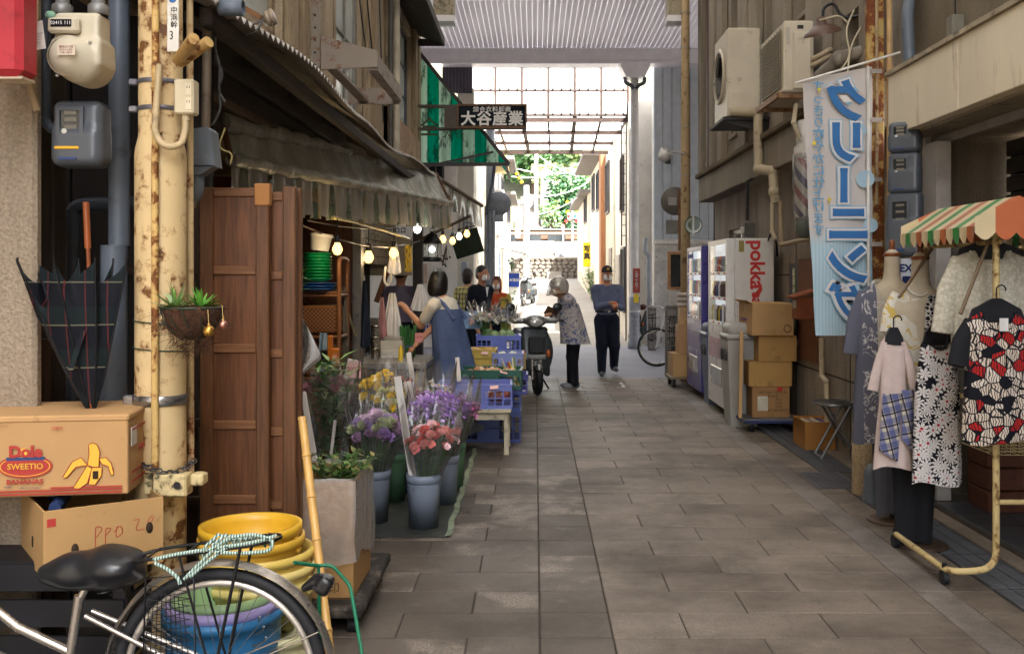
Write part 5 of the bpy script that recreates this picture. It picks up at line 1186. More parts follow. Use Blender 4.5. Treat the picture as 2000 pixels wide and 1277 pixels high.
# ================================================================== BICYCLE
BK = thing('bicycle','silver city bicycle with a black saddle and rope on its carrier','bicycle',(PX(430,2.95),2.95,0))
M_sil = mk('#a7a19a',.28,.85,var=.12,dirt=.1,dcol='#5c4a38'); M_rub = mk('#17181c',.7,var=.2); M_blkm = mk('#17181b',.35,.3,var=.1)
def ring(c,r,tr,mat,nm,par,n=64,k=8): return MB().tube([(c[0] + r * math.cos(a),c[1],c[2] + r * math.sin(a)) for a in [i * 2 * PI / n for i in range(n)]],tr,k,True).build(nm,mat,par)
def wheel(par,cx,r=.318):
    wv = MB().tube([(cx + (r - .018) * math.cos(a),0,r + (r - .018) * math.sin(a)) for a in [i * 2 * PI / 64 for i in range(64)]],.018,10,True).build('wheel',M_rub,par)
    ring((cx,0,r),r - .044,.0115,mk('#b5aea5',.3,.6),'rim',wv); MB().cyl((cx,-.05,r),(cx,.05,r),.016).build('hub',M_sil,wv)
    sp = MB()
    for j in range(28):
        a = j * 2 * PI / 28; s = -.022 if j % 2 else .022; o_ = a + (.35 if j % 4 < 2 else -.35); sp = MB().cyl((cx + .016 * math.cos(o_),s,r + .016 * math.sin(o_)),(cx + (r - .052) * math.cos(a),0,r + (r - .052) * math.sin(a)),.0011,n=4); sp.build('spoke',mk('#77777a',.35,.7),wv)
wheel(BK,0); wheel(BK,-1.06)
def fender(cx,a0,a1,nm):
    def f(u,v): a = lerp(a0,a1,u); t = (v - .5) * 2; rr = .318 + .026 - .014 * t * t; return (cx + rr * math.cos(a),t * .026,.318 + rr * math.sin(a))
    MB().grid(f,40,8).build(nm,M_sil,BK)
fender(0,R(0),R(200),'rear_fender'); fender(-1.06,R(30),R(200),'front_fender')
st = V((-.41,0,.60)); bbk = V((-.46,0,.27))
MB().tube([bbk,bbk.lerp(st,.86)],.0145,12).build('seat_tube',M_sil,BK); MB().tube([bbk.lerp(st,.8),V((-.375,0,.62))],.0125,12).build('seat_post',mk('#c2beb8',.2,.9),BK)
for s in (-.055,.055):
    MB().tube([(0,s,.318),(-.3,s * .6,.28),bbk],.0095,8).build('chain_stay',M_sil,BK); MB().tube([(0,s,.318),(-.39,s * .4,.5)],.008,8).build('seat_stay',M_sil,BK)
MB().tube([(-.9,0,.62),(-.75,0,.42),bbk],.017,10).tube([(-.93,0,.72),(-.6,0,.46),bbk.lerp(st,.35)],.014,10).build('down_tube',M_sil,BK)
MB().tube([(-1.06,.05,.318),(-.95,.04,.66),(-.9,0,.86)],.013,10).tube([(-1.06,-.05,.318),(-.95,-.04,.66)],.012,10).build('fork',M_sil,BK)
MB().tube(arcpts([(-.72,-.28,.98),(-.85,-.24,.99),(-.92,0,.95),(-.85,.24,.99),(-.72,.28,.98)],.1),.012,10).build('handlebar',M_sil,BK)
MB().cyl(bbk + V((0,-.06,0)),bbk + V((0,.06,0)),.02).lathe([(.085,0),(.085,.004)],24,T(bbk + V((0,-.05,0))) @ rx(PI / 2),cap=True).build('crank',mk('#6a6866',.4,.7),BK)
MB().bar(bbk + V((0,-.075,0)),bbk + V((.1,-.075,-.14)),.02,.012).build('crank_arm',M_sil,BK)
blob([('c',(-.515,0,.618),(-.44,0,.63),.026,.04,0),('c',(-.44,0,.628),(-.34,0,.642),.04,.06,0),('e',(-.3,.044,.645),(.065,.05,.038),None,0),('e',(-.3,-.044,.645),(.065,.05,.038),None,0),('e',(-.35,0,.612),(.13,.045,.028),None,0)],.006,.05,'saddle',mk('#16181d',.32,var=.08,spec=.55),BK)
for s in (-.03,.03):
    for k in range(1): MB().tube([( -.33 + .018 * math.cos(t * .9),s + .018 * math.sin(t * .9),.565 + .0018 * t) for t in range(26)],.003,5).build('saddle_spring',mk('#3a3a3c',.4,.8),BK)
zc = PZ(1075,2.95) + .0
for s in (-.06,.06): MB().tube(arcpts([(-.28,s * .5,.655),(-.2,s,.675),(.1,s,.715),(.17,s * .6,.725),(.18,0,.725)],.04),.005,7).build('carrier_rail',M_blkm,BK)
for x in (-.2,-.08,.04,.13): MB().cyl((x,-.06,.676 + (x + .2) * .135),(x,.06,.676 + (x + .2) * .135),.004,n=6).build('carrier_crossbar',M_blkm,BK)
for s in (-.07,.07):
    MB().tube([(.08,s,.71),(0,s,.33)],.005,6).build('carrier_stay',M_blkm,BK); MB().tube([(0,s,.33),(.3,s * .6,.46)],.003,5).build('fender_stay',M_sil,BK); MB().tube([(0,s,.33),(-.1,s * .9,.69)],.004,6).build('carrier_stay',M_blkm,BK)
gd = MB()
for j in range(9): gd.tube([(-.19 + .012 * j,-.05,.6 - .012 * abs(j - 4)),(-.21 + .018 * j,-.055,.30)],.0014,4)
for j in range(13): gd.tube([(-.2,-.052,.58 - j * .02),(-.07,-.052,.60 - j * .02)],.0012,4); gd.tube([(-.2,-.052,.60 - j * .02),(-.07,-.052,.58 - j * .02)],.0012,4)
gd.tube([(-.2,-.053,.62),(-.06,-.053,.63),(-.055,-.053,.33),(-.21,-.053,.29)],.003,5,True); gd.build('skirt_guard',M_blkm,BK,kind='stuff')
blob([('b',(.31,0,.585),(.022,.03,.028),.012,ry(.5),0),('c',(.29,0,.6),(.25,0,.575),.02,.012,0)],.006,.01,'rear_reflector',mk('#1b1b1e',.25),BK)
RP = thing('rope','teal and white rope wound over the bicycle carrier','rope',(PX(460,2.95),2.95,.7)); r0 = RP.location
MRp = N('twisted_rope'); MRp.set(.8,0,.2); wv = MRp.n('TexWave'); wv.inputs['Scale'].default_value = 38; wv.inputs['Distortion'].default_value = 2; MRp.l(MRp.obj,wv.inputs['Vector']); MRp.col(MRp.ramp(wv.outputs[0],[(.35,'#3f6a66'),(.6,'#b9c4b8')]))
rnd = random.Random(9)
for j in range(8):
    a = P(395 + j * 14,1085 - j * 5,2.9); b_ = P(440 + j * 13,1048 + j * 3,2.92 + .02 * j); MB().tube([a - r0 + V((0,0,0)),a.lerp(b_,.3) - r0 + V((0,-.03,.02)),a.lerp(b_,.7) - r0 + V((0,.0,.024)),b_ - r0],.0052,6).build('rope_turn',MRp.m,RP)
for pts in ([(300,1092),(340,1082),(420,1070),(500,1058),(540,1045)],[(302,1098),(330,1112),(348,1128),(352,1140)],[(360,1130),(400,1090),(430,1060),(450,1050)],[(372,1125),(410,1092),(445,1066)],[(450,1048),(500,1042),(535,1055),(528,1075),(480,1080),(420,1078)]):
    MB().tube(arcpts([P(x,y_,2.885) - r0 for x,y_ in pts],.03),.0058,7).build('rope_run',MRp.m,RP)
# ================================================================== tubs, pails
def tub(b,r,h,rb,rim=.012,th=.004): return b.lathe([(0,.004),(rb,.004),(rb,0),(r,h * .8),(r,h - .03),(r + rim,h - .03),(r + rim,h),(r - th,h),(r - th,h - .03),(rb - th,.012),(0,.012)],40)
ys = [('#d2a52c',.165,.105),('#caa038',.172,.1),('#d0b45a',.185,.1),('#d6c27a',.19,.1),('#cbbb72',.19,.1)]
lb = ['top yellow tub of the stack behind the bicycle','second yellow tub of the stack','third pale yellow tub of the stack','fourth pale yellow tub of the stack','lowest pale yellow tub of the stack']
z = PZ(1022,3.5) - .16
for j,(c,r,h) in enumerate(ys):
    t = thing('yellow_tub',lb[j],'tub',(PX(490 + (0 if j < 2 else 10),3.5),3.5 + .01 * j,z),group='stacked yellow tubs'); tub(MB(),r,.16,r * .93).build('tub_wall',mk(c,.4,var=.08,spec=.45),t)
    MB().bx((r * .95,-.02,.115),(.03,.05,.02),.006).build('lug',mk(c,.4,var=.08),t); z -= .042 if j < 1 else .05
pl = [('blue_pail','big blue pail behind the bicycle spokes','#2f6f9f',.182,.42,0,437),('lilac_pail','lilac pail nested in the blue pail','#9a8fc0',.172,.33,.12,438),('green_pail','pale green pail on top of the nested pails','#8fae7e',.155,.275,.2,438)]
for nm,lab,c,r,h,z,px in pl: t = thing(nm,lab,'pail',(PX(px,3.25),3.25,z)); tub(MB(),r,h,r * .9).build('pail_wall',mk(c,.4,var=.1,dirt=.05),t); MB().tube([(r * math.cos(a),r * math.sin(a) * .3 - r * .9,h - .04 - .06 * math.sin(a)) for a in [k * PI / 10 for k in range(11)]],.003,5).build('bail',mk('#8a8a8a',.3,.8),t)
t = thing('cream_bucket','cream bucket with a printed label beside the blue pail','bucket',(PX(548,3.35),3.35,0)); tub(MB(),.1,.31,.085).build('bucket_wall',mk('#b9b58c',.45),t)
MB().grid(lambda u,v: (.0975 * math.sin(lerp(-.7,.7,u)),-.0975 * math.cos(lerp(-.7,.7,u)),lerp(.12,.25,v)),10,1).build('label',mk('#c9c7bd',.6),t); text('乳酸菌\n飲料',.035,T(0,-.1,.2) @ FACE,mk('#b03a34',.6,var=0),'label_lettering',t,W=False,depth=.0006); text('山口',.05,T(0,-.1,.145) @ FACE,mk('#2a3a6a',.6,var=0),'label_lettering',t,W=False,depth=.0006)
# bamboo pole and green stand
BP = thing('bamboo_pole','yellow bamboo pole leaning beside the lined carton','pole',(PX(655,3.25),3.25,.0)); a,b_ = P(590,815,3.75),V((PX(662,3.3),3.3,.0))
for j in range(7): p,q_ = a.lerp(b_,j / 7),a.lerp(b_,(j + .985) / 7); MB().tube([p,p.lerp(q_,.06),p.lerp(q_,.92),q_],[.0175,.0155,.0155,.0185],12).build('internode',mk('#c39a58',.35,var=.15,vs_=12),BP,True)
GS = thing('green_wire_stand','folded green wire stand leaning by the bamboo pole','stand',(PX(670,3.4),3.4,0))
MB().tube(arcpts([V((PX(575,3.3),3.3,.55)),P(622,1104,3.4),P(648,1102,3.4),P(684,1142,3.4),V((PX(716,3.2),3.2,.2)),V((PX(725,3.15),3.15,0.0))],.02),.0065,7).build('bent_rod',mk('#146a4c',.4),GS,True); MB().tube([P(622,1106,3.4),V((PX(628,3.5),3.5,0))],.0065,7).build('leg_rod',mk('#146a4c',.4),GS,True)
# dolly and lined carton
DL = thing('wooden_dolly','worn black dolly under the lined carton','dolly',(-.95,4.55,0)); MB().box(-.25,.23,-.42,.42,.075,.12,.008).build('deck',mk('#26221f',.8,dirt=.4,dcol='#6a6258'),DL)
for x in (-.2,.18):
    for y_ in (-.35,.35): MB().cyl((x - .015,y_,.035),(x + .015,y_,.035),.035,n=14).build('caster',M_rub,DL); MB().bx((x,y_,.068),(.03,.04,.012)).build('caster_plate',M_sil,DL)
LC = thing('lined_carton','tall brown carton with a clear plastic liner on the dolly','carton',(-.955,4.47,.12)); M_c2 = card('#a57f4e'); w2,d2,h2 = .18,.22,.5
for x0,x1,y0,y1 in ((-w2,w2,-d2,-d2 + .006),(-w2,w2,d2 - .006,d2),(-w2,-w2 + .006,-d2 + .007,d2 - .007),(w2 - .006,w2,-d2 + .007,d2 - .007)): MB().box(x0,x1,y0,y1,0,h2,.001).build('carton_wall',M_c2,LC)
MB().box(-w2,w2,-d2,d2,0,.006).build('carton_floor',M_c2,LC)
MFm = film('#e3deda',.46,.16,wr=22)
def liner(u,v):
    a = u * 2 * PI; c_,s_ = math.cos(a),math.sin(a); k = max(abs(c_) / (w2 + .012),abs(s_) / (d2 + .012)); wob = .014 * math.sin(a * 17 + v * 9) * v + .012 * math.sin(a * 7 + v * 5) + .008 * math.sin(a * 13 + 3 * v) + .02 * v * math.sin(a * 3)
    x,y_ = c_ / k * (1 + wob),s_ / k * (1 + wob); return (x * (1 + .05 * v),y_ * (1 + .05 * v),h2 + .012 - (.36 + .03 * math.sin(a * 3)) * v + .006 * math.sin(a * 9))
MB().grid(liner,96,12).build('plastic_liner',MFm,LC); MB().grid(lambda u,v: (lambda p: (p[0] * .93,p[1] * .93,h2 + .012 - .25 * v))(liner(u,0)),96,4).build('inner_film',MFm,LC)
text('北海道産',.05,T(.045,-d2 - .002,.25) @ FACE,mk('#5c4a34',.7,var=0),'print_lettering',LC,W=False,depth=.0005,bold=.0006); text('正味20kg',.045,T(.05,-d2 - .002,.19) @ FACE,mk('#2a5a44',.7,var=0),'weight_lettering',LC,W=False,depth=.0005,bold=.0006); text('秋 印',.05,T(.05,-d2 - .002,.045) @ FACE,mk('#3a2c1e',.7,var=0),'side_print',LC,W=False,depth=.0005,sp=1.6)
def sprig(b,p,d,n,ll,lw,seed,mi=(0,),stem=None):
    rnd = random.Random(seed); d = V(d)
    for i in range(n):
        t = rnd.uniform(.2,1.0); q_ = V(p) + d * t; a = rnd.uniform(0,2 * PI); u = V((math.cos(a),math.sin(a),rnd.uniform(-.2,.9))).normalized(); s = u.cross(V((0,0,1)))
        s = s.normalized() if s.length > .01 else V((1,0,0)); l = ll * rnd.uniform(.7,1.2); w_ = lw * rnd.uniform(.8,1.2); up = s.cross(u)
        b.add([q_,q_ + u * l * .35 - s * w_ + up * w_ * .3,q_ + u * l * .5,q_ + u * l * .35 + s * w_ + up * w_ * .3,q_ + u * l - up * l * .12],[(0,1,2),(0,2,3),(1,4,2),(2,4,3)],rnd.choice(mi),True)
def bunch(name,lab,loc,n,h,spread,ll,lw,mats,seed,cat='foliage',stems=True,per=12):
    t = thing(name,lab,cat,loc); b = MB(); s_ = MB(); rnd = random.Random(seed)
    for i in range(n):
        a = rnd.uniform(0,2 * PI); r = spread * math.sqrt(rnd.random()); d = V((math.cos(a) * r,math.sin(a) * r,h * rnd.uniform(.75,1.05))); s_.tube([(0,0,0),d * .5 + V((0,0,.02)),d],.0025,4); sprig(b,(0,0,0),d,per,ll,lw,seed * 100 + i,tuple(range(len(mats))))
    b.build('leaves',mats,t,kind='stuff'); s_.build('stems',mk('#4a6a34',.6),t,kind='stuff'); return t
D1 = leafmat('#1f3d1a','#3d6a2c'); D2 = leafmat('#3d5c24','#6a8a3c'); D3 = leafmat('#5a6a34','#8a7a40')
bunch('leaf_branches','glossy dark leaf branches standing in the lined carton',(-.9,4.58,.45),40,.22,.16,.055,.014,[D1,D2,D3],11)
# ================================================================== rubber mat, flower buckets
mt = MB().box(-1.65,-.5,5.7,8.7,.003,.009,.002).build('rubber_mat',mk('#2f3330',.7,var=.3,dirt=.3,dcol='#4d4a42')); tag(mt,'dark green rubber mat under the flower buckets','mat')
te = MB(); te.grid(lambda u,v: (-.5 + .035 * (v - .5) + .006 * math.sin(u * 37) - .012 * u,lerp(5.7,8.6,u),.011 + .004 * abs(math.sin(u * 23 + v))),80,3); te.build('tape_edge',mk('#7d8a72',.7,var=.3,dirt=.3),mt,True)
GRY = '#7d8796'; GRN = '#5f8a68'; BLU = '#4a5f86'
bks = [(828,5.93,GRY,'front grey bucket of red and pink carnations'),(730,6.05,GRY,'grey bucket of lilac lisianthus beside the lined carton'),(765,6.62,GRN,'green bucket between the two front grey buckets'),(866,6.55,GRY,'grey bucket of purple statice on the mat'),(881,7.05,GRN,'green bucket at the rear right of the mat'),(800,6.9,BLU,'dark blue bucket behind the carnations'),(648,6.2,BLU,'dark blue bucket of lilies behind the shutters'),(735,7.1,GRY,'grey bucket at the back holding yellow chrysanthemums'),(835,7.6,BLU,'rear blue bucket of daisies by the counter')]
BUCK = []
for px,Y,c,lab in bks:
    t = thing('flower_bucket',lab,'bucket',(PX(px,Y),Y,.009),group='flower buckets on the mat'); h = .315
    MB().lathe([(0,.003),(.082,.003),(.085,0),(.1,h * .82),(.1,h - .05),(.106,h - .048),(.106,h),(.1,h),(.097,h - .05),(.08,.012),(0,.012)],36).build('bucket_wall',mk(c,.45,var=.14,dirt=.08,dcol='#4a4a4a'),t)
    MB().lathe([(.1015,0),(.105,.004),(.1025,.008)],36,T(0,0,h * .8)).build('rim_bead',mk(c,.45,var=.14),t); BUCK.append(t.location.copy())
def blossom(b,c,nrm,r,mi,kind,rnd):
    M = frame(c,nrm)
    if kind == 'carn':
        for k in range(16):
            a = k * 2.4; t = (k / 16) ** .7; rr = r * (.35 + .65 * t); z = r * .75 * (1 - t); ca,sa = math.cos(a),math.sin(a); w_ = r * .42
            b.add([(ca * rr * .2,sa * rr * .2,z - r * .2),(ca * rr - sa * w_,sa * rr + ca * w_,z + rnd.uniform(-.1,.1) * r),(ca * rr * 1.1,sa * rr * 1.1,z + rnd.uniform(-.15,.2) * r),(ca * rr + sa * w_,sa * rr - ca * w_,z + rnd.uniform(-.1,.1) * r)],[(0,1,2,3)],rnd.choice(mi),True,M)
    elif kind == 'rose':
        for k in range(11):
            a = k * 2.4; t = k / 11; rr = r * (.25 + .75 * t); h = r * (1.1 - .6 * t); ca,sa = math.cos(a),math.sin(a); w_ = r * .55
            b.add([(ca * rr * .3,sa * rr * .3,-r * .4),(ca * rr - sa * w_,sa * rr + ca * w_,h * .7),(ca * rr * 1.05,sa * rr * 1.05,h),(ca * rr + sa * w_,sa * rr - ca * w_,h * .7)],[(0,1,2,3)],rnd.choice(mi),True,M)
    elif kind == 'daisy':
        n = 11
        for k in range(n):
            a = k * 2 * PI / n; ca,sa = math.cos(a),math.sin(a); w_ = r * .22; b.add([(0,0,0),(ca * r * .6 - sa * w_,sa * r * .6 + ca * w_,r * .1),(ca * r,sa * r,0),(ca * r * .6 + sa * w_,sa * r * .6 - ca * w_,r * .1)],[(0,1,2,3)],mi[0],True,M)
        b.ball((0,0,r * .1),r * .28,6,4,mi[-1],M)
    elif kind == 'stat':
        for k in range(14):
            p = V((rnd.gauss(0,r),rnd.gauss(0,r),rnd.gauss(0,r * .6))); u = V((rnd.gauss(0,1),rnd.gauss(0,1),rnd.gauss(0,1))).normalized(); v_ = u.cross(V((rnd.random(),rnd.random(),1))).normalized(); q_ = r * .5
            b.add([p - u * q_,p + v_ * q_,p + u * q_,p - v_ * q_],[(0,1,2,3)],rnd.choice(mi),True,M)
def petal(c): return mk(c,.6,var=.18,vs_=30,spec=.2)
STEM = leafmat('#2c4a22','#4c7034')
def bouquet(lab,loc,n,h,spread,r,cols,kind,seed,lean=(0,0),wrap=True,leaf=.6,dome=.6,nm='flower_bunch'):
    t = thing(nm,lab,'flowers',V(loc) + V((0,0,.12)),group='wrapped flower bunches'); rnd = random.Random(seed); fb,sb,lb_ = MB(),MB(),MB()
    for i in range(n):
        a = i * 2.4 + rnd.uniform(-.3,.3); q_ = math.sqrt((i + .5) / n); p = V((math.cos(a) * q_ * spread + lean[0],math.sin(a) * q_ * spread * .9 + lean[1],h - dome * spread * q_ * q_ + rnd.uniform(-.03,.03)))
        nr = V((math.cos(a) * q_ * .9,math.sin(a) * q_ * .9 - .35,1)); g = cols if len(cols) < 3 or kind == 'daisy' else None
        mi = tuple(range(len(cols))) if kind in ('carn','stat') and len(cols) < 3 else ((0,len(cols) - 1) if kind == 'daisy' else (i % len(cols),))
        blossom(fb,p,nr,r * rnd.uniform(.75,1.15),mi,kind,rnd); sb.tube([(p.x * .15,p.y * .15,0),(p.x * .5,p.y * .5,p.z * .55),p],.003,5)
        if rnd.random() < leaf: sprig(lb_,(p.x * .5,p.y * .5,p.z * .5),(p - V((p.x * .5,p.y * .5,p.z * .5))) * .95,5,.06,.011,seed * 31 + i,(0,1))
    fb.build('blossoms',[petal(c) for c in cols],t,kind='stuff'); sb.build('stems',STEM,t,kind='stuff')
    if lb_.v: lb_.build('leaves',[STEM,D1],t,kind='stuff')
    if wrap:
        R0,R1 = .06,spread * 1.25; fw = film('#eceeee',.075,.07,wr=9)
        def wf(u,v): a = u * 2 * PI; rr = lerp(R0,R1,v ** .8) * (1 + .05 * math.sin(a * 6 + v * 4) + .03 * math.sin(a * 11)); return (rr * math.cos(a) + lean[0] * v,rr * math.sin(a) + lean[1] * v,.1 + (h * .98 + .05 * math.sin(a * 4) + .06 * math.sin(a * 9)) * v)
        MB().grid(wf,60,8).build('cellophane',fw,t)
    return t
bouquet('red and pink carnations in clear wrap',BUCK[0],42,.47,.15,.03,['#c8443c','#e28078','#f0bcc0','#e08a84','#f4d0d4'],'carn',21,(.05,-.01))
bouquet('lilac and cream lisianthus in clear wrap',BUCK[1],46,.5,.155,.046,['#bca0d4','#d2acd0','#e6d0e0','#ccd4a4','#b08cc8'],'rose',22,(.02,0),leaf=.4)
bouquet('purple statice spreading over the carnations',BUCK[3],80,.58,.19,.028,['#ac80d4','#cda8e6'],'stat',23,(-.03,-.05),leaf=.3,dome=.5)
bouquet('pink statice at the right of the purple bunch',BUCK[4],30,.5,.14,.025,['#c465a8','#d890bc'],'stat',24,(.05,-.1),leaf=.2)
bouquet('yellow chrysanthemums behind the lisianthus',BUCK[7],34,.66,.18,.036,['#e6c024','#ecd04a'],'carn',25,(.06,-.1),leaf=.7)
bouquet('yellow and white daisies at the back',BUCK[8],26,.56,.15,.024,['#d9d6cc','#d8b030'],'daisy',26,(.05,-.1),leaf=.6)
bouquet('pale mixed flowers in the green bucket',BUCK[2],24,.6,.14,.03,['#d9d2b8','#b9c08a','#d8b52a'],'carn',27,(0,-.02),leaf=.6)
bouquet('magenta asters in the dark blue bucket',BUCK[5],22,.66,.14,.026,['#8a2a5c','#d8b030'],'daisy',28,(-.05,0),leaf=.9)
t = bouquet('tall pink lilies with broad leaves in clear wrap',BUCK[6],5,.72,.15,.05,['#c4808c','#d8a0a4'],'rose',29,(.0,-.04),leaf=.2)
b = MB(); rnd = random.Random(5)
for i in range(30): a = rnd.uniform(0,6.28); r = .14 * rnd.random(); sprig(b,(0,0,.1),(math.cos(a) * r,math.sin(a) * r - .03,.75),12,.13,.016,i,(0,1))
b.build('lily_leaves',[leafmat('#3f6a30','#6c9a50'),leafmat('#5a8a48','#94ba7a')],t,kind='stuff')
# price sticks
def stick(lab,px0,py0,px1,py1,Y0,Y1,w_,tagc=None,txt=None):
    a,b_ = P(px0,py0,Y0),P(px1,py1,Y1); t = thing('price_stick',lab,'price board',b_,group='white price sticks'); MB().bar(b_,a,w_,.012,.003,up=(0,-1,.1)).build('stick',mk('#cfc8c0',.6,var=.06),t,True)
    if tagc: MB().box(a.x - .03,a.x + .055,Y0 - .03,Y0 - .028,a.z - .12,a.z - .01).build('price_tag',mk(tagc,.7),t,True); text(txt,.035,at((a.x + .012,Y0 - .031,a.z - .06)),mk('#a83a34',.6,var=0),'price_lettering',t,depth=.0005)
stick('thick white price stick in the carnation bucket',776,735,806,930,6.0,5.88,.045); stick('white price stick with a pink price tag',690,702,668,800,6.6,6.6,.07,'#d8a8a0','200円'); stick('slim white price stick leaning right behind the flowers',798,688,815,800,7.0,6.9,.035)
stick('white price stick between lilies and lisianthus',668,770,695,860,6.2,6.1,.03); stick('long white price stick beside the shutters',592,765,652,1112,5.2,5.0,.03); stick('cream price stick behind the thick one',795,745,812,830,6.6,6.5,.05); stick('thin white price stick near the lined carton',655,820,634,985,6.05,6.1,.02); stick('rounded white price board on the crates',893,698,897,745,8.6,8.5,.035)
# ================================================================== SHOP CONTENTS
RK = thing('rattan_drawer_rack','brown rattan rack with woven drawers behind the shutters','rack',(PX(622,7.0),7.1,0)); M_rat = wood('#5a3418','#8a5a30','z',5,.45); M_wv = N('wicker'); M_wv.set(.6,0,.3)
wv = M_wv.n('TexChecker'); wv.inputs['Scale'].default_value = 70; M_wv.l(M_wv.obj,wv.inputs['Vector']); wv.inputs[1].default_value = rgba('#7a4f28'); wv.inputs[2].default_value = rgba('#3d2412'); M_wv.col(wv.outputs[0]); M_wv.bump(wv.outputs[1],.6,.006)
for sx in (-.16,.155):
    for sy in (-.15,.15): MB().cyl((sx,sy,0),(sx,sy,1.5),.016).build('post',M_rat,RK)
MB().tube(arcpts([(.155,-.15,1.5),(.155,-.15,1.62),(.155,.15,1.62),(.155,.15,1.5)],.08),.016,10).build('arch',M_rat,RK)
for j in range(5): MB().tube([(-.16,-.15,.2 + j * .29),(.155,-.15,.2 + j * .29)],.012,8).tube([(.155,-.15,.2 + j * .29),(.155,.15,.2 + j * .29)],.012,8).build('rail',M_rat,RK)
for j in range(4): MB().box(-.145,.14,-.145,.14,.225 + j * .29,.42 + j * .29,.012).build('woven_drawer',M_wv.m,RK)
MB().box(-.17,.165,-.16,.16,1.375,1.39).build('top_shelf',M_rat,RK)
ST = [('blue_tray','stack of blue trays on the rattan rack','#1f4f8a',.13,.02,3,1.39,0),('green_basin','stack of green ribbed basins on the rattan rack','#0f8a4f',.095,.022,9,1.46,0),('white_tub','white tub leaning on top of the green basins','#d5d2cb',.075,.12,1,1.675,.12)]
for nm,lab,c,r,h,n,z,tl in ST:
    t = thing(nm,lab,'basin',(PX(620,7.0) + (.015 if n == 1 else 0),7.0,z))
    for k in range(n): MB().lathe([(r * .82,0),(r,h * .8),(r + .006,h * .8),(r + .006,h),(r - .004,h),(r * .8,.004),(0,.004)],28,T(0,0,k * h) @ ry(tl)).build('basin',mk(c,.35,var=.08,spec=.5),t)
t = bunch('leaf_sprig','bright green leaf sprig beside the shutter edge',P(578,590,5.6),5,.2,.07,.09,.02,[leafmat('#5a8a2c','#9cc05a')],33,per=6); MB().tube([(0,0,.02),(-.03,.02,-.6),(-.02,.03,-t.location.z + .01)],.006,6).build('cane',leafmat('#3a4a24','#5a6a38'),t)
o = MB().grid(lambda u,v: P(lerp(583,lerp(588,634,min(1,v * 1.3) if v < .7 else (1 - v) * 3),u),lerp(612,735,v),4.24 + .03 * math.sin(u * 4 + v * 3)),12,14).build('plastic_bag',film('#d9d9d8',.75,.2)); tag(o,'translucent white plastic sheet hanging beside the shutters','plastic sheet')
OT = thing('orange_tool','orange and black hand tool hanging on the rattan rack','tool',P(648,715,6.75)); q = 6.75 / F; M_or = mk('#c06a12',.4)
for (a,b_,c_,d_) in ((-7,2,10,60),(-2,14,0,35)): MB().box(a * q,b_ * q,-.03,.02,c_ * q,d_ * q,.006).build('handle',M_or,OT)
MB().box(-22 * q,-3 * q,-.025,.02,8 * q,32 * q,.01).build('motor',M_blkm,OT); MB().tube([(0,0,0),(.02,0,-.04),(.06,.01,-.05),(.08,.02,.0)],.004,5).build('cord',mk('#8a7a58',.5),OT)
def rag(name,lab,px0,px1,py0,py1,Y,c,cat='cloth',fold=7,taper=.75,grp=None):
    a = P(px0,py0,Y); w_ = (px1 - px0) * Y / F; h_ = (py1 - py0) * Y / F
    o = MB().grid(lambda u,v: (a.x + w_ * (.5 + (u - .5) * lerp(taper,1,v)),Y + .03 * math.sin(u * fold + 2 * v) * (.3 + v),a.z - h_ * v - .03 * math.sin(u * 3.1) * v * v),24,16).build(name,mk(c,.85,var=.2,vs_=8) if isinstance(c,str) else c); tag(o,lab,cat,grp); return o
rag('hanging_towel','dark navy towel hanging on the partition edge',700,724,548,672,8.0,'#1f2633',taper=.3); rag('hanging_apron','grey cloth bags hanging on the rack end',661,682,560,720,7.2,'#5c5448',taper=.4); rag('blue_strap_cloth','pale blue cloth hanging from a blue strap',618,645,650,718,6.9,'#7f93a0',taper=.5)
o = MB().bar(P(676,595,7.9),P(695,658,7.9),.035,.012).build('wooden_paddle',wood('#7a6a4c','#a39268','z',6,.7)); tag(o,'pale wooden paddle hanging on the brown partition','paddle')
# counter and what stands on it
CT = thing('shop_counter','old steel-topped counter desk with drawers in the flower shop','counter',(-1.25,9.2,0)); zt = .73
MB().box(-1.62,-.95,8.75,9.7,zt - .05,zt,.006).build('top',mk('#7d7a76',.4,.4,dirt=.2),CT,True); MB().box(-1.6,-1.02,8.85,8.88,.1,zt - .06).build('front_board',wood('#2e2218','#4a382a','x',6,.7),CT,True)
for j in range(4): MB().box(-1.06,-.97,8.78,9.6,.1 + j * .14,.23 + j * .14,.006).build('drawer',mk('#8a8680',.4,.5),CT,True)
for x in (-1.58,-1.0):
    for y_ in (8.8,9.62): MB().box(x,x + .04,y_,y_ + .04,0,zt - .05).build('leg',M_dk,CT,True)
NB = thing('newspaper_box','box wrapped in newspaper and plastic in front of the counter','box',(PX(755,8.2),8.3,.3)); MB().box(-.22,.2,-.1,.1,0,.27,.01).build('box',mk('#8f8a80',.8,var=.35,vs_=18),NB)
MB().grid(lambda u,v: (lerp(-.23,.21,u),-.11 + .01 * math.sin(u * 17),.28 - .2 * v + .01 * math.sin(u * 9)),20,6).build('newspaper',mk('#a39c8f',.85,var=.3,vs_=25),NB); MB().box(-.24,.22,-.12,.12,-.3,-.003).build('stand',mk('#3a352f',.7),NB)
for j in range(3): t = thing('tin_canister',['bottom','middle','top'][j] + ' silver canister of the stack on the counter','canister',(PX(733,9.2),9.2,zt + .105 * j),group='stacked silver canisters'); MB().lathe([(.042,0),(.042,.09),(.046,.09),(.046,.103),(0,.104)],20).build('can',mk('#a3a09c',.25,.9,var=.1),t)
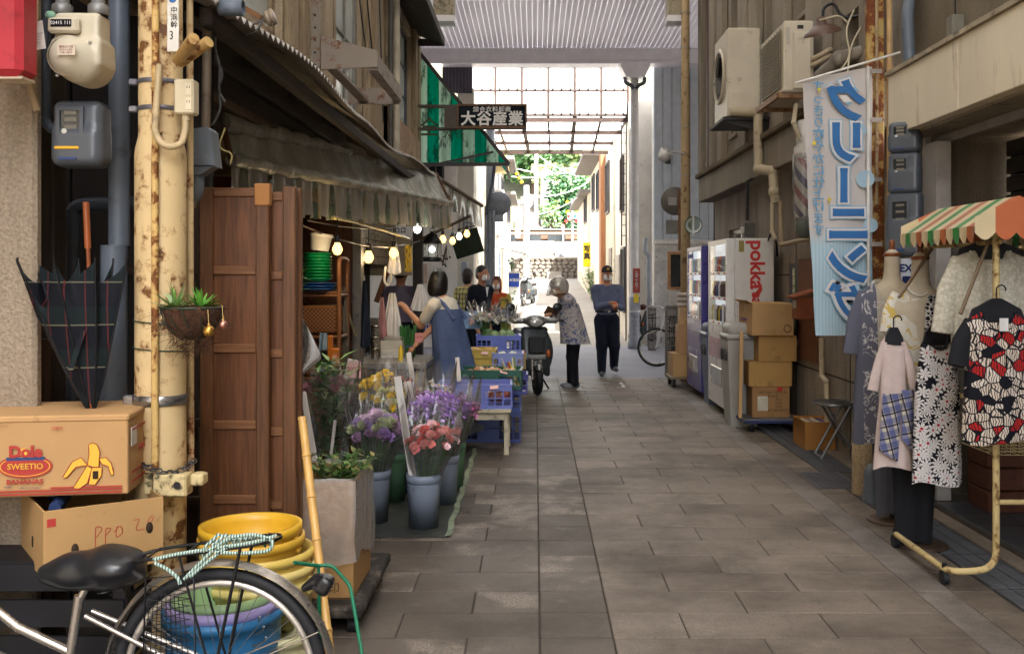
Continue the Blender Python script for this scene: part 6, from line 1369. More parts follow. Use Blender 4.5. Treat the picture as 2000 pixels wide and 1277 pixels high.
CR = thing('cash_register','cream cash register on the counter','register',(PX(766,9.25),9.3,zt)); MB().prism([(-.1,0),(.1,0),(.1,.1),(.02,.15),(-.1,.17)],.2,T(-.1,0,0) @ rz(PI / 2) @ rx(PI / 2)).build('body',mk('#b9b5a9',.5),CR); MB().box(-.08,.08,-.06,.06,.16,.2,.006).build('display',mk('#8a877e',.4),CR)
for i in range(3): MB().box(-.09,.09,-.112,-.102,.015 + i * .025,.033 + i * .025).build('key_row',mk('#d2cec4',.5),CR)
o = MB().lathe([(.022,0),(.022,.1),(.012,.125),(.012,.14),(0,.14)],16,T(PX(783,9.0),9.0,zt)).build('yellow_bottle',mk('#d2b42c',.35)); tag(o,'yellow bottle beside the cash register','bottle')
LK2 = thing('leek_bundle','bundle of green leeks standing on the counter','vegetables',(PX(797,9.45),9.45,zt)); rnd = random.Random(3)
for j in range(26): a = rnd.uniform(0,6.28); r = rnd.uniform(0,.07); MB().tube([(r * math.cos(a),r * math.sin(a),0),(1.1 * r * math.cos(a),r * math.sin(a),.12),(1.3 * r * math.cos(a) + rnd.uniform(-.01,.01),1.2 * r * math.sin(a),rnd.uniform(.24,.3))],[.008,.007,.009],6).build('leek',leafmat('#1f4a2c','#3f7a3c'),LK2)
MB().lathe([(.082,.1),(.084,.105),(.082,.11)],20).build('band',mk('#3a4a8a',.5),LK2)
PT = thing('price_card','pink price card beside the leeks','card',P(818,668,9.1)); MB().box(-.035,.035,0,.003,0,.085).build('card',mk('#d08a88',.7),PT); text('150円',.026,T(0,-.002,.045) @ FACE,mk('#8a2a2a',.6,var=0),'lettering',PT,W=False,depth=.0004)
MBG = film('#e2e2e0',.85,.3)
for i,(a,b_,c_,d_,Y,col) in enumerate(((742,790,572,668,9.4,None),(800,842,555,602,9.9,None),(735,757,580,655,9.3,'#b98a8c'),(755,785,470,530,9.0,None))):
    rag('carrier_bags',['sheaf of white carrier bags hanging over the counter','white carrier bags hanging by the corner post','pink carrier bag hanging over the register','white gloves and bags hung from the prop stick'][i],a,b_,c_,d_,Y,col or mk('#d5d3d0',.55,var=.12),'bags',14,.25,'hanging bags')
WR = thing('work_gloves','white wrap handle hanging below the bulbs','handle',P(758,535,9.1)); MB().tube(arcpts([P(753,520,9.1) - WR.location,P(750,550,9.1) - WR.location,P(757,560,9.1) - WR.location,P(764,550,9.1) - WR.location,P(763,518,9.1) - WR.location],.05),.012,8).build('loop',mk('#c5c2bc',.5),WR)
YR = thing('yellow_net','yellow mesh ribbon hanging at the corner post','net',P(797,540,10.0)); rnd = random.Random(8)
for j in range(9): MB().tube([V((rnd.uniform(-.035,.035),rnd.uniform(-.02,.02),.31 - .05 * k + rnd.uniform(-.02,.02))) * 1 for k in range(6)],.006,5).build('strand',mk('#b9962a',.7),YR)
# bulbs and their wire
def bulb(lab,px,py,Y,warm=True,on=.55,r=11):
    t = thing('light_bulb',lab,'light bulb',P(px,py,Y),group='hanging light bulbs'); s = r * Y / F
    c = '#ffc46a' if warm else '#f4f2e6'; MB().lathe([(0,-s * 1.15),(s * .6,-s * .95),(s,-s * .2),(s * .95,s * .3),(s * .55,s * 1.1),(s * .5,s * 1.3)],16).build('glass_bulb',mk(c,.3,var=0,emit=on),t)
    MB().cyl((0,0,s * 1.3),(0,0,s * 2.7),s * .55,s * .5).build('socket',M_blkm,t); MB().cyl((0,0,s * 2.7),(0,0,s * 6),.004,n=5).build('cord',M_blkm,t)
    l = bpy.data.lights.new('bulb_light','POINT'); l.energy = (2.6 if warm else 1.2) * (1 if Y < 10 else .12); l.color = (1,.72,.38) if warm else (1,.93,.8); l.shadow_soft_size = s * 1.3; lo = bpy.data.objects.new('bulb_light',l); COL.objects.link(lo); lo.parent = t
bulb('warm bulb nearest the shutters',659,487,6.6,r=10); bulb('warm bulb over the counter',720,503,8.3,r=10); bulb('warm bulb near the prop stick',769,495,9.0,r=9); bulb('cool bulb at the top of the corner post',815,447,9.8,False,.6,8)
bulb('bulb just right of the black lantern',865,468,11.0,r=6.5); bulb('first bulb in front of the blackboard',884,471,10.9,r=6); bulb('middle bulb in front of the blackboard',897,462,11.0,False,.6,6); bulb('last bulb in front of the blackboard',912,457,11.1,r=6)
FW = thing('bulb_wire','black stay and wire that carry the bulbs','wire',P(860,450,11)); MB().bar(P(800,478,10.6),P(918,422,11.2),.012,.03).build('stay_bar',M_blk,FW,True); MB().tube(sag(P(590,440,6.5),P(820,470,10.4),.1),.008,5).tube(sag(P(600,430,6.5),P(790,440,9.4),.04),.006,5).build('wire',M_blk,FW,True)
MB().tube([P(650,425,6.6),P(700,435,7.5),P(760,452,8.6),P(800,468,9.6)],.012,6).build('bamboo_rail',mk('#9a8a4c',.5),FW,True)
LN = thing('black_lantern','black ship lantern with a glass chimney hanging at the stall','lantern',P(844,511,10.6)); s_ = 10.6 / F
MB().lathe([(0,0),(.1,0),(.105,.01),(.105,.045),(.09,.05),(0,.05)],24).build('base',M_blkm,LN); MB().lathe([(.085,.19),(.108,.19),(.108,.2),(.095,.23),(.06,.265),(.055,.29),(.03,.3),(.02,.32),(0,.325)],24).build('cap',M_blkm,LN); MB().lathe([(.078,.05),(.08,.1),(.078,.19)],24).build('glass',film('#e6ecea',.12,.05),LN)
for j in range(6): a = j * PI / 3 + .2; MB().cyl((.095 * math.cos(a),.095 * math.sin(a),.05),(.095 * math.cos(a),.095 * math.sin(a),.19),.004,n=6).build('guard_bar',M_blkm,LN)
ring((0,0,.33),.025,.004,M_blkm,'hanger',LN,16,5); MB().ball((0,0,.13),.035,12,8).build('lamp',mk('#f2f4ea',.3,var=0,emit=.6),LN)
BB = thing('blackboard','tilted dark green board hanging behind the bulbs','board',P(912,475,11.5)); MB().box(-.165,.165,0,.02,-.145,.145,.004,0,ry(R(-17))).build('board',mk('#0d1712',.7,var=.15,spec=.1),BB); MB().bar((-.1,-.005,.16),(.1,-.005,.2),.012,.012).build('top_batten',M_blk,BB)
DF = thing('dried_flowers','bunch of dried flowers hanging upside down by the lantern','flowers',P(872,520,10.9)); rnd = random.Random(12)
for j in range(12): p = V((rnd.uniform(-.05,.05),rnd.uniform(-.03,.03),rnd.uniform(0,.12))); MB().tube([(0,0,.24),p],.002,4).ball(p,.012,6,4).build('dried_stem',mk('#3a2c26',.8),DF)
# ================================================================== produce crates, tables
def crate(w_,d,h,c,par,n=9,m=6):
    mt_ = mk(c,.4,var=.1,spec=.45)
    for nm,ax,s in (('front_side',0,-1),('back_side',0,1),('left_side',1,-1),('right_side',1,1)):
        b = MB(); L_ = w_ if ax == 0 else d - .012; k = n if ax == 0 else m; o_ = (d / 2 - .003 if ax == 0 else w_ / 2 - .003) * s
        def seg(a0,a1,z0,z1,t=.006): b.box(a0,a1,o_ - t / 2,o_ + t / 2,z0,z1) if ax == 0 else b.box(o_ - t / 2,o_ + t / 2,a0,a1,z0,z1)
        seg(-L_ / 2,L_ / 2,h - .05,h); seg(-L_ / 2,L_ / 2,0,.03); seg(-L_ / 2,L_ / 2,h - .008,h + .004,.02)
        z0,z1 = .03,h - .05
        for i in range(k + 1): x = lerp(-L_ / 2 + .006,L_ / 2 - .006,i / k); seg(x - .006,x + .006,z0,z1)
        if z1 - z0 > .06: seg(-L_ / 2,L_ / 2,(z0 + z1) / 2 - .005,(z0 + z1) / 2 + .005,.005)
        seg(-.09,.09,.03,h - .05,.005); b.build(nm,mt_,par)
    MB().box(-w_ / 2 + .006,w_ / 2 - .006,-d / 2 + .006,d / 2 - .006,.004,.012).build('crate_floor',mt_,par)
PT_ = thing('low_table','low cream wooden table under the front blue crate','table',(-.52,8.55,0)); M_tb = mk('#c2b69c',.6,dirt=.15)
MB().box(-.32,.32,-.24,.26,.35,.385,.006).build('top',M_tb,PT_); MB().box(-.28,.28,-.2,-.18,.29,.35).build('apron',M_tb,PT_)
for x in (-.28,.28):
    for y_ in (-.2,.22): MB().box(x - .02,x + .02,y_ - .02,y_ + .02,.012,.349,.004).box(x - .021,x + .021,y_ - .021,y_ + .021,0,.012).build('leg',M_tb,PT_)
GC = 'produce crates on the left stall'
def cr(lab,x,Y,z,w_,d,h,c,rot=0,n=9): t = thing('produce_crate',lab,'crate',(x,Y,z),rot,GC); crate(w_,d,h,c,t,n); return t
cr('front periwinkle blue crate on the cream table',-.51,8.52,.385,.62,.42,.2,'#6a74bc',R(2)); cr('dark blue crate on the floor under the stall end',-.42,9.15,.0,.58,.4,.28,'#2f3f7c'); cr('second dark blue crate stacked under the stall',-.42,9.15,.28,.58,.4,.2,'#34468c')
cr('dark green crate of potatoes behind the front crate',-.42,9.12,.48,.6,.42,.17,'#14523f',R(-2)); cr('yellow tub crate of onions in front of the shopkeeper',-.52,10.1,.6,.26,.36,.16,'#c0a03a',0,5); cr('lavender blue crate right of the yellow one',-.27,10.0,.55,.3,.4,.18,'#7884bc',0,5)
cr('bright blue basket crate in the middle of the stall',-.42,11.4,.62,.5,.4,.2,'#5866b8',R(3)); cr('pale blue crate far back by the suited man',-.82,12.3,.85,.32,.3,.2,'#7f9fc8',0,5); cr('deep blue crate under the middle basket',-.42,11.4,.38,.52,.42,.24,'#323f88'); cr('indigo crate low beside the scooter',-.22,10.4,.28,.28,.38,.2,'#5454a8',0,5)
cr('blue grey crate supporting the lavender one',-.3,10.0,.3,.32,.42,.24,'#2c3c78',0,5); cr('dark crate under the yellow one',-.58,10.1,.3,.26,.4,.3,'#2a2a3a',0,5); cr('navy crate at the shop corner',-1.25,12.9,.75,.4,.3,.2,'#2a3a9a',0,6)
TB2 = thing('trestle_table','rough trestle table carrying the rear crates','table',(-.55,11.0,0)); MB().box(-.35,.3,-1.3,1.6,.27,.298).build('top',M_tb,TB2)
for x in (-.3,.25):
    for y_ in (-1.2,0,1.5): MB().box(x - .02,x + .02,y_ - .02,y_ + .02,0,.269).build('leg',M_tb,TB2)
rnd = random.Random(6)
def heap(name,lab,x,Y,z,w_,d,n,r,cols,cat='vegetables',el=1.0):
    t = thing(name,lab,cat,(x,Y,z))
    for i in range(n): c = rnd.choice(cols); MB().ball((rnd.uniform(-w_,w_) / 2,rnd.uniform(-d,d) / 2,r + rnd.uniform(0,r * 1.4)),(r * rnd.uniform(.8,1.3) * el,r * rnd.uniform(.8,1.2),r),8,6).build('piece',mk(c,.6,var=.2),t)
heap('sweet_potatoes','red sweet potatoes in bags in the front blue crate',-.45,8.5,.42,.45,.25,12,.035,['#6a3a34','#8a4a40','#b9a89a'],el=1.6); heap('potatoes','pale roots heaped in the dark green crate',-.42,9.1,.56,.45,.3,22,.032,['#c0a078','#d2b898','#a8744c']); heap('onions','onions in the yellow crate',-.52,10.1,.66,.18,.25,10,.035,['#b98a4c','#c9a468']); heap('tofu_packs','white packs in the lavender crate',-.27,10.0,.66,.2,.25,9,.03,['#d5d2ca','#c9d0c0']); heap('greens','leafy greens in the bright blue basket',-.42,11.4,.72,.4,.3,20,.05,['#3a5a2c','#5a7a44','#7f946a'])
bouquet('white wrapped flowers at the far end of the stall',V((-.62,12.0,.72)),22,.2,.17,.035,['#d8d6ce','#c9c5a8','#d9b8b0'],'carn',41,leaf=.6); bouquet('small white bunch next to the far flowers',V((-.36,12.2,.7)),14,.18,.12,.03,['#d8d6ce','#d8c070'],'daisy',42,leaf=.6)
EB = thing('egg_carton_box','small carton of white packs beside the scooter','carton',(-.22,10.75,.5)); crd = card('#a8885c')
for x0,x1,y0,y1 in ((-.12,.12,-.12,-.115),(-.12,.12,.115,.12),(-.12,-.115,-.114,.114),(.115,.12,-.114,.114)): MB().box(x0,x1,y0,y1,0,.16).build('wall',crd,EB)
MB().box(-.11,.11,-.11,.11,0,.12).build('packs',mk('#d0cdc4',.7,var=.3,vs_=30),EB)
rnd2 = random.Random(2); SR = thing('incense_bundles','bundle of coloured packets standing in the green crate','packets',(-.22,9.1,.5))
for j in range(7): MB().bar((j * .012,0,0),(j * .012 + rnd2.uniform(-.14,-.02),rnd2.uniform(-.05,.05),rnd2.uniform(.2,.26)),.02,.006).build('packet',mk(rnd2.choice(['#a83a2c','#c9b43a','#d5cfc4','#7a8a3c']),.5),SR)
PB = thing('black_tray','black plastic sheet draped beside the statice','tray',P(925,840,7.9)); MB().grid(lambda u,v: P(lerp(895,945,u),lerp(815,830,u) + v * lerp(10,40,1 - u),7.9) ,6,4).build('sheet',mk('#1b1d22',.2,spec=.6),PB,True)
# ================================================================== PEOPLE
def ik(S,Tg,l1,l2,pole):
    S,Tg = V(S),V(Tg); d = Tg - S; L_ = min(d.length,(l1 + l2) * .999); d.normalize(); Tg = S + d * L_
    a = (l1 * l1 - l2 * l2 + L_ * L_) / (2 * L_); h = math.sqrt(max(0,l1 * l1 - a * a)); p = V(pole); p = (p - d * p.dot(d)).normalized(); return S + d * a + p * h,Tg
def hand(pr,W,d,side,s,mi=0,curl=.5):
    """palm, four fingers and a thumb"""
    d = V(d).normalized(); n = V((0,0,1)).cross(d); n = n.normalized() if n.length > .1 else V((1,0,0)); dn = n.cross(d)
    pr.append(('c',W,W + d * .06 * s,.024 * s,.03 * s,mi))
    for k,l in enumerate((.062,.072,.068,.052)):
        b0 = W + d * .078 * s + n * (k - 1.5) * .019 * s; m = b0 + d * l * .55 * s - dn * 0 + V((0,0,-curl * .02)); e = m + (d * (1 - curl) + V((0,0,-curl))) * l * .5 * s
        pr.append(('c',b0,m,.0095 * s,.009 * s,mi)); pr.append(('c',m,e,.009 * s,.0075 * s,mi))
    t0 = W + d * .025 * s - n * side * .022 * s; t1 = t0 + d * .04 * s - n * side * .025 * s; pr.append(('c',t0,t1,.011 * s,.0085 * s,mi))
def person(name,label,loc,rot,H,lean,hands,mats,feet=None,head=None,wide=1.0,long=0,sleeve=1.0,legw=1.0,elbows=None,hd=None,grp=None,bulk=1.0):
    """one continuous body facing local -Y. mats: skin, top, trousers, shoes. hands/lean/head in world offsets from loc"""
    t = thing(name,label,'person',loc,rot,grp); s = H / 1.65; Ri = Matrix.Rotation(-rot,3,'Z')
    Lc = lambda p: Ri @ V(p)
    hip = V((0,0,.86 * s)); ln = Lc(lean); nb = hip + V((0,0,.52 * s)) + ln; nb = hip + (nb - hip).normalized() * .52 * s
    ch = hip.lerp(nb,.66); be = hip.lerp(nb,.3); up = (nb - hip).normalized(); hv = Lc(head) if head is not None else V((0,0,0)); hc = nb + up * .13 * s + V((0,-.025 * s,.04 * s)) + hv
    pr = []; e = pr.append; fx = V((1,0,0)); fwd = V((0,-1,0)) if hd is None else Lc(hd).normalized(); Mh = frame(hc,fwd) if False else None
    sw = .175 * s * wide; ang = math.atan2(fwd.x,-fwd.y); Mz = Matrix.Rotation(ang,3,'Z'); HM = Matrix.Rotation(ang,4,'Z')
    hp = lambda x,y,z: hc + Mz @ V((x,y,z)) * s
    e(('e',hc,(.074 * s,.092 * s,.112 * s),HM,0)); e(('e',hp(0,-.03,-.055),(.055 * s,.062 * s,.06 * s),HM,0)); e(('c',hp(0,-.088,.0),hp(0,-.104,-.028),.008 * s,.014 * s,0))
    for sx in (-1,1): e(('e',hp(sx * .076,.005,-.012),(.012 * s,.02 * s,.03 * s),HM,0)); e(('e',hp(sx * .03,-.083,.012),(.013 * s,.01 * s,.008 * s),HM,0))
    e(('c',hp(0,-.085,-.062),hp(0,-.083,-.066),.016 * s,.016 * s,0))
    e(('c',nb - up * .02,hc - V((0,0,.07 * s)),.058 * s,.05 * s,0))
    e(('e',ch,(.155 * s * wide,.108 * s * bulk,.19 * s),None,1)); e(('e',be,(.14 * s * wide,.105 * s * bulk,.16 * s),None,1)); e(('c',nb + V((-sw * .8,0,-.045 * s)),nb + V((sw * .8,0,-.045 * s)),.062 * s,.062 * s,1)); e(('c',ch + up * .1 * s,nb - up * .02 * s,.1 * s,.06 * s,1))
    e(('e',hip,(.158 * s * wide,.115 * s * bulk,.13 * s),None,2))
    HP_ = []
    for i,sx in enumerate((-1,1)):
        S = nb + V((sx * sw,0,-.065 * s)); tg = hands[i]; tg = Lc(tg) if tg is not None else V((sx * .24 * s,-.04,.78 * s)); pole = (elbows[i] if elbows else (sx * .5,.8,-.4))
        E,W = ik(S,tg,.28 * s,.25 * s,pole); r = 1.12 if sleeve >= 1 else 1.0
        if sleeve >= 1: e(('c',S,E,.058 * s,.048 * s,1)); e(('c',E,W,.048 * s,.038 * s,1)); e(('c',E.lerp(W,.8),W,.03 * s,.026 * s,0))
        else: m = S.lerp(E,sleeve); e(('c',S,m,.062 * s,.058 * s,1)); e(('c',S.lerp(E,.3),E,.042 * s,.037 * s,0)); e(('c',E,W,.037 * s,.026 * s,0))
        hand(pr,W,(W - E),sx,s); HP_.append(W)
        F0 = V(feet[i]) if feet else V((sx * .1,0,0)); F0 = Lc(F0) if feet else F0; F0 = F0 * 1.0; an = F0 + V((0,.02,.085 * s)); hj = hip + V((sx * .085 * s,0,-.03 * s))
        K,A_ = ik(hj,an,.38 * s,.375 * s,(0,-1,0)); e(('c',hj,K,.088 * s * legw,.066 * s * legw,2)); e(('c',K,A_,.066 * s * legw,.05 * s * legw,2))
        e(('c',A_ + V((0,.02,-.045 * s)),A_ + V((sx * .02,-.14 * s,-.055 * s)),.036 * s,.033 * s,3)); e(('e',A_ + V((0,.03,-.04 * s)),(.036 * s,.05 * s,.04 * s),None,3))
    blob(pr,.0105,.03 * s,'body',mats,t)
    t['_hc'] = 0; del t['_hc']
    return t,hc,hp,nb,hip,HP_,s,HM
SKIN = mk('#b98768',.5,var=.06,spec=.35); SKIN2 = mk('#a97658',.5,var=.06,spec=.35); HAIR = mk('#17120f',.4,var=.4,vs_=60,st=(1,1,.06),bump=.5,bs=70); MASK = mk('#dedcd8',.8,var=.05,bump=.2,bs=80)
def mask_on(t,hp,s,HM):
    for sx in (-1,1): MB().ball(hp(sx * .031,-.086,.014),(.012 * s,.006 * s,.006 * s),8,6).build('eye',mk('#241a16',.3,var=0),t); MB().ball(hp(sx * .033,-.084,.034),(.018 * s,.006 * s,.005 * s),8,6).build('eyebrow',mk('#1c1512',.6,var=0),t)
    blob([('b',hp(0,-.052,-.05),(.063 * s,.05 * s,.048 * s),.032 * s,HM,0)],.008,.01,'face_mask',MASK,t)
def cloth(c,**k): return mk(c,.85,var=.18,vs_=7,bump=.6,bs=14,spec=.15,**k)
DKT = cloth('#1b1f2a'); SHOE = mk('#1c1c1e',.5)
# shopkeeper
loc = V((-.74,9.5,0)); t,hc,hp,nb,hip,HP_,s,HM = person('person','woman with bobbed hair in a blue apron dress reaching over the counter',loc,R(-118),1.55,(-.15,.02,0),[V((-.38,-.06,.86)),V((-.5,.12,1.17))],[SKIN,cloth('#c9c2b2'),DKT,SHOE],sleeve=.62,hd=(-.75,.66,0),elbows=[(.3,.2,-.8),(0,.3,-.9)])
blob([('e',hp(0,.025,.02),(.094 * s,.1 * s,.125 * s),HM,0),('e',hp(0,.04,-.06),(.088 * s,.075 * s,.09 * s),HM,0),('e',hp(-.07,.0,-.06),(.03 * s,.06 * s,.08 * s),HM,0),('e',hp(.07,.0,-.06),(.03 * s,.06 * s,.08 * s),HM,0)],.009,.03,'hair',HAIR,t,sub=[('e',hp(0,-.1,-.06),(.06,.06,.1),HM,0)])
APR = cloth('#4c5a7c'); 
def apron(u,v):
    a = u * 2 * PI; c = (hip.lerp(nb,.8)).lerp(V((hip.x * .3 - .02,hip.y,.42)),v); rx_ = lerp(.17,.25,v); ry_ = lerp(.125,.22,v); f = 1 + .05 * math.sin(a * 7 + v * 2) * v + .03 * math.sin(a * 12 + 1) * v
    return (c.x + rx_ * math.cos(a) * f,c.y + ry_ * math.sin(a) * f,c.z + .02 * math.sin(a * 5) * v)
ap = MB().grid(apron,56,22).build('apron_dress',APR,t)
for sx in (-1,1): MB().tube([V((sx * .1,.13,hip.lerp(nb,.6).z)) + V((hip.lerp(nb,.6).x,hip.lerp(nb,.6).y,0)),nb + V((sx * .1,.085,-.05)),nb + V((sx * .1,.0,.012)),nb + V((sx * .09,-.1,-.06))],[.02,.02,.02,.02],8).build('apron_strap',APR,t)
# suited man
t,hc,hp,nb,hip,HP_,s,HM = person('person','man in a dark suit and white mask standing at the end of the stall',V((-.8,14.4,0)),R(52),1.62,(.02,-.02,0),[V((-.05,-.22,.8)),V((.12,.2,.82))],[SKIN2,cloth('#181b24'),cloth('#1a1c24'),SHOE],wide=1.15,hd=(.8,-.6,0),bulk=1.15)
blob([('e',hp(0,.02,.035),(.08 * s,.095 * s,.1 * s),HM,0),('e',hp(0,.05,-.02),(.075 * s,.06 * s,.07 * s),HM,0)],.009,.02,'hair',HAIR,t,sub=[('e',hp(0,-.1,-.03),(.09,.06,.09),HM,0)]); mask_on(t,hp,s,HM)
blob([('e',hip + V((0,0,.02)),(.18 * s,.14 * s,.17 * s),None,0),('e',hip.lerp(nb,.5),(.165 * s,.13 * s,.2 * s),None,0)],.012,.05,'suit_jacket',cloth('#181b24'),t); MB().prism([(-.03,0),(.03,0),(.0,-.14)],.01,T(nb + V((0,-.11,-.02))) @ rx(PI / 2)).build('shirt_front',mk('#d5d5d5',.8),t)
# person in plaid shirt
MPl = N('plaid_shirt'); MPl.set(.85,0,.15); sp = MPl.n('SeparateXYZ'); MPl.l(MPl.obj,sp.inputs[0]); f1 = MPl.math('LESS_THAN',MPl.math('FRACT',MPl.math('MULTIPLY',sp.outputs['X'],14)),.3); f2 = MPl.math('LESS_THAN',MPl.math('FRACT',MPl.math('MULTIPLY',sp.outputs['Z'],14)),.3)
MPl.col(MPl.mix(MPl.math('MULTIPLY',MPl.math('ADD',f1,f2),.45),'#c9ba7a','#2f2c2a'))
t,hc,hp,nb,hip,HP_,s,HM = person('person','person in a yellow plaid shirt half hidden behind the suited man',V((-1.02,14.9,0)),R(150),1.58,(0,0,0),[V((-.02,-.25,.76)),None],[SKIN,MPl.m,DKT,SHOE],hd=(.3,.9,0))
blob([('e',hp(0,.015,.03),(.085 * s,.1 * s,.11 * s),HM,0),('e',hp(0,.04,-.05),(.075 * s,.06 * s,.08 * s),HM,0)],.01,.02,'hair',mk('#2b1f1a',.5,var=.2),t)
bg_ = thing('shoulder_bag','navy bag hanging beside the plaid shirt','bag',P(902,640,14.8)); blob([('b',(0,0,.12),(.1,.06,.13),.04,None,0)],.012,.02,'bag',mk('#232c44',.6),bg_); MB().tube([(-.07,0,.22),(-.03,0,.5),(.05,0,.5),(.07,0,.22)],.01,6).build('strap',mk('#232c44',.6),bg_)
# woman in orange
t,hc,hp,nb,hip,HP_,s,HM = person('person','woman in an orange top and yellow cardigan with hands at her chest',V((-.6,15.6,0)),R(-8),1.46,(0,0,0),[V((-.06,-.17,1.0)),V((.06,-.17,.98))],[SKIN,cloth('#b8502c'),DKT,SHOE],hd=(-.1,-1,0))
blob([('e',hp(0,.02,.03),(.088 * s,.1 * s,.115 * s),HM,0),('e',hp(-.065,.0,-.07),(.03 * s,.05 * s,.1 * s),HM,0),('e',hp(.065,.0,-.07),(.03 * s,.05 * s,.1 * s),HM,0)],.009,.02,'hair',mk('#5a2c1c',.5,var=.2),t,sub=[('e',hp(0,-.11,-.03),(.065,.08,.09),HM,0)]); mask_on(t,hp,s,HM)
cg = MB()
for sx in (-1,1): cg.grid(lambda u,v: (sx * lerp(.07,.185,u) * (1 + .2 * v),-.115 * math.cos(u * 1.5) + .02 + .01 * math.sin(u * 9 + v),lerp(nb.z - .06,.5,v)),8,12)
cg.grid(lambda u,v: (lerp(-.19,.19,u) * (1 + .2 * v),.13 - .12 * abs(u - .5),lerp(nb.z - .05,.5,v)),10,12); cg.build('cardigan',cloth('#b3a04a'),t)
for i,W in enumerate(HP_): sx = (-1,1)[i]; S = nb + V((sx * .17,0,-.06)); E,_ = ik(S,W,.28 * s,.25 * s,(sx * .5,.8,-.4)); blob([('c',S,E,.066 * s,.056 * s,0),('c',E,E.lerp(W,.75),.056 * s,.05 * s,0)],.012,.02,'cardigan_sleeve',cloth('#b3a04a'),t)
hb = thing('hand_bag','dark navy handbag on the arm of the woman in orange','bag',P(985,627,15.4)); blob([('b',(0,0,.1),(.16,.06,.1),.05,None,0),('b',(0,0,.03),(.18,.07,.05),.04,None,0)],.012,.03,'bag',mk('#1f2434',.45),hb); MB().tube([(-.1,0,.18),(-.06,0,.33),(.05,0,.33),(.1,0,.18)],.011,6).build('strap',mk('#1f2434',.45),hb)
# shop visitor seen from behind
t,hc,hp,nb,hip,HP_,s,HM = person('person','person in a lilac grey shirt seen from behind inside the shop',V((PX(782,12.4),12.4,0)),R(170),1.62,(0,0,0),[None,None],[SKIN,cloth('#7f7a98'),DKT,SHOE],wide=1.1)
blob([('e',hp(0,.02,.03),(.085 * s,.1 * s,.11 * s),HM,0)],.01,.02,'hair',HAIR,t)
# helmeted rider
MFl = N('floral_jacket'); MFl.set(.8,0,.2); vo = MFl.noise(9,5,MFl.co(1),.6,1.5); v2 = MFl.noise(26,3,None,.6,1); k = MFl.ramp(vo,[(.5,0.0),(.56,1.0)]); k2 = MFl.ramp(v2,[(.45,0.0),(.55,1.0)])
MFl.col(MFl.mix(MFl.math('MULTIPLY',k,k2),MFl.mix(k2,'#b3aaa2','#9a9498'),'#2f4a80')); MFl.bump(MFl.noise(18,3),.4,.006)
loc = V((.52,13.2,0)); t,hc,hp,nb,hip,HP_,s,HM = person('person','helmeted rider in a blue floral jacket bent over a wallet beside the scooter',loc,R(-78),1.5,(-.12,-.02,0),[V((-.30,-.14,.98)),V((-.28,.06,1.0))],[SKIN,MFl.m,cloth('#16161b'),mk('#77787a',.7)],head=(-.05,-.01,-.06),hd=(-.97,-.25,0),bulk=1.15,legw=1.25,feet=[V((-.02,-.12,0)),V((-.06,.1,0))])
def jk(u,v):
    a = u * 2 * PI; c = (hip.lerp(nb,.75)).lerp(V((.0,.02,.6)),v); rx_ = lerp(.175,.2,v); ry_ = lerp(.14,.2,v); f = 1 + .04 * math.sin(a * 5 + v * 3) + .03 * math.sin(a * 9) * v; return (c.x + rx_ * math.cos(a) * f,c.y + ry_ * math.sin(a) * f,c.z)
MB().grid(jk,48,16).build('jacket_body',MFl.m,t)
for i,W in enumerate(HP_): sx = (-1,1)[i]; S = nb + V((sx * .16,0,-.06)); E,_ = ik(S,W,.28 * s,.25 * s,(sx * .5,.8,-.4)); blob([('c',S,E,.08 * s,.07 * s,0),('c',E,E.lerp(W,.85),.07 * s,.058 * s,0)],.012,.03,'jacket_sleeve',MFl.m,t)
blob([('e',hp(0,.015,.045),(.125 * s,.145 * s,.13 * s),HM,0),('e',hp(0,.05,-.01),(.12 * s,.105 * s,.12 * s),HM,0)],.009,.03,'helmet',mk('#a59d92',.22,.3,var=.05,spec=.6),t,sub=[('b',hp(0,-.13,-.1),(.2,.11,.1),.02,HM,0),('e',hp(0,-.01,-.1),(.095,.1,.13),HM,0)])
MB().grid(lambda u,v: hp(.13 * math.sin(lerp(-1.25,1.25,u)),-.15 * math.cos(lerp(-1.25,1.25,u)) - .02 * v,.04 - .15 * v),14,6).build('visor',film('#cfd6da',.18,.05),t)
MB().grid(lambda u,v: hp((.1 + .06 * v) * math.sin(u * 2 * PI),(.11 + .07 * v) * -math.cos(u * 2 * PI) + .0,-.035 - .05 * v * (1 + .3 * math.cos(u * 12))),36,4).build('hat_brim',cloth('#8f7a62'),t); mask_on(t,hp,s,HM)
for sx in (-1,1): pass
wl_ = thing('wallet','brown wallet held open in the rider hands','wallet',P(1068,612,13.05)); MB().bar((-.02,0,.05),(.13,.0,-.03),.004,.1,up=(.3,0,1)).build('cover',mk('#5c4028',.6),wl_); MB().bar((-.0,-.04,.06),(.14,-.03,.0),.004,.1,up=(.2,-.5,1)).build('cover',mk('#4c3420',.6),wl_)
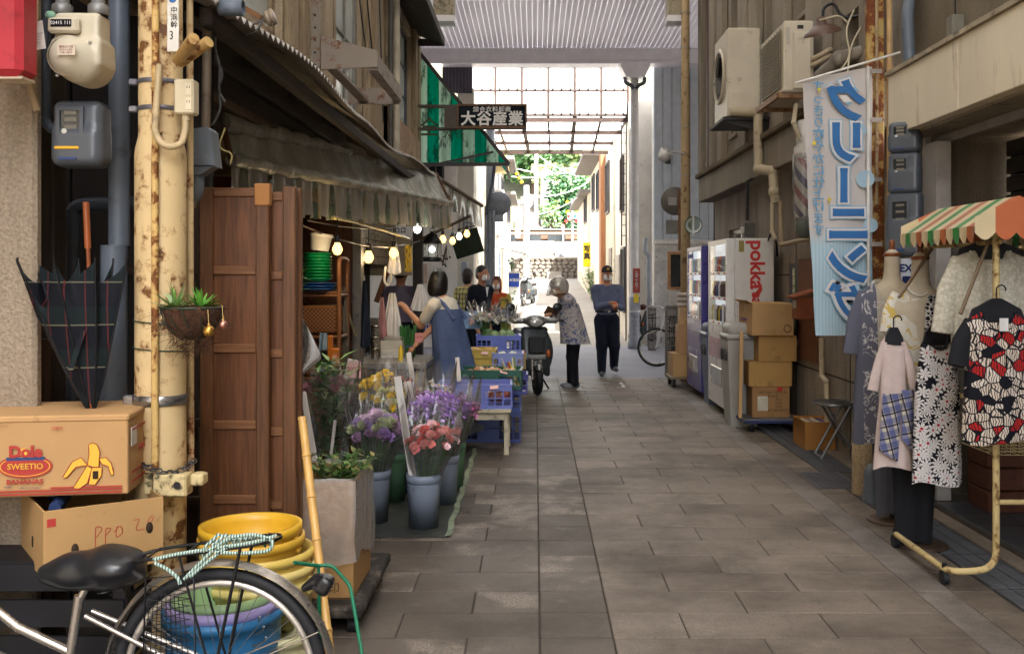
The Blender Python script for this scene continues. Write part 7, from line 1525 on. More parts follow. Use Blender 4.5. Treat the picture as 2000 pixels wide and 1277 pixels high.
# walking man
loc = V((1.08,15.0,0)); t,hc,hp,nb,hip,HP_,s,HM = person('person','man in a black cap and blue shirt walking toward the alley',loc,R(4),1.62,(.0,-.02,0),[V((.02,-.22,1.08)),V((.13,-.26,1.05))],[SKIN2,cloth('#5c6178'),cloth('#171a26'),mk('#4a4a4e',.6)],hd=(.1,-1,0),wide=1.15,bulk=1.15,legw=1.3,feet=[V((-.08,-.12,0)),V((.12,.12,.05))],elbows=[(-.35,.5,-.9),(.35,.5,-.9)])
blob([('e',hp(0,.01,.05),(.082 * s,.098 * s,.085 * s),HM,0),('b',hp(0,-.115,.045),(.068 * s,.05 * s,.008 * s),.006,HM,0)],.008,.012,'cap',mk('#17181e',.8),t); text('鯉',.045,Matrix.Translation(hp(0,-.092,.075)) @ HM @ FACE,mk('#c79a2c',.5),'cap_emblem',t,W=False,depth=.002); mask_on(t,hp,s,HM)
MB().lathe([(.17 * s,0),(.172 * s,.01),(.172 * s,.03),(.17 * s,.04)],28,T(hip + V((0,0,.1))) @ Matrix.Diagonal((1.05,.78,1,1))).build('belt',mk('#1b1512',.4),t); MB().bx(hip + V((.02,-.14,.12)),(.04,.01,.035)).build('buckle',mk('#9a968c',.25,.9),t)
for sx in (-1,1): MB().add([nb + V((sx * .01,-.1,-.05)),nb + V((sx * .085,-.06,.03)),nb + V((sx * .06,-.1,-.06))],[(0,1,2)]).build('collar',cloth('#59607c'),t)
oc = thing('orange_can','orange drink can in the walking man hands','can',loc + V((.1,-.34,1.0))); MB().lathe([(0,0),(.026,0),(.03,.006),(.03,.1),(.026,.11),(0,.11)],16).build('can',mk('#c05a1c',.3,.3),oc)
# ================================================================== SCOOTERS
def scooter(lab,loc,rot,c='#8a8a88',scale=1.0,dark='#3c4042'):
    t = thing('motor_scooter',lab,'scooter',loc,rot,'parked scooters'); t.scale = (scale,scale,scale * .92)
    M1 = mk(c,.25,.7,var=.06); M2 = mk(dark,.3,.2,var=.08); BL = M_rub
    for nm,y_,r in (('front_wheel',0,.21),('rear_wheel',1.18,.21)):
        wv = MB().tube([(0,y_ + .165 * math.cos(a),r + .165 * math.sin(a)) for a in [i * 2 * PI / 32 for i in range(32)]],.046,10,True).build(nm,BL,t); MB().lathe([(.03,-.03),(.12,-.03),(.125,0),(.12,.03),(.03,.03)],20,T(0,y_,r) @ ry(PI / 2)).build('rim',M_sil,wv)
    for sx in (-1,1): MB().tube([(sx * .06,0,.21),(sx * .05,.1,.5)],.018,8).build('fork_leg',M_sil,t)
    blob([('e',(0,.0,.36),(.085,.19,.1),None,0)],.01,.01,'front_fender',M1,t,sub=[('c',(-.05,0,.21),(.05,0,.21),.215,.215,0)])
    blob([('e',(0,.22,.58),(.235,.1,.36),rx(R(-14)),0),('b',(0,.2,.66),(.17,.06,.25),.05,rx(R(-14)),0),('b',(-.17,.3,.42),(.035,.06,.2),.03,None,0),('b',(.17,.3,.42),(.035,.06,.2),.03,None,0)],.011,.03,'leg_shield',[M2,M1],t)
    MB().box(-.1,.1,.055,.085,.55,.78,.02,0,T(0,0,0)).build('grille',mk('#1b1d1f',.35),t)
    MB().box(-.115,.115,.05,.07,.47,.53,.012).build('badge_strip',M1,t)
    blob([('e',(0,.16,.98),(.14,.1,.085),None,0),('c',(-.26,.2,.985),(.26,.2,.985),.04,.04,0)],.01,.03,'headset',M1,t)
    MB().ball((0,.075,.965),(.085,.03,.055),16,8).build('headlight',mk('#b9b9b4',.1,.3,spec=.8),t)
    for sx in (-1,1):
        MB().cyl((sx * .26,.2,.985),(sx * .37,.22,.98),.016).build('grip',BL,t); MB().tube([(sx * .27,.1,.985),(sx * .36,.12,.97)],.007,6).build('brake_lever',M_sil,t)
        MB().tube(arcpts([(sx * .2,.22,1.0),(sx * .22,.24,1.06),(sx * .28,.26,1.12)],.05),.007,6).build('mirror_stalk',BL,t); MB().lathe([(0,-.015),(.05,-.012),(.062,0),(.05,.008),(0,.01)],18,T(sx * .3,.26,1.165) @ rx(PI / 2)).build('mirror',mk('#17181b',.3),t)
        MB().ball((sx * .155,.1,.55),(.028,.02,.05),10,8).build('turn_signal',mk('#b0581c',.2,spec=.7),t)
    blob([('b',(0,1.0,.5),(.16,.3,.17),.1,None,0),('b',(0,.55,.28),(.14,.3,.05),.04,None,0)],.014,.05,'rear_body',M2,t); blob([('b',(0,.95,.76),(.14,.32,.06),.05,rx(R(4)),0)],.012,.02,'seat',mk('#1b1716',.5),t)
    MB().tube([(.14,.6,.2),(.24,.62,.02),(.26,.7,.0)],.012,6).build('side_stand',BL,t); MB().tube(arcpts([(.1,.34,.72),(.14,.4,.8),(.16,.42,.6)],.05),.012,6).build('bag_hook',mk('#7a5a4c',.5),t)
    return t
scooter('grey retro scooter parked facing the viewer beside the rider',(.03,12.5,0),R(9),scale=1.02); scooter('distant black scooter parked at the left of the far street',(PX(1022,31),31,gz(31)),R(-15),'#3a3c40',.95); scooter('red and black scooter half hidden behind the arcade column',(PX(1243,21.6),21.7,0),R(-65),'#4a2426',.9)
# ================================================================== VENDING MACHINES, BINS
def vending(lab,Y0,Y1,zt,cb,cs,purple=False):
    x0,x1 = 2.0,2.5; t = thing('vending_machine',lab,'vending machine',((x0 + x1) / 2,(Y0 + Y1) / 2,0),group='drink vending machines'); Mb = mk(cb,.35,var=.05,spec=.5,dirt=.05,dcol='#8a8a86'); Md = mk(cs,.3,var=.05,spec=.5)
    MB().box(x0 + .09,x1,Y0,Y1,.07,zt,.012).build('cabinet',Mb,t,True)
    b = MB(); zd0,zd1 = .95,zt - .05; b.box(x0,x0 + .087,Y0 + .003,Y0 + .06,.09,zt - .002,.006).box(x0,x0 + .087,Y1 - .06,Y1 - .003,.09,zt - .002,.006).box(x0,x0 + .086,Y0 + .06,Y1 - .06,zd1,zt - .004).box(x0,x0 + .086,Y0 + .06,Y1 - .06,.09,zd0); b.build('door',Md,t,True)
    MB().box(x0 + .006,x0 + .012,Y0 + .06,Y1 - .06,zd0,zd1).build('display_glass',pane(),t,True); MB().box(x0 + .075,x0 + .085,Y0 + .06,Y1 - .06,zd0,zd1).build('display_back',mk('#d9e0e6',.4,var=0,emit=.1),t,True)
    cm = MB().lathe([(0,0),(.028,0),(.03,.006),(.03,.12),(.016,.15),(.016,.17),(0,.17)],10)
    ms = [cm.mesh('drink_sample',mk(c,.3)) for c in ('#a8322c','#2c4a8a','#c9b23a','#2f6a3c','#d5d2cc','#5c3a24')]; rnd = random.Random(int(Y0 * 7))
    for j in range(3):
        z = zd0 + .05 + j * .27; MB().box(x0 + .012,x0 + .075,Y0 + .06,Y1 - .06,z - .035,z,.004).build('shelf',mk('#d0cdca',.4),t,True)
        for i in range(9):
            yy = Y0 + .12 + i * (Y1 - Y0 - .24) / 8; o = bpy.data.objects.new('drink_sample',rnd.choice(ms)); COL.objects.link(o); o.parent = t; o.location = V((x0 + .045,yy,z)) - t.location
            MB().box(x0 - .004,x0 + .005,yy - .025,yy + .025,z - .03,z - .008).build('button',mk('#e2e0dc' if i % 3 else '#b03a34',.3),t,True)
    MB().box(x0 - .008,x0,Y0 + .1,Y0 + .22,.95,1.2,.004).build('coin_panel',mk('#9a9aa0',.3,.7),t,True); MB().box(x0 - .01,x0 + .01,Y0 + .25,Y1 - .2,.3,.5,.01).build('delivery_flap',mk('#b5b5b8',.25,.3),t,True); MB().box(x0 - .004,x0,Y0 + .08,Y1 - .08,.6,.82).build('poster_panel',mk('#6a5a8a' if purple else '#b99aa4',.4,var=.4,vs_=6),t,True)
    for y_ in (Y0 + .08,Y1 - .08): MB().cyl((x0 + .15,y_,0),(x0 + .15,y_,.07),.03).cyl((x1 - .1,y_,0),(x1 - .1,y_,.07),.03).build('foot',M_blkm,t,True)
    return t
VW = vending('white drink vending machine with red lettering on its side',10.4,11.5,1.89,'#c9c6c0','#d3d0cc'); vending('purple drink vending machine beyond the white one',11.98,13.1,1.86,'#3a3474','#453e84',True)
M_rd = mk('#b8302c',.5,var=0); TURN = rx(PI / 2) @ rz(-PI / 2)
text('pokka',.21,at((PX(1478,10.4),10.398,PZ(517,10.4)),TURN),M_rd,'brand_lettering',VW,bold=.006); text('sapporo',.16,at((PX(1478,10.4),10.398,PZ(620,10.4)),TURN),M_rd,'brand_lettering',VW,bold=.004)
MB().prism([(0,0),(.06,.03),(.1,.1),(.09,.17),(.05,.1),(0,.05)],.003,at((PX(1470,10.4),10.397,PZ(585,10.4)))).build('swoosh',M_rd,VW,True)
MB().box(PX(1443,10.4),PX(1453,10.4),10.395,10.399,PZ(492,10.4),PZ(470,10.4)).build('warning_sticker',mk('#8a7a3c',.5),VW,True); MB().tube(arcpts([P(1500,470,10.38),P(1505,455,10.3),P(1516,470,10.36),P(1518,500,10.45)],.05),.01,6).build('power_cable',M_blkm,VW,True)
def bin_(lab,x,Y,c,h=.78):
    t = thing('recycling_bin',lab,'bin',(x,Y,0),group='drink bins'); m = mk(c,.5,var=.1,dirt=.1)
    b = MB(); b.add([(-.13,-.16,0),(.13,-.16,0),(.13,.16,0),(-.13,.16,0),(-.17,-.2,h),(.17,-.2,h),(.17,.2,h),(-.17,.2,h)],[(3,2,1,0),(0,1,5,4),(1,2,6,5),(2,3,7,6),(3,0,4,7),(4,5,6,7)]); b.build('body',m,t)
    MB().box(-.18,.18,-.21,.21,h + .002,h + .06,.02).build('rim',m,t); blob([('b',(0,0,h + .1),(.165,.195,.07),.06,None,0)],.014,.01,'lid',m,t); MB().cyl((-.178,-.07,h - .15),(-.16,-.07,h - .15),.06).cyl((-.178,.09,h - .15),(-.16,.09,h - .15),.06).build('slot',mk('#2a2a2c',.6),t)
bin_('grey recycling bin beside the cardboard stack',2.07,10.02,'#9a9892',.86); bin_('blue grey recycling bin between the vending machines',2.15,11.72,'#5c6478')
# ================================================================== CARTONS ON HAND CARTS
def carton(lab,x0,x1,y0,y1,z0,z1,c='#a8824f',open_=False,tape=True):
    t = thing('cardboard_box',lab,'carton',((x0 + x1) / 2,(y0 + y1) / 2,z0),group='cardboard boxes along the right wall'); MB().box(x0,x1,y0,y1,z0,z1 - .004,.004).build('box',card(c),t,True); ym = (y0 + y1) / 2
    if open_:
        MB().bar((x0,ym,z1),(x0 - .05,ym,z1 + .03),y1 - y0,.004,up=(0,0,1)).build('flap',card(c),t,True); MB().box(x0,x1,y0 + .003,y1 - .003,z1 - .002,z1 + .002).build('flap',card('#b8925c'),t,True)
    else:
        MB().box(x0,x1,y0,ym - .002,z1 - .003,z1).build('flap',card(c),t,True); MB().box(x0,x1,ym + .002,y1,z1 - .003,z1).build('flap',card(c),t,True)
    if tape: xm = (x0 + x1) / 2; MB().box(x0 - .001,x0,ym - .03,ym + .03,z1 - .08,z1).build('tape',mk('#9a7a48',.3),t,True); MB().box(xm - .03,xm + .03,y0 - .0015,y0 - .0005,z0 + .001,z0 + .05).build('tape',mk('#9a7a48',.3),t,True)
    return t
HC = thing('hand_cart','flat blue-edged hand cart carrying the tall carton stack','cart',(2.28,9.9,0)); MB().box(-.28,.28,-.42,.42,.105,.135,.008).build('deck',mk('#6a6a6c',.5,dirt=.2),HC); MB().box(-.29,.29,-.43,.43,.09,.12,.006).build('bumper',mk('#26305c',.5),HC)
for x in (-.2,.2):
    for y_ in (-.33,.33): MB().cyl((x - .018,y_,.045),(x + .018,y_,.045),.045,n=16).build('caster',M_rub,HC); MB().box(x - .024,x + .024,y_ - .03,y_ + .03,.06,.088).build('caster_fork',M_sil,HC)
c1 = carton('lowest carton of the tall stack with black print',2.09,2.45,9.58,10.3,.136,.43,'#a07a50'); c2 = carton('second carton of the tall stack',2.06,2.48,9.6,10.25,.431,.67,'#b08a52'); c3 = carton('third carton of the tall stack',2.16,2.53,9.62,10.2,.671,.92,'#ac8650'); c4 = carton('top carton of the tall stack with an open lid',2.09,2.49,9.58,10.2,.921,1.23,'#b08c5e',True)
M_pr = mk('#4a3a2c',.7,var=0)
text('ART NO. 75771-01\nBLACK\n20        PCS\n4.5       KGS\n7.5       KGS\nMEAS 45X38X30CM',.034,at((2.29,9.578,.29)),M_pr,'print_lettering',c1,depth=.0006); MB().box(2.14,2.24,9.574,9.578,.2,.34).build('white_label',mk('#c9c2b0',.7),c1,True); MB().box(2.33,2.38,9.575,9.579,.39,.425).build('red_mark',M_rd,c1,True)
text('Recreational\nVehicle',.06,at((2.088,9.95,1.04),LEFT),mk('#6a4a70',.7,var=0),'print_lettering',c4,depth=.0006); ring((2.43,9.578,.99),.035,.004,M_pr,'round_stamp',c4,24,4).matrix_parent_inverse = T(-c4.location)
o = MB().bar((1.98,9.62,.16),(2.0,9.64,.95),.03,.62,up=(.2,1,0)).build('folded_cardboard',card('#b08c5c')); tag(o,'flattened cardboard standing against the carton stack','cardboard')
HC2 = thing('hand_cart','small hand cart under the far cartons by the pole','cart',(2.02,13.55,0)); MB().box(-.22,.25,-.3,.3,.12,.145).build('deck',mk('#7a6a54',.6),HC2)
for x in (-.16,.2):
    for y_ in (-.22,.22): MB().cyl((x - .02,y_,.058),(x + .02,y_,.058),.058,n=16).build('caster',M_rub,HC2)
carton('low carton on the far hand cart',1.84,2.2,13.3,13.8,.146,.45,'#a8865a'); carton('tall narrow carton on the far cart',1.93,2.2,13.35,13.7,.451,.84,'#a8845c'); carton('small carton tied on top by the pole',1.96,2.14,13.4,13.65,.841,1.06,'#b5946a'); t = thing('bundled_papers','bundle of papers tied to the pole above the cartons','bundle',(2.02,13.6,1.061))
for j in range(6): MB().box(-.07,.08,-.08,.08,.035 * j,.03 + .035 * j,.004).build('sheaf',mk('#c2bcb0' if j % 2 else '#8a7462',.8),t)
def stone_post(lab,px,Y,w_,zt,txt,sz):
    t = thing('stone_marker',lab,'stone post',(PX(px,Y),Y,0),group='carved stone markers'); MB().box(-w_ / 2,w_ / 2,-w_ / 2,w_ / 2,0,zt,.012).build('pillar',stucco('#6f6a66',120,.5,.3),t); MB().box(-w_ * .38,w_ * .38,-w_ / 2 - .003,-w_ / 2,.05,zt - .06).build('face',stucco('#8a8580',140,.3,.2),t); text(txt,sz,T(0,-w_ / 2 - .006,zt * .5) @ FACE,mk('#1d1c1c',.7,var=0),'carved_lettering',t,W=False,vert=True,bold=.002)
stone_post('tall carved stone marker beside the far cartons',1311,14.75,.17,PZ(596,14.75),'荒神堂通り',.15); stone_post('shorter carved stone marker beside the arcade column',1273,20.0,.16,PZ(600,20),'千光寺',.2)
# ================================================================== POLE AT THE CORNER, FIXTURES
TP_ = thing('tan_pole','tall tan painted pole at the right corner of the alley','pole',(2.13,14.1,0)); MB().lathe([(.072,0),(.068,2.6),(.066,3.9),(.06,3.95),(.058,7.4)],20,cap=True).build('shaft',rusty('#a38a66',.32,'#4a3424','#6f5438',12),TP_)
for z in (2.9,3.6,4.7,5.2): MB().lathe([(.07,0),(.072,.01),(.07,.02)],16,T(0,0,z)).build('band',mk('#8a8378',.5),TP_)
RM_ = thing('round_mirror','back of a round traffic mirror on a post at the right corner','mirror',(PX(1318,14.3),14.3,1.5)); z_ = PZ(393,14.3) - 1.5; MB().lathe([(0,-.03),(.18,-.025),(.205,0),(.2,.02),(0,.03)],28,T(0,0,z_) @ rx(PI / 2)).build('mirror_shell',mk('#5c5650',.5,dirt=.2),RM_)
MB().cyl((.06,-.04,PZ(490,14.3) - 1.5),(.06,-.04,z_ + .15),.02).build('post',rusty('#7a5a3c',.5),RM_); MB().box(-.13,.13,-.02,0,PZ(457,14.3) - 1.5,PZ(430,14.3) - 1.5,.006).build('name_plate',mk('#625c56',.5),RM_); MB().bar((.06,-.04,z_ - .4),(.2,-.1,z_ - .35),.03,.03).build('clamp',M_sf,RM_); MB().box(-.1,.02,-.034,-.03,z_ - .06,z_ + .05).build('rating_label',mk('#8a8580',.5),RM_)
GN = thing('green_net','round green hand net hung on the tan pole','net',P(1354,462,13.9)); ring((0,0,.16),.12,.006,mk('#3a5c34',.5),'hoop',GN,28,6); MB().lathe([(.115,0),(.09,.05),(.04,.08),(0,.09)],20,T(0,0,.16) @ rx(-PI / 2)).build('mesh_bag',film('#4a7a44',.5,.4),GN); MB().box(-.012,.012,-.01,.01,.02,.3).build('float',mk('#c9c9c2',.5),GN)
FL = thing('floodlight','white floodlight clamped to the tan pole','lamp',P(1300,300,14.0)); MB().lathe([(0,.16),(.06,.16),(.085,.1),(.1,0),(.092,0),(.07,.08),(0,.12)],20,ry(R(-150)) @ rx(R(-20)) @ T(0,0,-.05)).build('hood',mk('#c5c2be',.45),FL); MB().tube([(.03,0,.04),(.14,.02,.02),(.3,.05,.0)],.014,8).build('arm',mk('#a8a5a0',.5),FL)
# ================================================================== AIR CONDITIONERS, DUCTS
M_ac = mk('#c2b7a2',.45,var=.08,dirt=.12,dcol='#8a7a60')
A1_ = thing('air_conditioner','upper left outdoor air conditioner with a torn fan guard','air conditioner',(2.2,10.8,3.16)); MB().box(2.02,2.37,10.45,11.2,3.17,4.1,.015).build('casing',M_ac,A1_,True); MB().box(2.05,2.35,10.44,10.452,3.2,3.42,.004).build('valve_cover',M_ac,A1_,True)
MB().lathe([(.28,0),(.3,.01),(.3,.02),(.26,.025)],28,T(2.018,10.85,3.66) @ ry(-PI / 2)).build('fan_ring',M_ac,A1_,True); MB().cyl((2.015,10.85,3.66),(2.019,10.85,3.66),.26,n=28).build('fan_opening',mk('#1d1c1b',.6),A1_,True)
for j in range(3): MB().bar((2.005,10.85,3.66),(2.005,10.85 + .22 * math.cos(j * 2.1),3.66 + .22 * math.sin(j * 2.1)),.012,.1,up=(.4,0,1)).build('fan_blade',mk('#4a4844',.5),A1_,True)
MB().box(1.97,2.5,10.42,11.25,3.13,3.16).build('bracket_tray',mk('#2f2c2a',.6),A1_,True); MB().prism([(1.98,3.128),(2.46,3.128),(2.46,2.98)],.03,T(0,10.5,0) @ rx(PI / 2)).build('bracket',mk('#2f2c2a',.6),A1_,True)
A2_ = thing('air_conditioner','lower right outdoor air conditioner on a rusty bracket','air conditioner',(2.18,8.6,3.0)); MB().box(2.05,2.3,8.2,9.05,3.01,3.6,.015).build('casing',M_ac,A2_,True); g = MB()
MB().box(2.04,2.048,8.3,8.95,3.06,3.54).build('coil',mk('#3a342c',.6),A2_,True)
for j in range(20): g.box(2.03,2.039,8.28,8.98,3.06 + j * .024,3.07 + j * .024)
for j in range(8): g.box(2.034,2.0405,8.28 + j * .1,8.286 + j * .1,3.05,3.55)
g.build('front_grille',mk('#8a7c66',.5),A2_,True,kind='stuff'); MB().box(2.12,2.27,8.17,8.2,3.03,3.5,.01).build('valve_cover',M_ac,A2_,True); MB().box(2.16,2.21,8.195,8.199,3.53,3.56).build('handle_recess',mk('#2a2622',.6),A2_,True); MB().box(2.07,2.1,8.195,8.199,3.4,3.54).build('data_plate',mk('#a8a090',.5),A2_,True)
for y_ in (8.25,8.95): MB().bar((2.0,y_,2.985),(2.45,y_,2.985),.03,.035).build('bracket_arm',rusty('#8a6a4a',.6),A2_,True)
MB().bar((2.01,8.2,2.985),(2.01,9.0,2.985),.03,.04).build('bracket_rail',rusty('#8a6a4a',.6),A2_,True)
for dz in (0,.05): MB().tube(arcpts([(2.27,8.17,3.22 + dz),(2.36,8.1,3.26 + dz),(2.42,8.12,3.3 + dz),(2.44,8.3,3.2)],.05),.022,8).build('refrigerant_pipe',mk('#a3937a',.6),A2_,True)
def duct(lab,pts,r,c='#b0a288'):
    t = thing('pipe_duct',lab,'duct',pts[-1],group='cream pipe ducts'); MB().tube(arcpts(pts,.04,3),r,10).build('duct_run',mk(c,.5,var=.08,dirt=.1,dcol='#6a5c46'),t,True)
    for p in pts[1:-1]: MB().ball(p,r * 1.25,10,8).build('elbow',mk(c,.5,var=.08),t,True)
duct('cream duct dropping from the upper air conditioner',[P(1425,218,10.4),P(1480,220,10.4),P(1482,330,10.3),P(1510,335,10.0),P(1512,375,9.95),P(1515,395,9.95)],.05); duct('thin cream pipe below the duct running to the right',[P(1508,395,9.95),P(1508,452,9.95),P(1515,468,9.9)],.022); duct('second thin pipe below the duct',[P(1524,393,9.9),P(1526,478,9.9),P(1595,462,8.9)],.022,'#a39276')
duct('slim cream conduit over the barber pole',[P(1555,205,8.3),P(1550,240,8.2),P(1562,270,8.2)],.02); duct('grey pipe beside the lamp arm',[P(1690,100,7.25),P(1640,115,7.4),P(1600,150,7.6)],.05,'#7d7468'); duct('black wall conduit to the outlet above the vending machine',[P(1476,345,10.9),P(1460,355,11.0),P(1459,430,11.2)],.018,'#2a2a2c'); duct('cream pipe rising beside the stool',[P(1605,660,8.8),P(1605,735,8.8),P(1614,745,8.7),P(1616,830,8.6)],.025)
t = thing('wall_outlet','grey outlet box with a plug on the concrete wall','outlet',P(1463,452,11.6)); MB().box(-.06,.06,-.05,.05,-.06,.1,.008).build('box',mk('#55534f',.5),t); MB().box(-.1,-.06,-.03,.03,-.02,.05,.006).build('plug',mk('#c9c4ba',.5),t)
# lamp on a bent arm
LA = thing('gooseneck_lamp','rust brown enamel shade lamp on a bent arm','lamp',P(1607,68,7.4)); MB().lathe([(.14,0),(.135,.02),(.08,.06),(.04,.075),(.035,.12),(.02,.13)],28,rx(R(12)) @ ry(R(-12))).build('shade',mk('#5a4236',.45,dirt=.2),LA); MB().lathe([(.135,.003),(.13,.018),(.075,.055),(0,.06)],28,rx(R(12)) @ ry(R(-12))).build('shade_lining',mk('#a8a294',.5),LA)
MB().tube(arcpts([(0,0,.12),(.0,0,.2),(.08,0,.24),(.14,0,.12),(.28,-.05,.13)],.06),.012,8).build('arm',M_blkm,LA); MB().lathe([(.045,0),(.045,.02),(.02,.05)],14,T(.3,-.06,.13) @ ry(-PI / 2),cap=True).build('wall_mount',M_blkm,LA)
# barber pole wrapped in plastic
BPo = thing('barber_pole','old barber pole with red and blue stripes wrapped in plastic','barber pole',P(1572,465,8.3)); MSp = N('barber_stripe'); MSp.set(.4,0,.5); sp = MSp.n('SeparateXYZ'); MSp.l(MSp.obj,sp.inputs[0]); an = MSp.math('ARCTAN2',sp.outputs['Y'],sp.outputs['X']); fr_ = MSp.math('FRACT',MSp.math('ADD',MSp.math('MULTIPLY',an,.159 * 2),MSp.math('MULTIPLY',sp.outputs['Z'],3.2)))
MSp.col(MSp.ramp(fr_,[(0,'#c9c5c0'),(.25,'#8a2a34'),(.5,'#c9c5c0'),(.75,'#2a2f6a')],'CONSTANT'))
MB().lathe([(.075,.17),(.085,.22),(.085,.62),(.078,.66)],24).build('striped_cylinder',MSp.m,BPo); MB().lathe([(0,0),(.05,0),(.055,.04),(.075,.06),(.08,.1),(.08,.17),(0,.17)],24).build('base',mk('#5f665f',.5,dirt=.2),BPo); MB().lathe([(.085,.66),(.09,.68),(.09,.75),(.07,.78),(.07,.95),(.055,.98),(0,.985)],24).build('cap',mk('#c2bdb4',.45,dirt=.2),BPo)
MB().lathe([(.082,.14),(.1,.25),(.094,.4),(.103,.42),(.097,.6),(.1,.7)],24,wob=lambda a,z: 1 + .05 * math.sin(a * 7 + z * 40) + .03 * math.sin(a * 13 - z * 60)).build('plastic_wrap',film('#d9d9d9',.3,.1,wr=25),BPo); MB().bar((.05,.05,.12),(.25,.2,.12),.03,.03).bar((.05,.05,.8),(.25,.2,.8),.03,.03).build('wall_bracket',M_sf,BPo)
# rusted pole, banner
RP_ = thing('rusted_steel_pole','rusted steel post behind the cleaning banner','pole',(PX(1708,7.1),7.1,0)); MB().box(-.062,.062,-.03,.03,0,5.0,.01).build('channel',rusty('#b59a5c',.85,'#3a1c0c','#8a4a1c',10),RP_); MB().cyl((.0,-.045,2.0),(.0,-.045,5.0),.012).build('conduit',rusty('#a08a68',.5),RP_)
pipe('tan_conduit','smooth tan conduit right of the rusted post',[P(1737,-60,7.0),P(1737,700,7.0),V((PX(1737,7.0),7.0,0.0))],.02,mk('#a8885c',.5)); pipe('grey_downpipe','grey downpipe above the cream fascia',[V((2.62,6.95,4.5)),V((2.62,6.95,3.45)),V((2.56,6.85,3.3)),V((2.56,6.8,2.9))],.042,M_pvc); t = thing('junction_box','small grey junction box on the wall above the fascia','box',(2.66,6.3,3.0)); MB().box(-.04,.04,-.05,.05,0,.14,.006).build('box',mk('#6a675c',.5),t); MB().tube([(0,0,.14),(0,.02,.8)],.006,5).build('cable',M_blkm,t)
BN = thing('cleaning_banner','white and blue banner with big reversed katakana hanging from a pole','banner',P(1640,655,7.0)); z0,z1 = PZ(655,7),PZ(150,7); MBn = N('banner_cloth'); MBn.set(.8,0,.15); sp = MBn.n('SeparateXYZ'); MBn.l(MBn.obj,sp.inputs[0]); gz_ = MBn.n('MapRange'); gz_.inputs['From Min'].default_value = .75; gz_.inputs['From Max'].default_value = .62; MBn.l(sp.outputs['Z'],gz_.inputs['Value']); stp = MBn.math('LESS_THAN',MBn.math('FRACT',MBn.math('MULTIPLY',sp.outputs['X'],42)),.5)
cb = MBn.mix(MBn.math('MULTIPLY',stp,.5),'#9ab6c2','#b9c8cd'); MBn.col(MBn.mix(gz_.outputs[0],'#bdb6b2',cb)); MBn.bump(MBn.noise(6,4),.3,.02)
def bn(u,v): xl = lerp(PX(1568,7),PX(1592,7),v); xr = lerp(PX(1703,7),PX(1712,7),v * .3); return V((lerp(xl,xr,u),7.0 + .018 * math.sin(u * 6 + v * 4) * (.3 + v) + .01 * math.sin(v * 15 + u * 3),lerp(z1 + lerp(-.02,.07,u),z0,v)))
MB().grid(bn,24,50).build('cloth',MBn.m,BN,True); MB().cyl(P(1553,163,7.0),P(1758,103,6.85),.008).build('top_rod',mk('#cfccc4',.4),BN,True); MB().cyl((PX(1697,6.97),6.97,1.0),(PX(1695,6.97),6.97,PZ(130,6.97)),.013).build('side_pole',mk('#c5c2bc',.4),BN,True)
for v in (.02,.2,.42,.66): p = bn(.97,v); MB().box(p.x - .01,p.x + .07,p.y - .045,p.y - .04,p.z - .015,p.z + .015).build('loop',mk('#9a928a',.6),BN,True)
L1,L2,L3 = mk('#86b0c9',.8,var=0),mk('#cfcac6',.8,var=0),mk('#3268a0',.8,var=.15)
for i,ch_ in enumerate('クリーニング'):
    zc = PZ(205 + i * 79,7); uc = .56 + .0 * i; xc = bn(.58,(z1 - zc) / (z1 - z0)).x; rot_ = rz(PI / 2) if ch_ == 'ー' else Matrix.Identity(4)
    for k,(m_,bo_,dy) in enumerate(((L1,.034,.03),(L2,.027,.034),(L3,.013 if ch_ != 'グ' else .006,.038))): text(ch_,.31 if ch_ != 'ー' else .27,at((xc,7.0 - dy,zc)) @ rot_,m_,'lettering',BN,bold=bo_,mirror=True,depth=.0008)
text('すっきり爽やかに仕上げます',.088,at((PX(1596,7),6.968,PZ(312,7))) @ ry(0),mk('#5f97bc',.8,var=0),'small_lettering',BN,mirror=True,vert=True,font_lines=.95,depth=.0006,bold=.001)
for px,py,r in ((1690,350,17),(1680,255,12),(1700,440,14),(1668,560,10)): MB().cyl(P(px,py,6.968),P(px,py,6.97),r * 7 / F,n=24).build('bubble_print',mk('#9ab4c4',.8,var=0),BN,True)
for px,py in ((1600,175),(1590,280),(1620,390)): MB().prism([(0,.03),(.006,.006),(.02,0),(.006,-.006),(0,-.03),(-.006,-.006),(-.02,0),(-.006,.006)],.001,at(P(px,py,6.965))).build('sparkle_print',mk('#c9b42c',.7),BN,True)
# meters at the shop corner
for i,(py,h,lab) in enumerate(((298,.2,'top grey meter under the fascia at the right'),(378,.27,'middle grey meter at the right shop corner'),(500,.42,'large grey meter box behind the rack awning'))): elec('electricity_meter',lab,P(1768,py,6.6),.2 if i < 2 else .22,h,.12,R(-35))
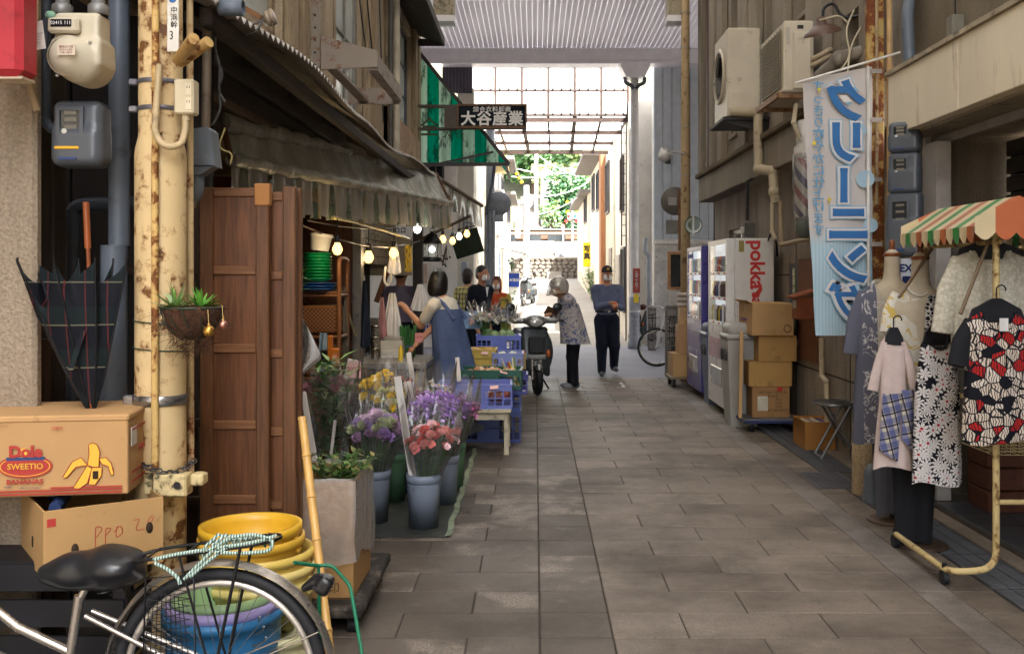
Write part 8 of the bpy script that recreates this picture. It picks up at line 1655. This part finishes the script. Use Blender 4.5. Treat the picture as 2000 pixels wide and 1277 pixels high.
# poster, plywood, letter box, carton of papers, stool
o = MB().box(2.57,2.598,9.08,9.72,.7,1.66,.003).build('plywood_panel',wood('#5c3824','#7a4e34','z',5,.6)); tag(o,'reddish plywood panel fixed to the concrete wall','panel')
PO = thing('event_poster','dark illustrated poster pinned to the wall behind the cartons','poster',(2.59,9.95,.75)); MB().box(2.585,2.595,9.74,10.12,.8,1.62).build('sheet',mk('#2a2f38',.4,var=.5,vs_=9),PO,True); MB().box(2.58,2.584,9.88,9.98,.95,1.58).build('title_strip',mk('#7a8a5a',.5,var=.3),PO,True); MB().box(2.58,2.584,9.75,10.11,.81,.87).build('caption_strip',mk('#c9c5bc',.5),PO,True)
text('尾道みなと祭り',.085,at((2.579,9.93,1.27),LEFT),M_wt,'poster_lettering',PO,vert=True)
LB_ = thing('letter_box','orange brown letter box with a sloping roof on the plywood','letter box',(2.48,9.2,1.1)); MB().box(-.08,.085,-.1,.1,0,.2,.006).build('body',mk('#7a4024',.5,dirt=.15),LB_); MB().bar((-.13,0,.2),(.1,0,.27),.26,.012,up=(0,0,1)).build('roof',mk('#9a5438',.5),LB_); MB().box(-.084,-.08,-.05,.06,.1,.17).build('name_card',mk('#b5afa6',.6),LB_)
FS = thing('folding_stool','round grey folding stool with crossed legs by the wall','stool',(PX(1628,8.25),8.25,0)); MB().lathe([(0,.43),(.15,.43),(.165,.44),(.165,.455),(.15,.462),(0,.465)],28).build('seat',mk('#3a3634',.6),FS); MB().lathe([(.166,.434),(.17,.442),(.166,.452)],28).build('seat_rim',mk('#8a8c90',.3,.8),FS)
for y_ in (-.1,.1): MB().tube([(-.13,y_,0),(.1,y_,.42),(.2,y_,.6)],.012,8).build('leg',mk('#777a7e',.35,.7),FS); MB().tube([(.17,y_ * .85,0),(-.08,y_ * .85,.43)],.012,8).build('leg',mk('#777a7e',.35,.7),FS)
MB().cyl((-.13,-.1,.012),(-.13,.1,.012),.012).build('stretcher',mk('#777a7e',.35,.7),FS); MB().cyl((.2,-.1,.6),(.2,.1,.6),.016).build('back_rail',mk('#5a4a3a',.5),FS)
NC = thing('newspaper_carton','orange brown carton full of old magazines under the stool','carton',(2.46,8.75,.003)); oc_ = card('#9a6a34')
for x0,x1,y0,y1 in ((-.14,.12,-.2,-.195),(-.14,.12,.195,.2),(-.14,-.135,-.194,.194),(.115,.12,-.194,.194)): MB().box(x0,x1,y0,y1,0,.24).build('wall',oc_,NC)
MB().bar((-.14,0,.24),(-.2,0,.27),.4,.004).build('flap',oc_,NC); rnd = random.Random(1)
for j in range(9): MB().box(-.13 + j * .026,-.11 + j * .026,-.18,.18,.01,.2 + rnd.uniform(0,.03)).build('magazine',mk(rnd.choice(['#b5b0a6','#8a5a6a','#4a4a6a','#c2b8a4']),.6),NC)
o = MB().lathe([(.085,0),(.082,.2),(.08,.48),(0,.48)],18,T(PX(1688,6.85),6.85,.003)).build('concrete_stump',stucco('#a38f72',60,.4,.5)); tag(o,'stained pale stump post at the wall beside the mannequin','post'); pipe('pipe_stub','short grey pipe stub with an elbow on the ground',[V((PX(1718,6.62),6.66,.2)),V((PX(1700,6.6),6.6,.22)),V((PX(1700,6.6),6.6,.0))],.043,M_pvc,[(V((PX(1700,6.6),6.6,.05)),.1,.05)])
# ================================================================== CLOTHES RACK
CK = thing('clothes_rack','old cream tubular clothes rack on casters at the right','rack',(2.3,5.2,0)); M_rk = rusty('#c2ac78',.45,'#4a3018','#7a5a30',20)
for X_,sx in ((2.2,-1),(2.78,1)):
    MB().tube(arcpts([(X_,5.62,1.7),(X_,5.62,.1),(X_ + sx * .21,5.55,.075),(X_ + sx * .21,4.78,.075),(X_,4.75,.1),(X_,4.75,1.75)],.09,6),.0165,12).build('side_frame',M_rk,CK,True)
    for y_ in (5.5,4.84): c = V((X_ + sx * .21,y_,.035)); MB().cyl(c - V((.014,0,0)),c + V((.014,0,0)),.034,n=16).build('caster',M_rub,CK,True); MB().cyl(c + V((0,0,.03)),c + V((0,0,.07)),.012).build('caster_stem',M_blkm,CK,True)
for z in (.42,.86): MB().cyl((2.2,4.75,z),(2.78,4.75,z),.013).build('cross_bar',M_rk,CK,True)
for X_ in (2.2,2.78): MB().cyl((X_,4.75,.88),(X_,5.62,.88),.013).build('side_bar',M_rk,CK,True); MB().cyl((X_,4.7,1.66),(X_,5.7,1.66),.012).build('top_bar',M_rk,CK,True)
g = MB()
for j in range(15): x = 2.2 + j * .041; g.tube([(x,4.76,.86),(x,4.78,.64),(x,5.58,.64)],.0022,4)
for j in range(10): g.tube([(2.2,4.775 + j * .09,.64),(2.78,4.775 + j * .09,.64)],.0022,4)
for j in range(5): g.tube([(2.2,4.765,.66 + j * .045),(2.78,4.765,.66 + j * .045)],.0022,4); g.tube([(2.2,4.765,.66 + j * .045),(2.2,5.6,.66 + j * .045)],.0022,4)
g.build('wire_basket',mk('#b8a878',.5),CK,True,kind='stuff')
for a,b_ in ((V((2.2,4.8,1.7)),V((2.0,4.68,1.32))),(V((2.2,5.5,1.66)),V((1.98,5.42,1.38)))): MB().tube([a,b_],.009,8).build('waterfall_arm',rusty('#6a5a44',.5),CK,True)
RA = thing('rack_awning','small orange, cream and green scalloped awning on the rack','awning',(2.3,5.2,1.6)); cols = ['#a35a34','#c2b08c','#2f7a3c','#c2b08c']; n_ = 12
for i in range(n_):
    y0,y1 = lerp(4.62,5.55,i / n_),lerp(4.62,5.55,(i + 1) / n_); m_ = mk(cols[i % 4],.5,var=.1,spec=.4)
    for sx,Xe in ((-1,2.04),(1,2.62)): MB().grid(lambda u,v: (lerp(2.25,Xe,u),lerp(y0,y1,v),1.87 - .14 * u ** 1.2 - .008 * math.sin(u * PI)),4,2).grid(lambda u,v: (Xe + sx * .004 + .006 * math.sin(v * PI),lerp(y0,y1,v),1.73 - u * (.045 + .035 * math.sin(v * PI))),3,6).build('awning_strip',m_,RA,True)
for Y_,nm in ((4.62,'near_gable'),(5.55,'far_gable')):
    for i in range(6): a0,a1 = lerp(2.04,2.62,i / 6),lerp(2.04,2.62,(i + 1) / 6); MB().grid(lambda u,v: (lerp(a0,a1,u),Y_,lerp(1.87 - .14 * abs(lerp(a0,a1,u) - 2.25) / .3,1.7 - .035 * math.sin(u * PI),v)),6,2).build(nm,mk('#b0603a' if 1 <= i <= 4 else '#c2b08c',.5,var=.1,spec=.4),RA,True)
MB().tube([(2.06,4.64,1.72),(2.06,5.53,1.72)],.008,6).build('eave_rod',M_rk,RA,True); MB().tube([(2.25,4.64,1.84),(2.25,5.53,1.84)],.008,6).build('ridge_rod',M_rk,RA,True)
# garments
def prnt(name,fn):
    n = N(name); n.set(.85,0,.15); n.col(fn(n)); n.bump(n.noise(9,4,n.co((1,1,.3))),.6,.02); return n.m
def vor(n,sc,feat='F1',out='Distance',co=None): d = n.n('TexVoronoi'); d.feature = feat; d.inputs['Scale'].default_value = sc; n.l(co if co is not None else n.obj,d.inputs['Vector']); return d.outputs[out]
def daisy(n):
    d = n.n('TexVoronoi'); d.inputs['Scale'].default_value = 24; n.l(n.co((1,.02,1)),d.inputs['Vector']); dist = d.outputs['Distance']; dv = n.n('VectorMath',operation='SUBTRACT'); sc_ = n.n('VectorMath',operation='SCALE'); sc_.inputs['Scale'].default_value = 1.0
    n.l(n.co((1,.02,1)),dv.inputs[0]); n.l(d.outputs['Position'],dv.inputs[1]); s2 = n.n('SeparateXYZ'); n.l(dv.outputs[0],s2.inputs[0]); an = n.math('ARCTAN2',s2.outputs['Z'],s2.outputs['X']); pt = n.math('ABSOLUTE',n.math('SINE',n.math('MULTIPLY',an,3.5)))
    rad = n.math('ADD',.34,n.math('MULTIPLY',pt,.5)); k = n.math('LESS_THAN',dist,rad); vein = n.math('GREATER_THAN',pt,.18); k = n.math('MULTIPLY',k,vein); c = n.mix(k,'#16161f','#c9c4c2'); return n.mix(n.math('LESS_THAN',dist,.17),c,'#a01f28')
def leafy(n):
    cw = n.co((1,.02,1)); e = vor(n,21,'DISTANCE_TO_EDGE','Distance',cw); c = n.n('TexVoronoi'); c.inputs['Scale'].default_value = 21; n.l(cw,c.inputs['Vector']); hs_ = n.n('SeparateColor'); n.l(c.outputs['Color'],hs_.inputs[0]); col = n.ramp(hs_.outputs[0],[(0,'#c2b4a4'),(.5,'#15151c'),(.62,'#a3241f'),(.8,'#c9bdb0')],'CONSTANT')
    w_ = n.n('TexWave'); w_.inputs['Scale'].default_value = 26; w_.inputs['Distortion'].default_value = 9; w_.inputs['Detail'].default_value = 1; n.l(cw,w_.inputs['Vector']); col = n.mix(n.math('MULTIPLY',n.math('LESS_THAN',w_.outputs['Fac'],.3),.9),col,'#15151c'); return n.mix(n.math('LESS_THAN',e,.05),col,'#12121a')
def yelflo(n): a = n.noise(17,4,n.co((1,.05,1)),.6,1.2); return n.mix(n.ramp(a,[(.54,0.0),(.58,.85)]),'#c6c1b4','#b99a2c')
def greyflo(n):
    sp = n.n('SeparateXYZ'); n.l(n.obj,sp.inputs[0]); half = n.math('GREATER_THAN',sp.outputs['X'],-.07); base = n.mix(half,'#5a5b68','#a89f90'); a = n.noise(11,3,n.co((1,.05,1)),.5,2); b = n.math('LESS_THAN',n.math('ABSOLUTE',n.math('SUBTRACT',a,.56)),.025); m = n.math('LESS_THAN',n.math('ABSOLUTE',n.math('ADD',sp.outputs['X'],.06)),.09); return n.mix(n.math('MULTIPLY',n.math('MULTIPLY',b,m),.8),base,'#bdb9b6')
def lace(n): a = vor(n,60,'F1','Distance',n.co((1,.05,1))); b = vor(n,34,'DISTANCE_TO_EDGE','Distance',n.co((1,.05,1))); return n.mix(n.math('MULTIPLY',n.math('LESS_THAN',b,.07),.25),n.mix(a,'#c9c3b2','#a59e8c'),'#857e6c')
def plaid(n):
    sp = n.n('SeparateXYZ'); n.l(n.obj,sp.inputs[0]); A = n.math('ADD',sp.outputs['X'],n.math('MULTIPLY',sp.outputs['Z'],.25)); B_ = n.math('SUBTRACT',sp.outputs['Z'],n.math('MULTIPLY',sp.outputs['X'],.25)); f = lambda q,s,w_,o=0: n.math('LESS_THAN',n.math('FRACT',n.math('ADD',n.math('MULTIPLY',q,s),o)),w_)
    c = n.mix(n.math('MULTIPLY',f(A,16,.5),.7),'#b3ab9a','#3f4c86'); c = n.mix(n.math('MULTIPLY',f(B_,16,.5),.6),c,'#39457a'); c = n.mix(n.math('MULTIPLY',f(A,16,.14,.2),.9),c,'#1a1a2a'); return n.mix(n.math('MULTIPLY',f(B_,16,.14,.2),.9),c,'#1a1a2a')
G = {k: prnt(k + '_cloth',f) for k,f in (('daisy_print',daisy),('leaf_print',leafy),('yellow_print',yelflo),('grey_print',greyflo),('lace_knit',lace),('blue_plaid',plaid))}; G['pink'] = cloth('#bba9a2'); G['black'] = mk('#0f1016',.9,var=.1); G['grey'] = cloth('#50535c')
def body_cloth(b,c,prof,fold=.02,ph=0,n=48,nk=.09):
    """prof: (z, half width, half depth) from top to hem"""
    def f(u,v):
        q = v * (len(prof) - 1); i = min(int(q),len(prof) - 2); k = q - i; z,w_,d = [lerp(prof[i][j],prof[i + 1][j],k) for j in range(3)]; a = u * 2 * PI; am = fold * (.25 + .75 * v); rr = 1 + am * 3 * math.sin(a * 6 + ph) / 1.5 + am * 2 * math.sin(a * 11 + ph * 2 + v * 2)
        ca,sa = math.cos(a),math.sin(a); px = math.copysign(abs(ca) ** .75,ca); nd = nk * max(0,1 - (w_ * px / .075) ** 2) * max(0,1 - v * 3.2) if sa < 0 else 0; return (c[0] + w_ * px * (1 + am * math.sin(a * 4)),c[1] + d * .7 * sa * rr,z - nd + .012 * math.sin(a * 3 + ph) * v)
    b.grid(f,n,24)
def hanger(par,x,Y,z,w_,W=True):
    MB().prism([(-w_,-.075),(-w_ * .85,-.02),(-.02,.03),(.02,.03),(w_ * .85,-.02),(w_,-.075),(w_ * .8,-.09),(-w_ * .8,-.09)],.02,T(x,Y + .01,z) @ rx(PI / 2)).build('hanger',mk('#14141a',.4),par,W); MB().tube([(x,Y,z + .03),(x,Y,z + .07)] + [(x + .022 - .022 * math.cos(a),Y,z + .07 + .022 * math.sin(a)) for a in (0.4,1,1.6,2.2,2.8,3.4)],.004,6).build('hanger_hook',mk('#14141a',.4),par,W)
def garment(name,lab,px,Y,prof,mat,cat,sleeves=None,rot=0,smat=None,hang=None,fold=.04,ph=0,trim=None):
    x = PX(px,Y); t = thing(name,lab,cat,(x,Y,prof[-1][0]),rot,'clothes on display'); z0 = prof[-1][0]; pr = [(z - z0,a,c) for z,a,c in prof]; b = MB(); body_cloth(b,(0,0),pr,fold,ph); b.build('cloth',mat,t)
    for (dx,z,ex,ez,r0,r1) in (sleeves or []): MB().tube([(dx * .75,0,z - z0 + .01),(lerp(dx,ex,.4),-.01,lerp(z,ez,.4) - z0),(ex,-.02,ez - z0)],[r0 * .9,r0,r1],14,caps=False).xform(Matrix.Diagonal((1,.5,1,1))).build('sleeve',smat or mat,t)
    if hang: hanger(t,0,0,hang - z0,abs(prof[1][1]) * .85,False)
    if trim: MB().tube([(trim[0] * math.cos(a),-trim[1] * abs(math.sin(a)) * 1.0 - .01,pr[0][0] - trim[2] * math.sin(a)) for a in [k * PI / 12 for k in range(13)]],.006,6).build('neck_trim',trim[3],t)
    return t
def mannequin(lab,px,Y,zn):
    x = PX(px,Y); t = thing('mannequin',lab,'mannequin',(x,Y,0),group='dress mannequins'); blob([('c',(0,0,zn - .16),(0,0,zn),.052,.045,0),('e',(0,0,zn - .27),(.19,.09,.11),None,0),('e',(0,0,zn - .42),(.15,.1,.2),None,0)],.01,.05,'torso',cloth('#b3a792'),t)
    MB().lathe([(.048,zn - .002),(.05,zn + .004),(.05,zn + .018),(.02,zn + .022),(.012,zn + .03),(.02,zn + .045),(.014,zn + .06),(.02,zn + .08),(.008,zn + .1),(0,zn + .1)],20).build('neck_finial',wood('#6a3418','#94532c','z',5,.35),t); MB().cyl((0,0,.02),(0,0,zn - .6),.014).build('stand_pole',M_blkm,t); MB().lathe([(0,0),(.15,0),(.152,.006),(.13,.018),(.03,.024),(0,.024)],28).build('stand_base',mk('#4a3a2f',.5,.3),t)
mannequin('mannequin in the slate dress with a wooden neck finial',1742,6.1,PZ(500,6.1)); mannequin('mannequin in the yellow print top with a wooden neck finial',1797,5.55,PZ(507,5.55))
h = lambda py,Y: PZ(py,Y)
garment('long_dress','slate and beige long dress with white flower print on the mannequin',1728,6.08,[(h(545,6.1),.06,.05),(h(575,6.1),.15,.09),(h(660,6.1),.17,.12),(h(760,6.1),.19,.13),(h(860,6.1),.2,.15)],G['grey_print'],'dress',[(-.15,h(575,6.1),-.21,h(690,6.1),.055,.05)],fold=.03)
garment('grey_trousers','grey trousers under the slate dress',1731,6.06,[(h(850,6),.09,.07),(h(930,6),.075,.06),(h(1008,6),.06,.05)],G['grey'],'trousers',fold=.03); garment('black_trousers','wide black trousers under the yellow print top',1785,5.5,[(h(800,5.5),.13,.09),(h(930,5.5),.12,.08),(h(1058,5.5),.1,.06)],G['black'],'trousers',fold=.04)
garment('print_blouse','white top with yellow flower print and frilled neck',1790,5.53,[(h(560,5.5),.06,.05),(h(585,5.5),.13,.08),(h(700,5.5),.14,.11),(h(800,5.5),.16,.12)],G['yellow_print'],'top',[(-.13,h(580,5.5),-.16,h(650,5.5),.05,.05),(.13,h(580,5.5),.17,h(650,5.5),.05,.05)],trim=(.055,.05,.05,cloth('#c9c4b8')))
t = garment('plaid_tunic','pale pink tunic with blue plaid panels on a hanger',1745,5.3,[(h(655,5.3),.045,.02),(h(668,5.3),.062,.03),(h(760,5.3),.07,.045),(h(840,5.3),.095,.06),(h(912,5.3),.11,.06)],G['pink'],'tunic',[(-.06,h(672,5.3),-.115,h(762,5.3),.024,.03),(.06,h(672,5.3),.115,h(762,5.3),.024,.032)],hang=h(650,5.3),ph=1)
MB().grid(lambda u,v: (lerp(-.08,.02,u) - .02 * v,-.066 - .012 * math.sin(u * PI),lerp(.4,.1,v) - .06 * u * v),8,10).grid(lambda u,v: (lerp(.02,.085,u),-.064 - .014 * math.sin(u * PI),lerp(.42,.16,v) - .08 * u * v),8,10).build('plaid_panel',G['blue_plaid'],t)
garment('daisy_tunic','sleeveless tunic covered in white daisies with red centres',1830,5.15,[(h(655,5.15),.055,.03),(h(672,5.15),.085,.05),(h(760,5.15),.115,.075),(h(860,5.15),.125,.085),(h(942,5.15),.13,.09)],G['daisy_print'],'tunic',hang=h(640,5.15),fold=.035,ph=2,trim=(.05,.03,.07,G['black']))
garment('polka_dress','black and white lattice print dress between the tops',1832,5.4,[(h(575,5.4),.05,.03),(h(600,5.4),.07,.05),(h(880,5.4),.1,.06)],prnt('lattice_cloth',lambda n: n.mix(n.math('LESS_THAN',vor(n,55,'DISTANCE_TO_EDGE','Distance',n.co((1,.02,1))),.12),'#14141c','#b5b0ac')),'dress',ph=3)
garment('lace_blouse','cream lace knit blouse hanging under the rack awning',1932,4.95,[(h(490,4.95),.1,.03),(h(506,4.95),.2,.06),(h(580,4.95),.2,.08),(h(672,4.95),.19,.09)],G['lace_knit'],'blouse',[(-.18,h(512,4.95),-.235,h(650,4.95),.06,.06),(.18,h(512,4.95),.25,h(650,4.95),.06,.06)],hang=h(478,4.95),ph=4,trim=(.1,.03,.07,cloth('#c9c3b2')))
t = garment('leaf_blouse','black, red and cream leaf print blouse at the near end of the rack',1946,4.66,[(h(608,4.66),.085,.03),(h(630,4.66),.155,.06),(h(720,4.66),.15,.085),(h(862,4.66),.165,.1)],G['leaf_print'],'blouse',[(-.14,h(635,4.66),-.18,h(715,4.66),.055,.055),(.14,h(635,4.66),.2,h(715,4.66),.055,.055)],smat=G['black'],hang=h(595,4.66),ph=5,trim=(.09,.035,.09,G['black']))
MB().box(-.02,.02,-.075,-.073,h(645,4.66) - h(862,4.66),h(620,4.66) - h(862,4.66)).build('price_label',mk('#d0cdca',.7),t)
o = MB().box(PX(1755,6.55),PX(1785,6.55),6.5,6.52,PZ(560,6.55),PZ(505,6.55)).build('blue_sign',mk('#c5c9cf',.5)); tag(o,'white and blue lettered sign behind the mannequins','sign'); text('EXA',.07,T(0,-.013,.12) @ FACE,mk('#1c2c5c',.5,var=0),'lettering',o,W=False,bold=.002); MB().box(-.045,.045,-.014,-.011,.0,.07).build('blue_band',mk('#1c2c5c',.5),o)
for o in list(bpy.data.objects):
    if o.type == 'MESH' and o.name.startswith(('hook_bolt','bolt','digits')): o['kind'] = 'stuff'

# ================================================================== SMALL DETAILS
t = thing('cut_vent_pipe','short grey plastic pipe end above the tin eave','pipe',P(452,32,3.7)); MB().lathe([(.028,0),(.03,0),(.03,.09),(.026,.09),(.026,.0)],18,T(-.045,0,.03) @ ry(PI / 2)).build('pipe',M_pvc,t); MB().lathe([(0,0),(.0255,0)],18,T(.0,0,.03) @ ry(PI / 2)).build('bore',mk('#101012',.9),t)
t = thing('porcelain_insulator','brown porcelain insulator with loose wires above the eave','insulator',P(515,40,4.1)); MB().lathe([(0,0),(.012,0),(.02,.012),(.032,.014),(.034,.026),(.02,.03),(.034,.034),(.034,.046),(.015,.05),(0,.05)],18,ry(R(70))).build('insulator',mk('#8a7a66',.3),t)
MB().bar((-.01,0,.01),(-.16,.02,.1),.012,.02).build('bracket',rusty('#7a5434',.7),t)
for i,pts in enumerate((((0,0,0),(-.05,-.02,-.03),(-.12,-.02,.0),(-.2,0,-.02)),((0,0,.01),(-.02,-.02,-.05),(-.1,0,-.07),(-.22,0,-.04)))): MB().tube(arcpts(pts,.04),.004,5).build('wire',mk('#4a4a4a',.5),t)
t = thing('drooping_cables','bundle of loose cables hanging under the ribbed conduit','cable',P(425,300,3.9))
for i,pts in enumerate((((415,-10),(418,90),(430,130),(428,180),(432,215),(415,245)),((420,-10),(421,110),(437,150),(424,175),(440,200)),((440,250),(425,290),(455,300),(450,320)))): MB().tube(arcpts([P(x,y_,3.85) for x,y_ in pts],.03),.0055 if i < 2 else .004,6).build('cable',mk('#3a3834' if i < 2 else '#8a7a48',.6),t,True)
bunch('kerb_plants','green potted plants along the left kerb of the far street',(PX(985,26.5),26.5,gz(26.5)),16,.75,.3,.16,.04,[LG4,LG],71,'plant'); bunch('flowering_shrub','leafy shrub against the right wall of the far street',(PX(1156,33),33,gz(33)),26,1.15,.38,.14,.04,[LG4,LG2],72,'plant'); bunch('window_plant','potted plant on a ledge above the pavement sign',(PX(1000,27.5),27.6,PZ(532,27.5)),8,.35,.14,.1,.03,[LG4],73,'plant')
for i,(x,Y,z,a) in enumerate(((-.72,8.29,.57,.1),(-.34,8.29,.57,-.1),(-.28,8.9,.64,.3),(-.5,9.9,.73,0))):
    o = MB().box(-.035,.035,-.002,.002,-.02,.02,0,0,T(x,Y,z) @ rx(-.9) @ rz(a)).build('price_card',mk('#d8b0a8',.7)); tag(o,['pink price card on the left of the front blue crate','pink price card on the right of the front blue crate','pink price card on the dark green crate','pink price card on the yellow crate'][i],'card','pink price cards')
t = thing('loose_wires','loose pale wires looping beside the enamel lamp','wire',P(1660,60,7.2))
for pts in (((1668,20),(1650,60),(1662,110),(1640,140)),((1690,40),(1660,90),(1655,150)),((1600,40),(1640,30),(1655,45))): MB().tube(arcpts([P(x,y_,7.25) for x,y_ in pts],.1),.007,6).build('wire',mk('#b5a98e',.5),t,True)
t = thing('parked_bicycle','bicycle handlebar and frame behind the tall stone marker','bicycle',(PX(1312,16.4),16.4,0)); wheel(t,-.25); wheel(t,.75)
MB().tube(arcpts([(-.35,-.2,.98),(-.2,-.1,1.0),(-.1,0,.92),(-.2,.1,1.0),(-.35,.2,.98)],.08),.014,8).build('handlebar',M_sil,t); MB().tube([(-.25,0,.32),(-.1,0,.9)],.018,8).tube([(-.15,0,.7),(.3,0,.3),(.75,0,.32)],.016,8).tube([(.3,0,.3),(.4,0,.8)],.015,8).build('frame',mk('#c9c9cc',.4),t); blob([('e',(.42,0,.83),(.13,.06,.04),None,0)],.01,.01,'saddle',M_blkm,t)
o = MB().prism([(0,0),(.05,.01),(.07,.03),(.03,.04)],.002,T(-.62,7.4,.0095)).build('dead_leaf',mk('#6a4a28',.8)); tag(o,'dead brown leaf lying on the rubber mat','leaf')
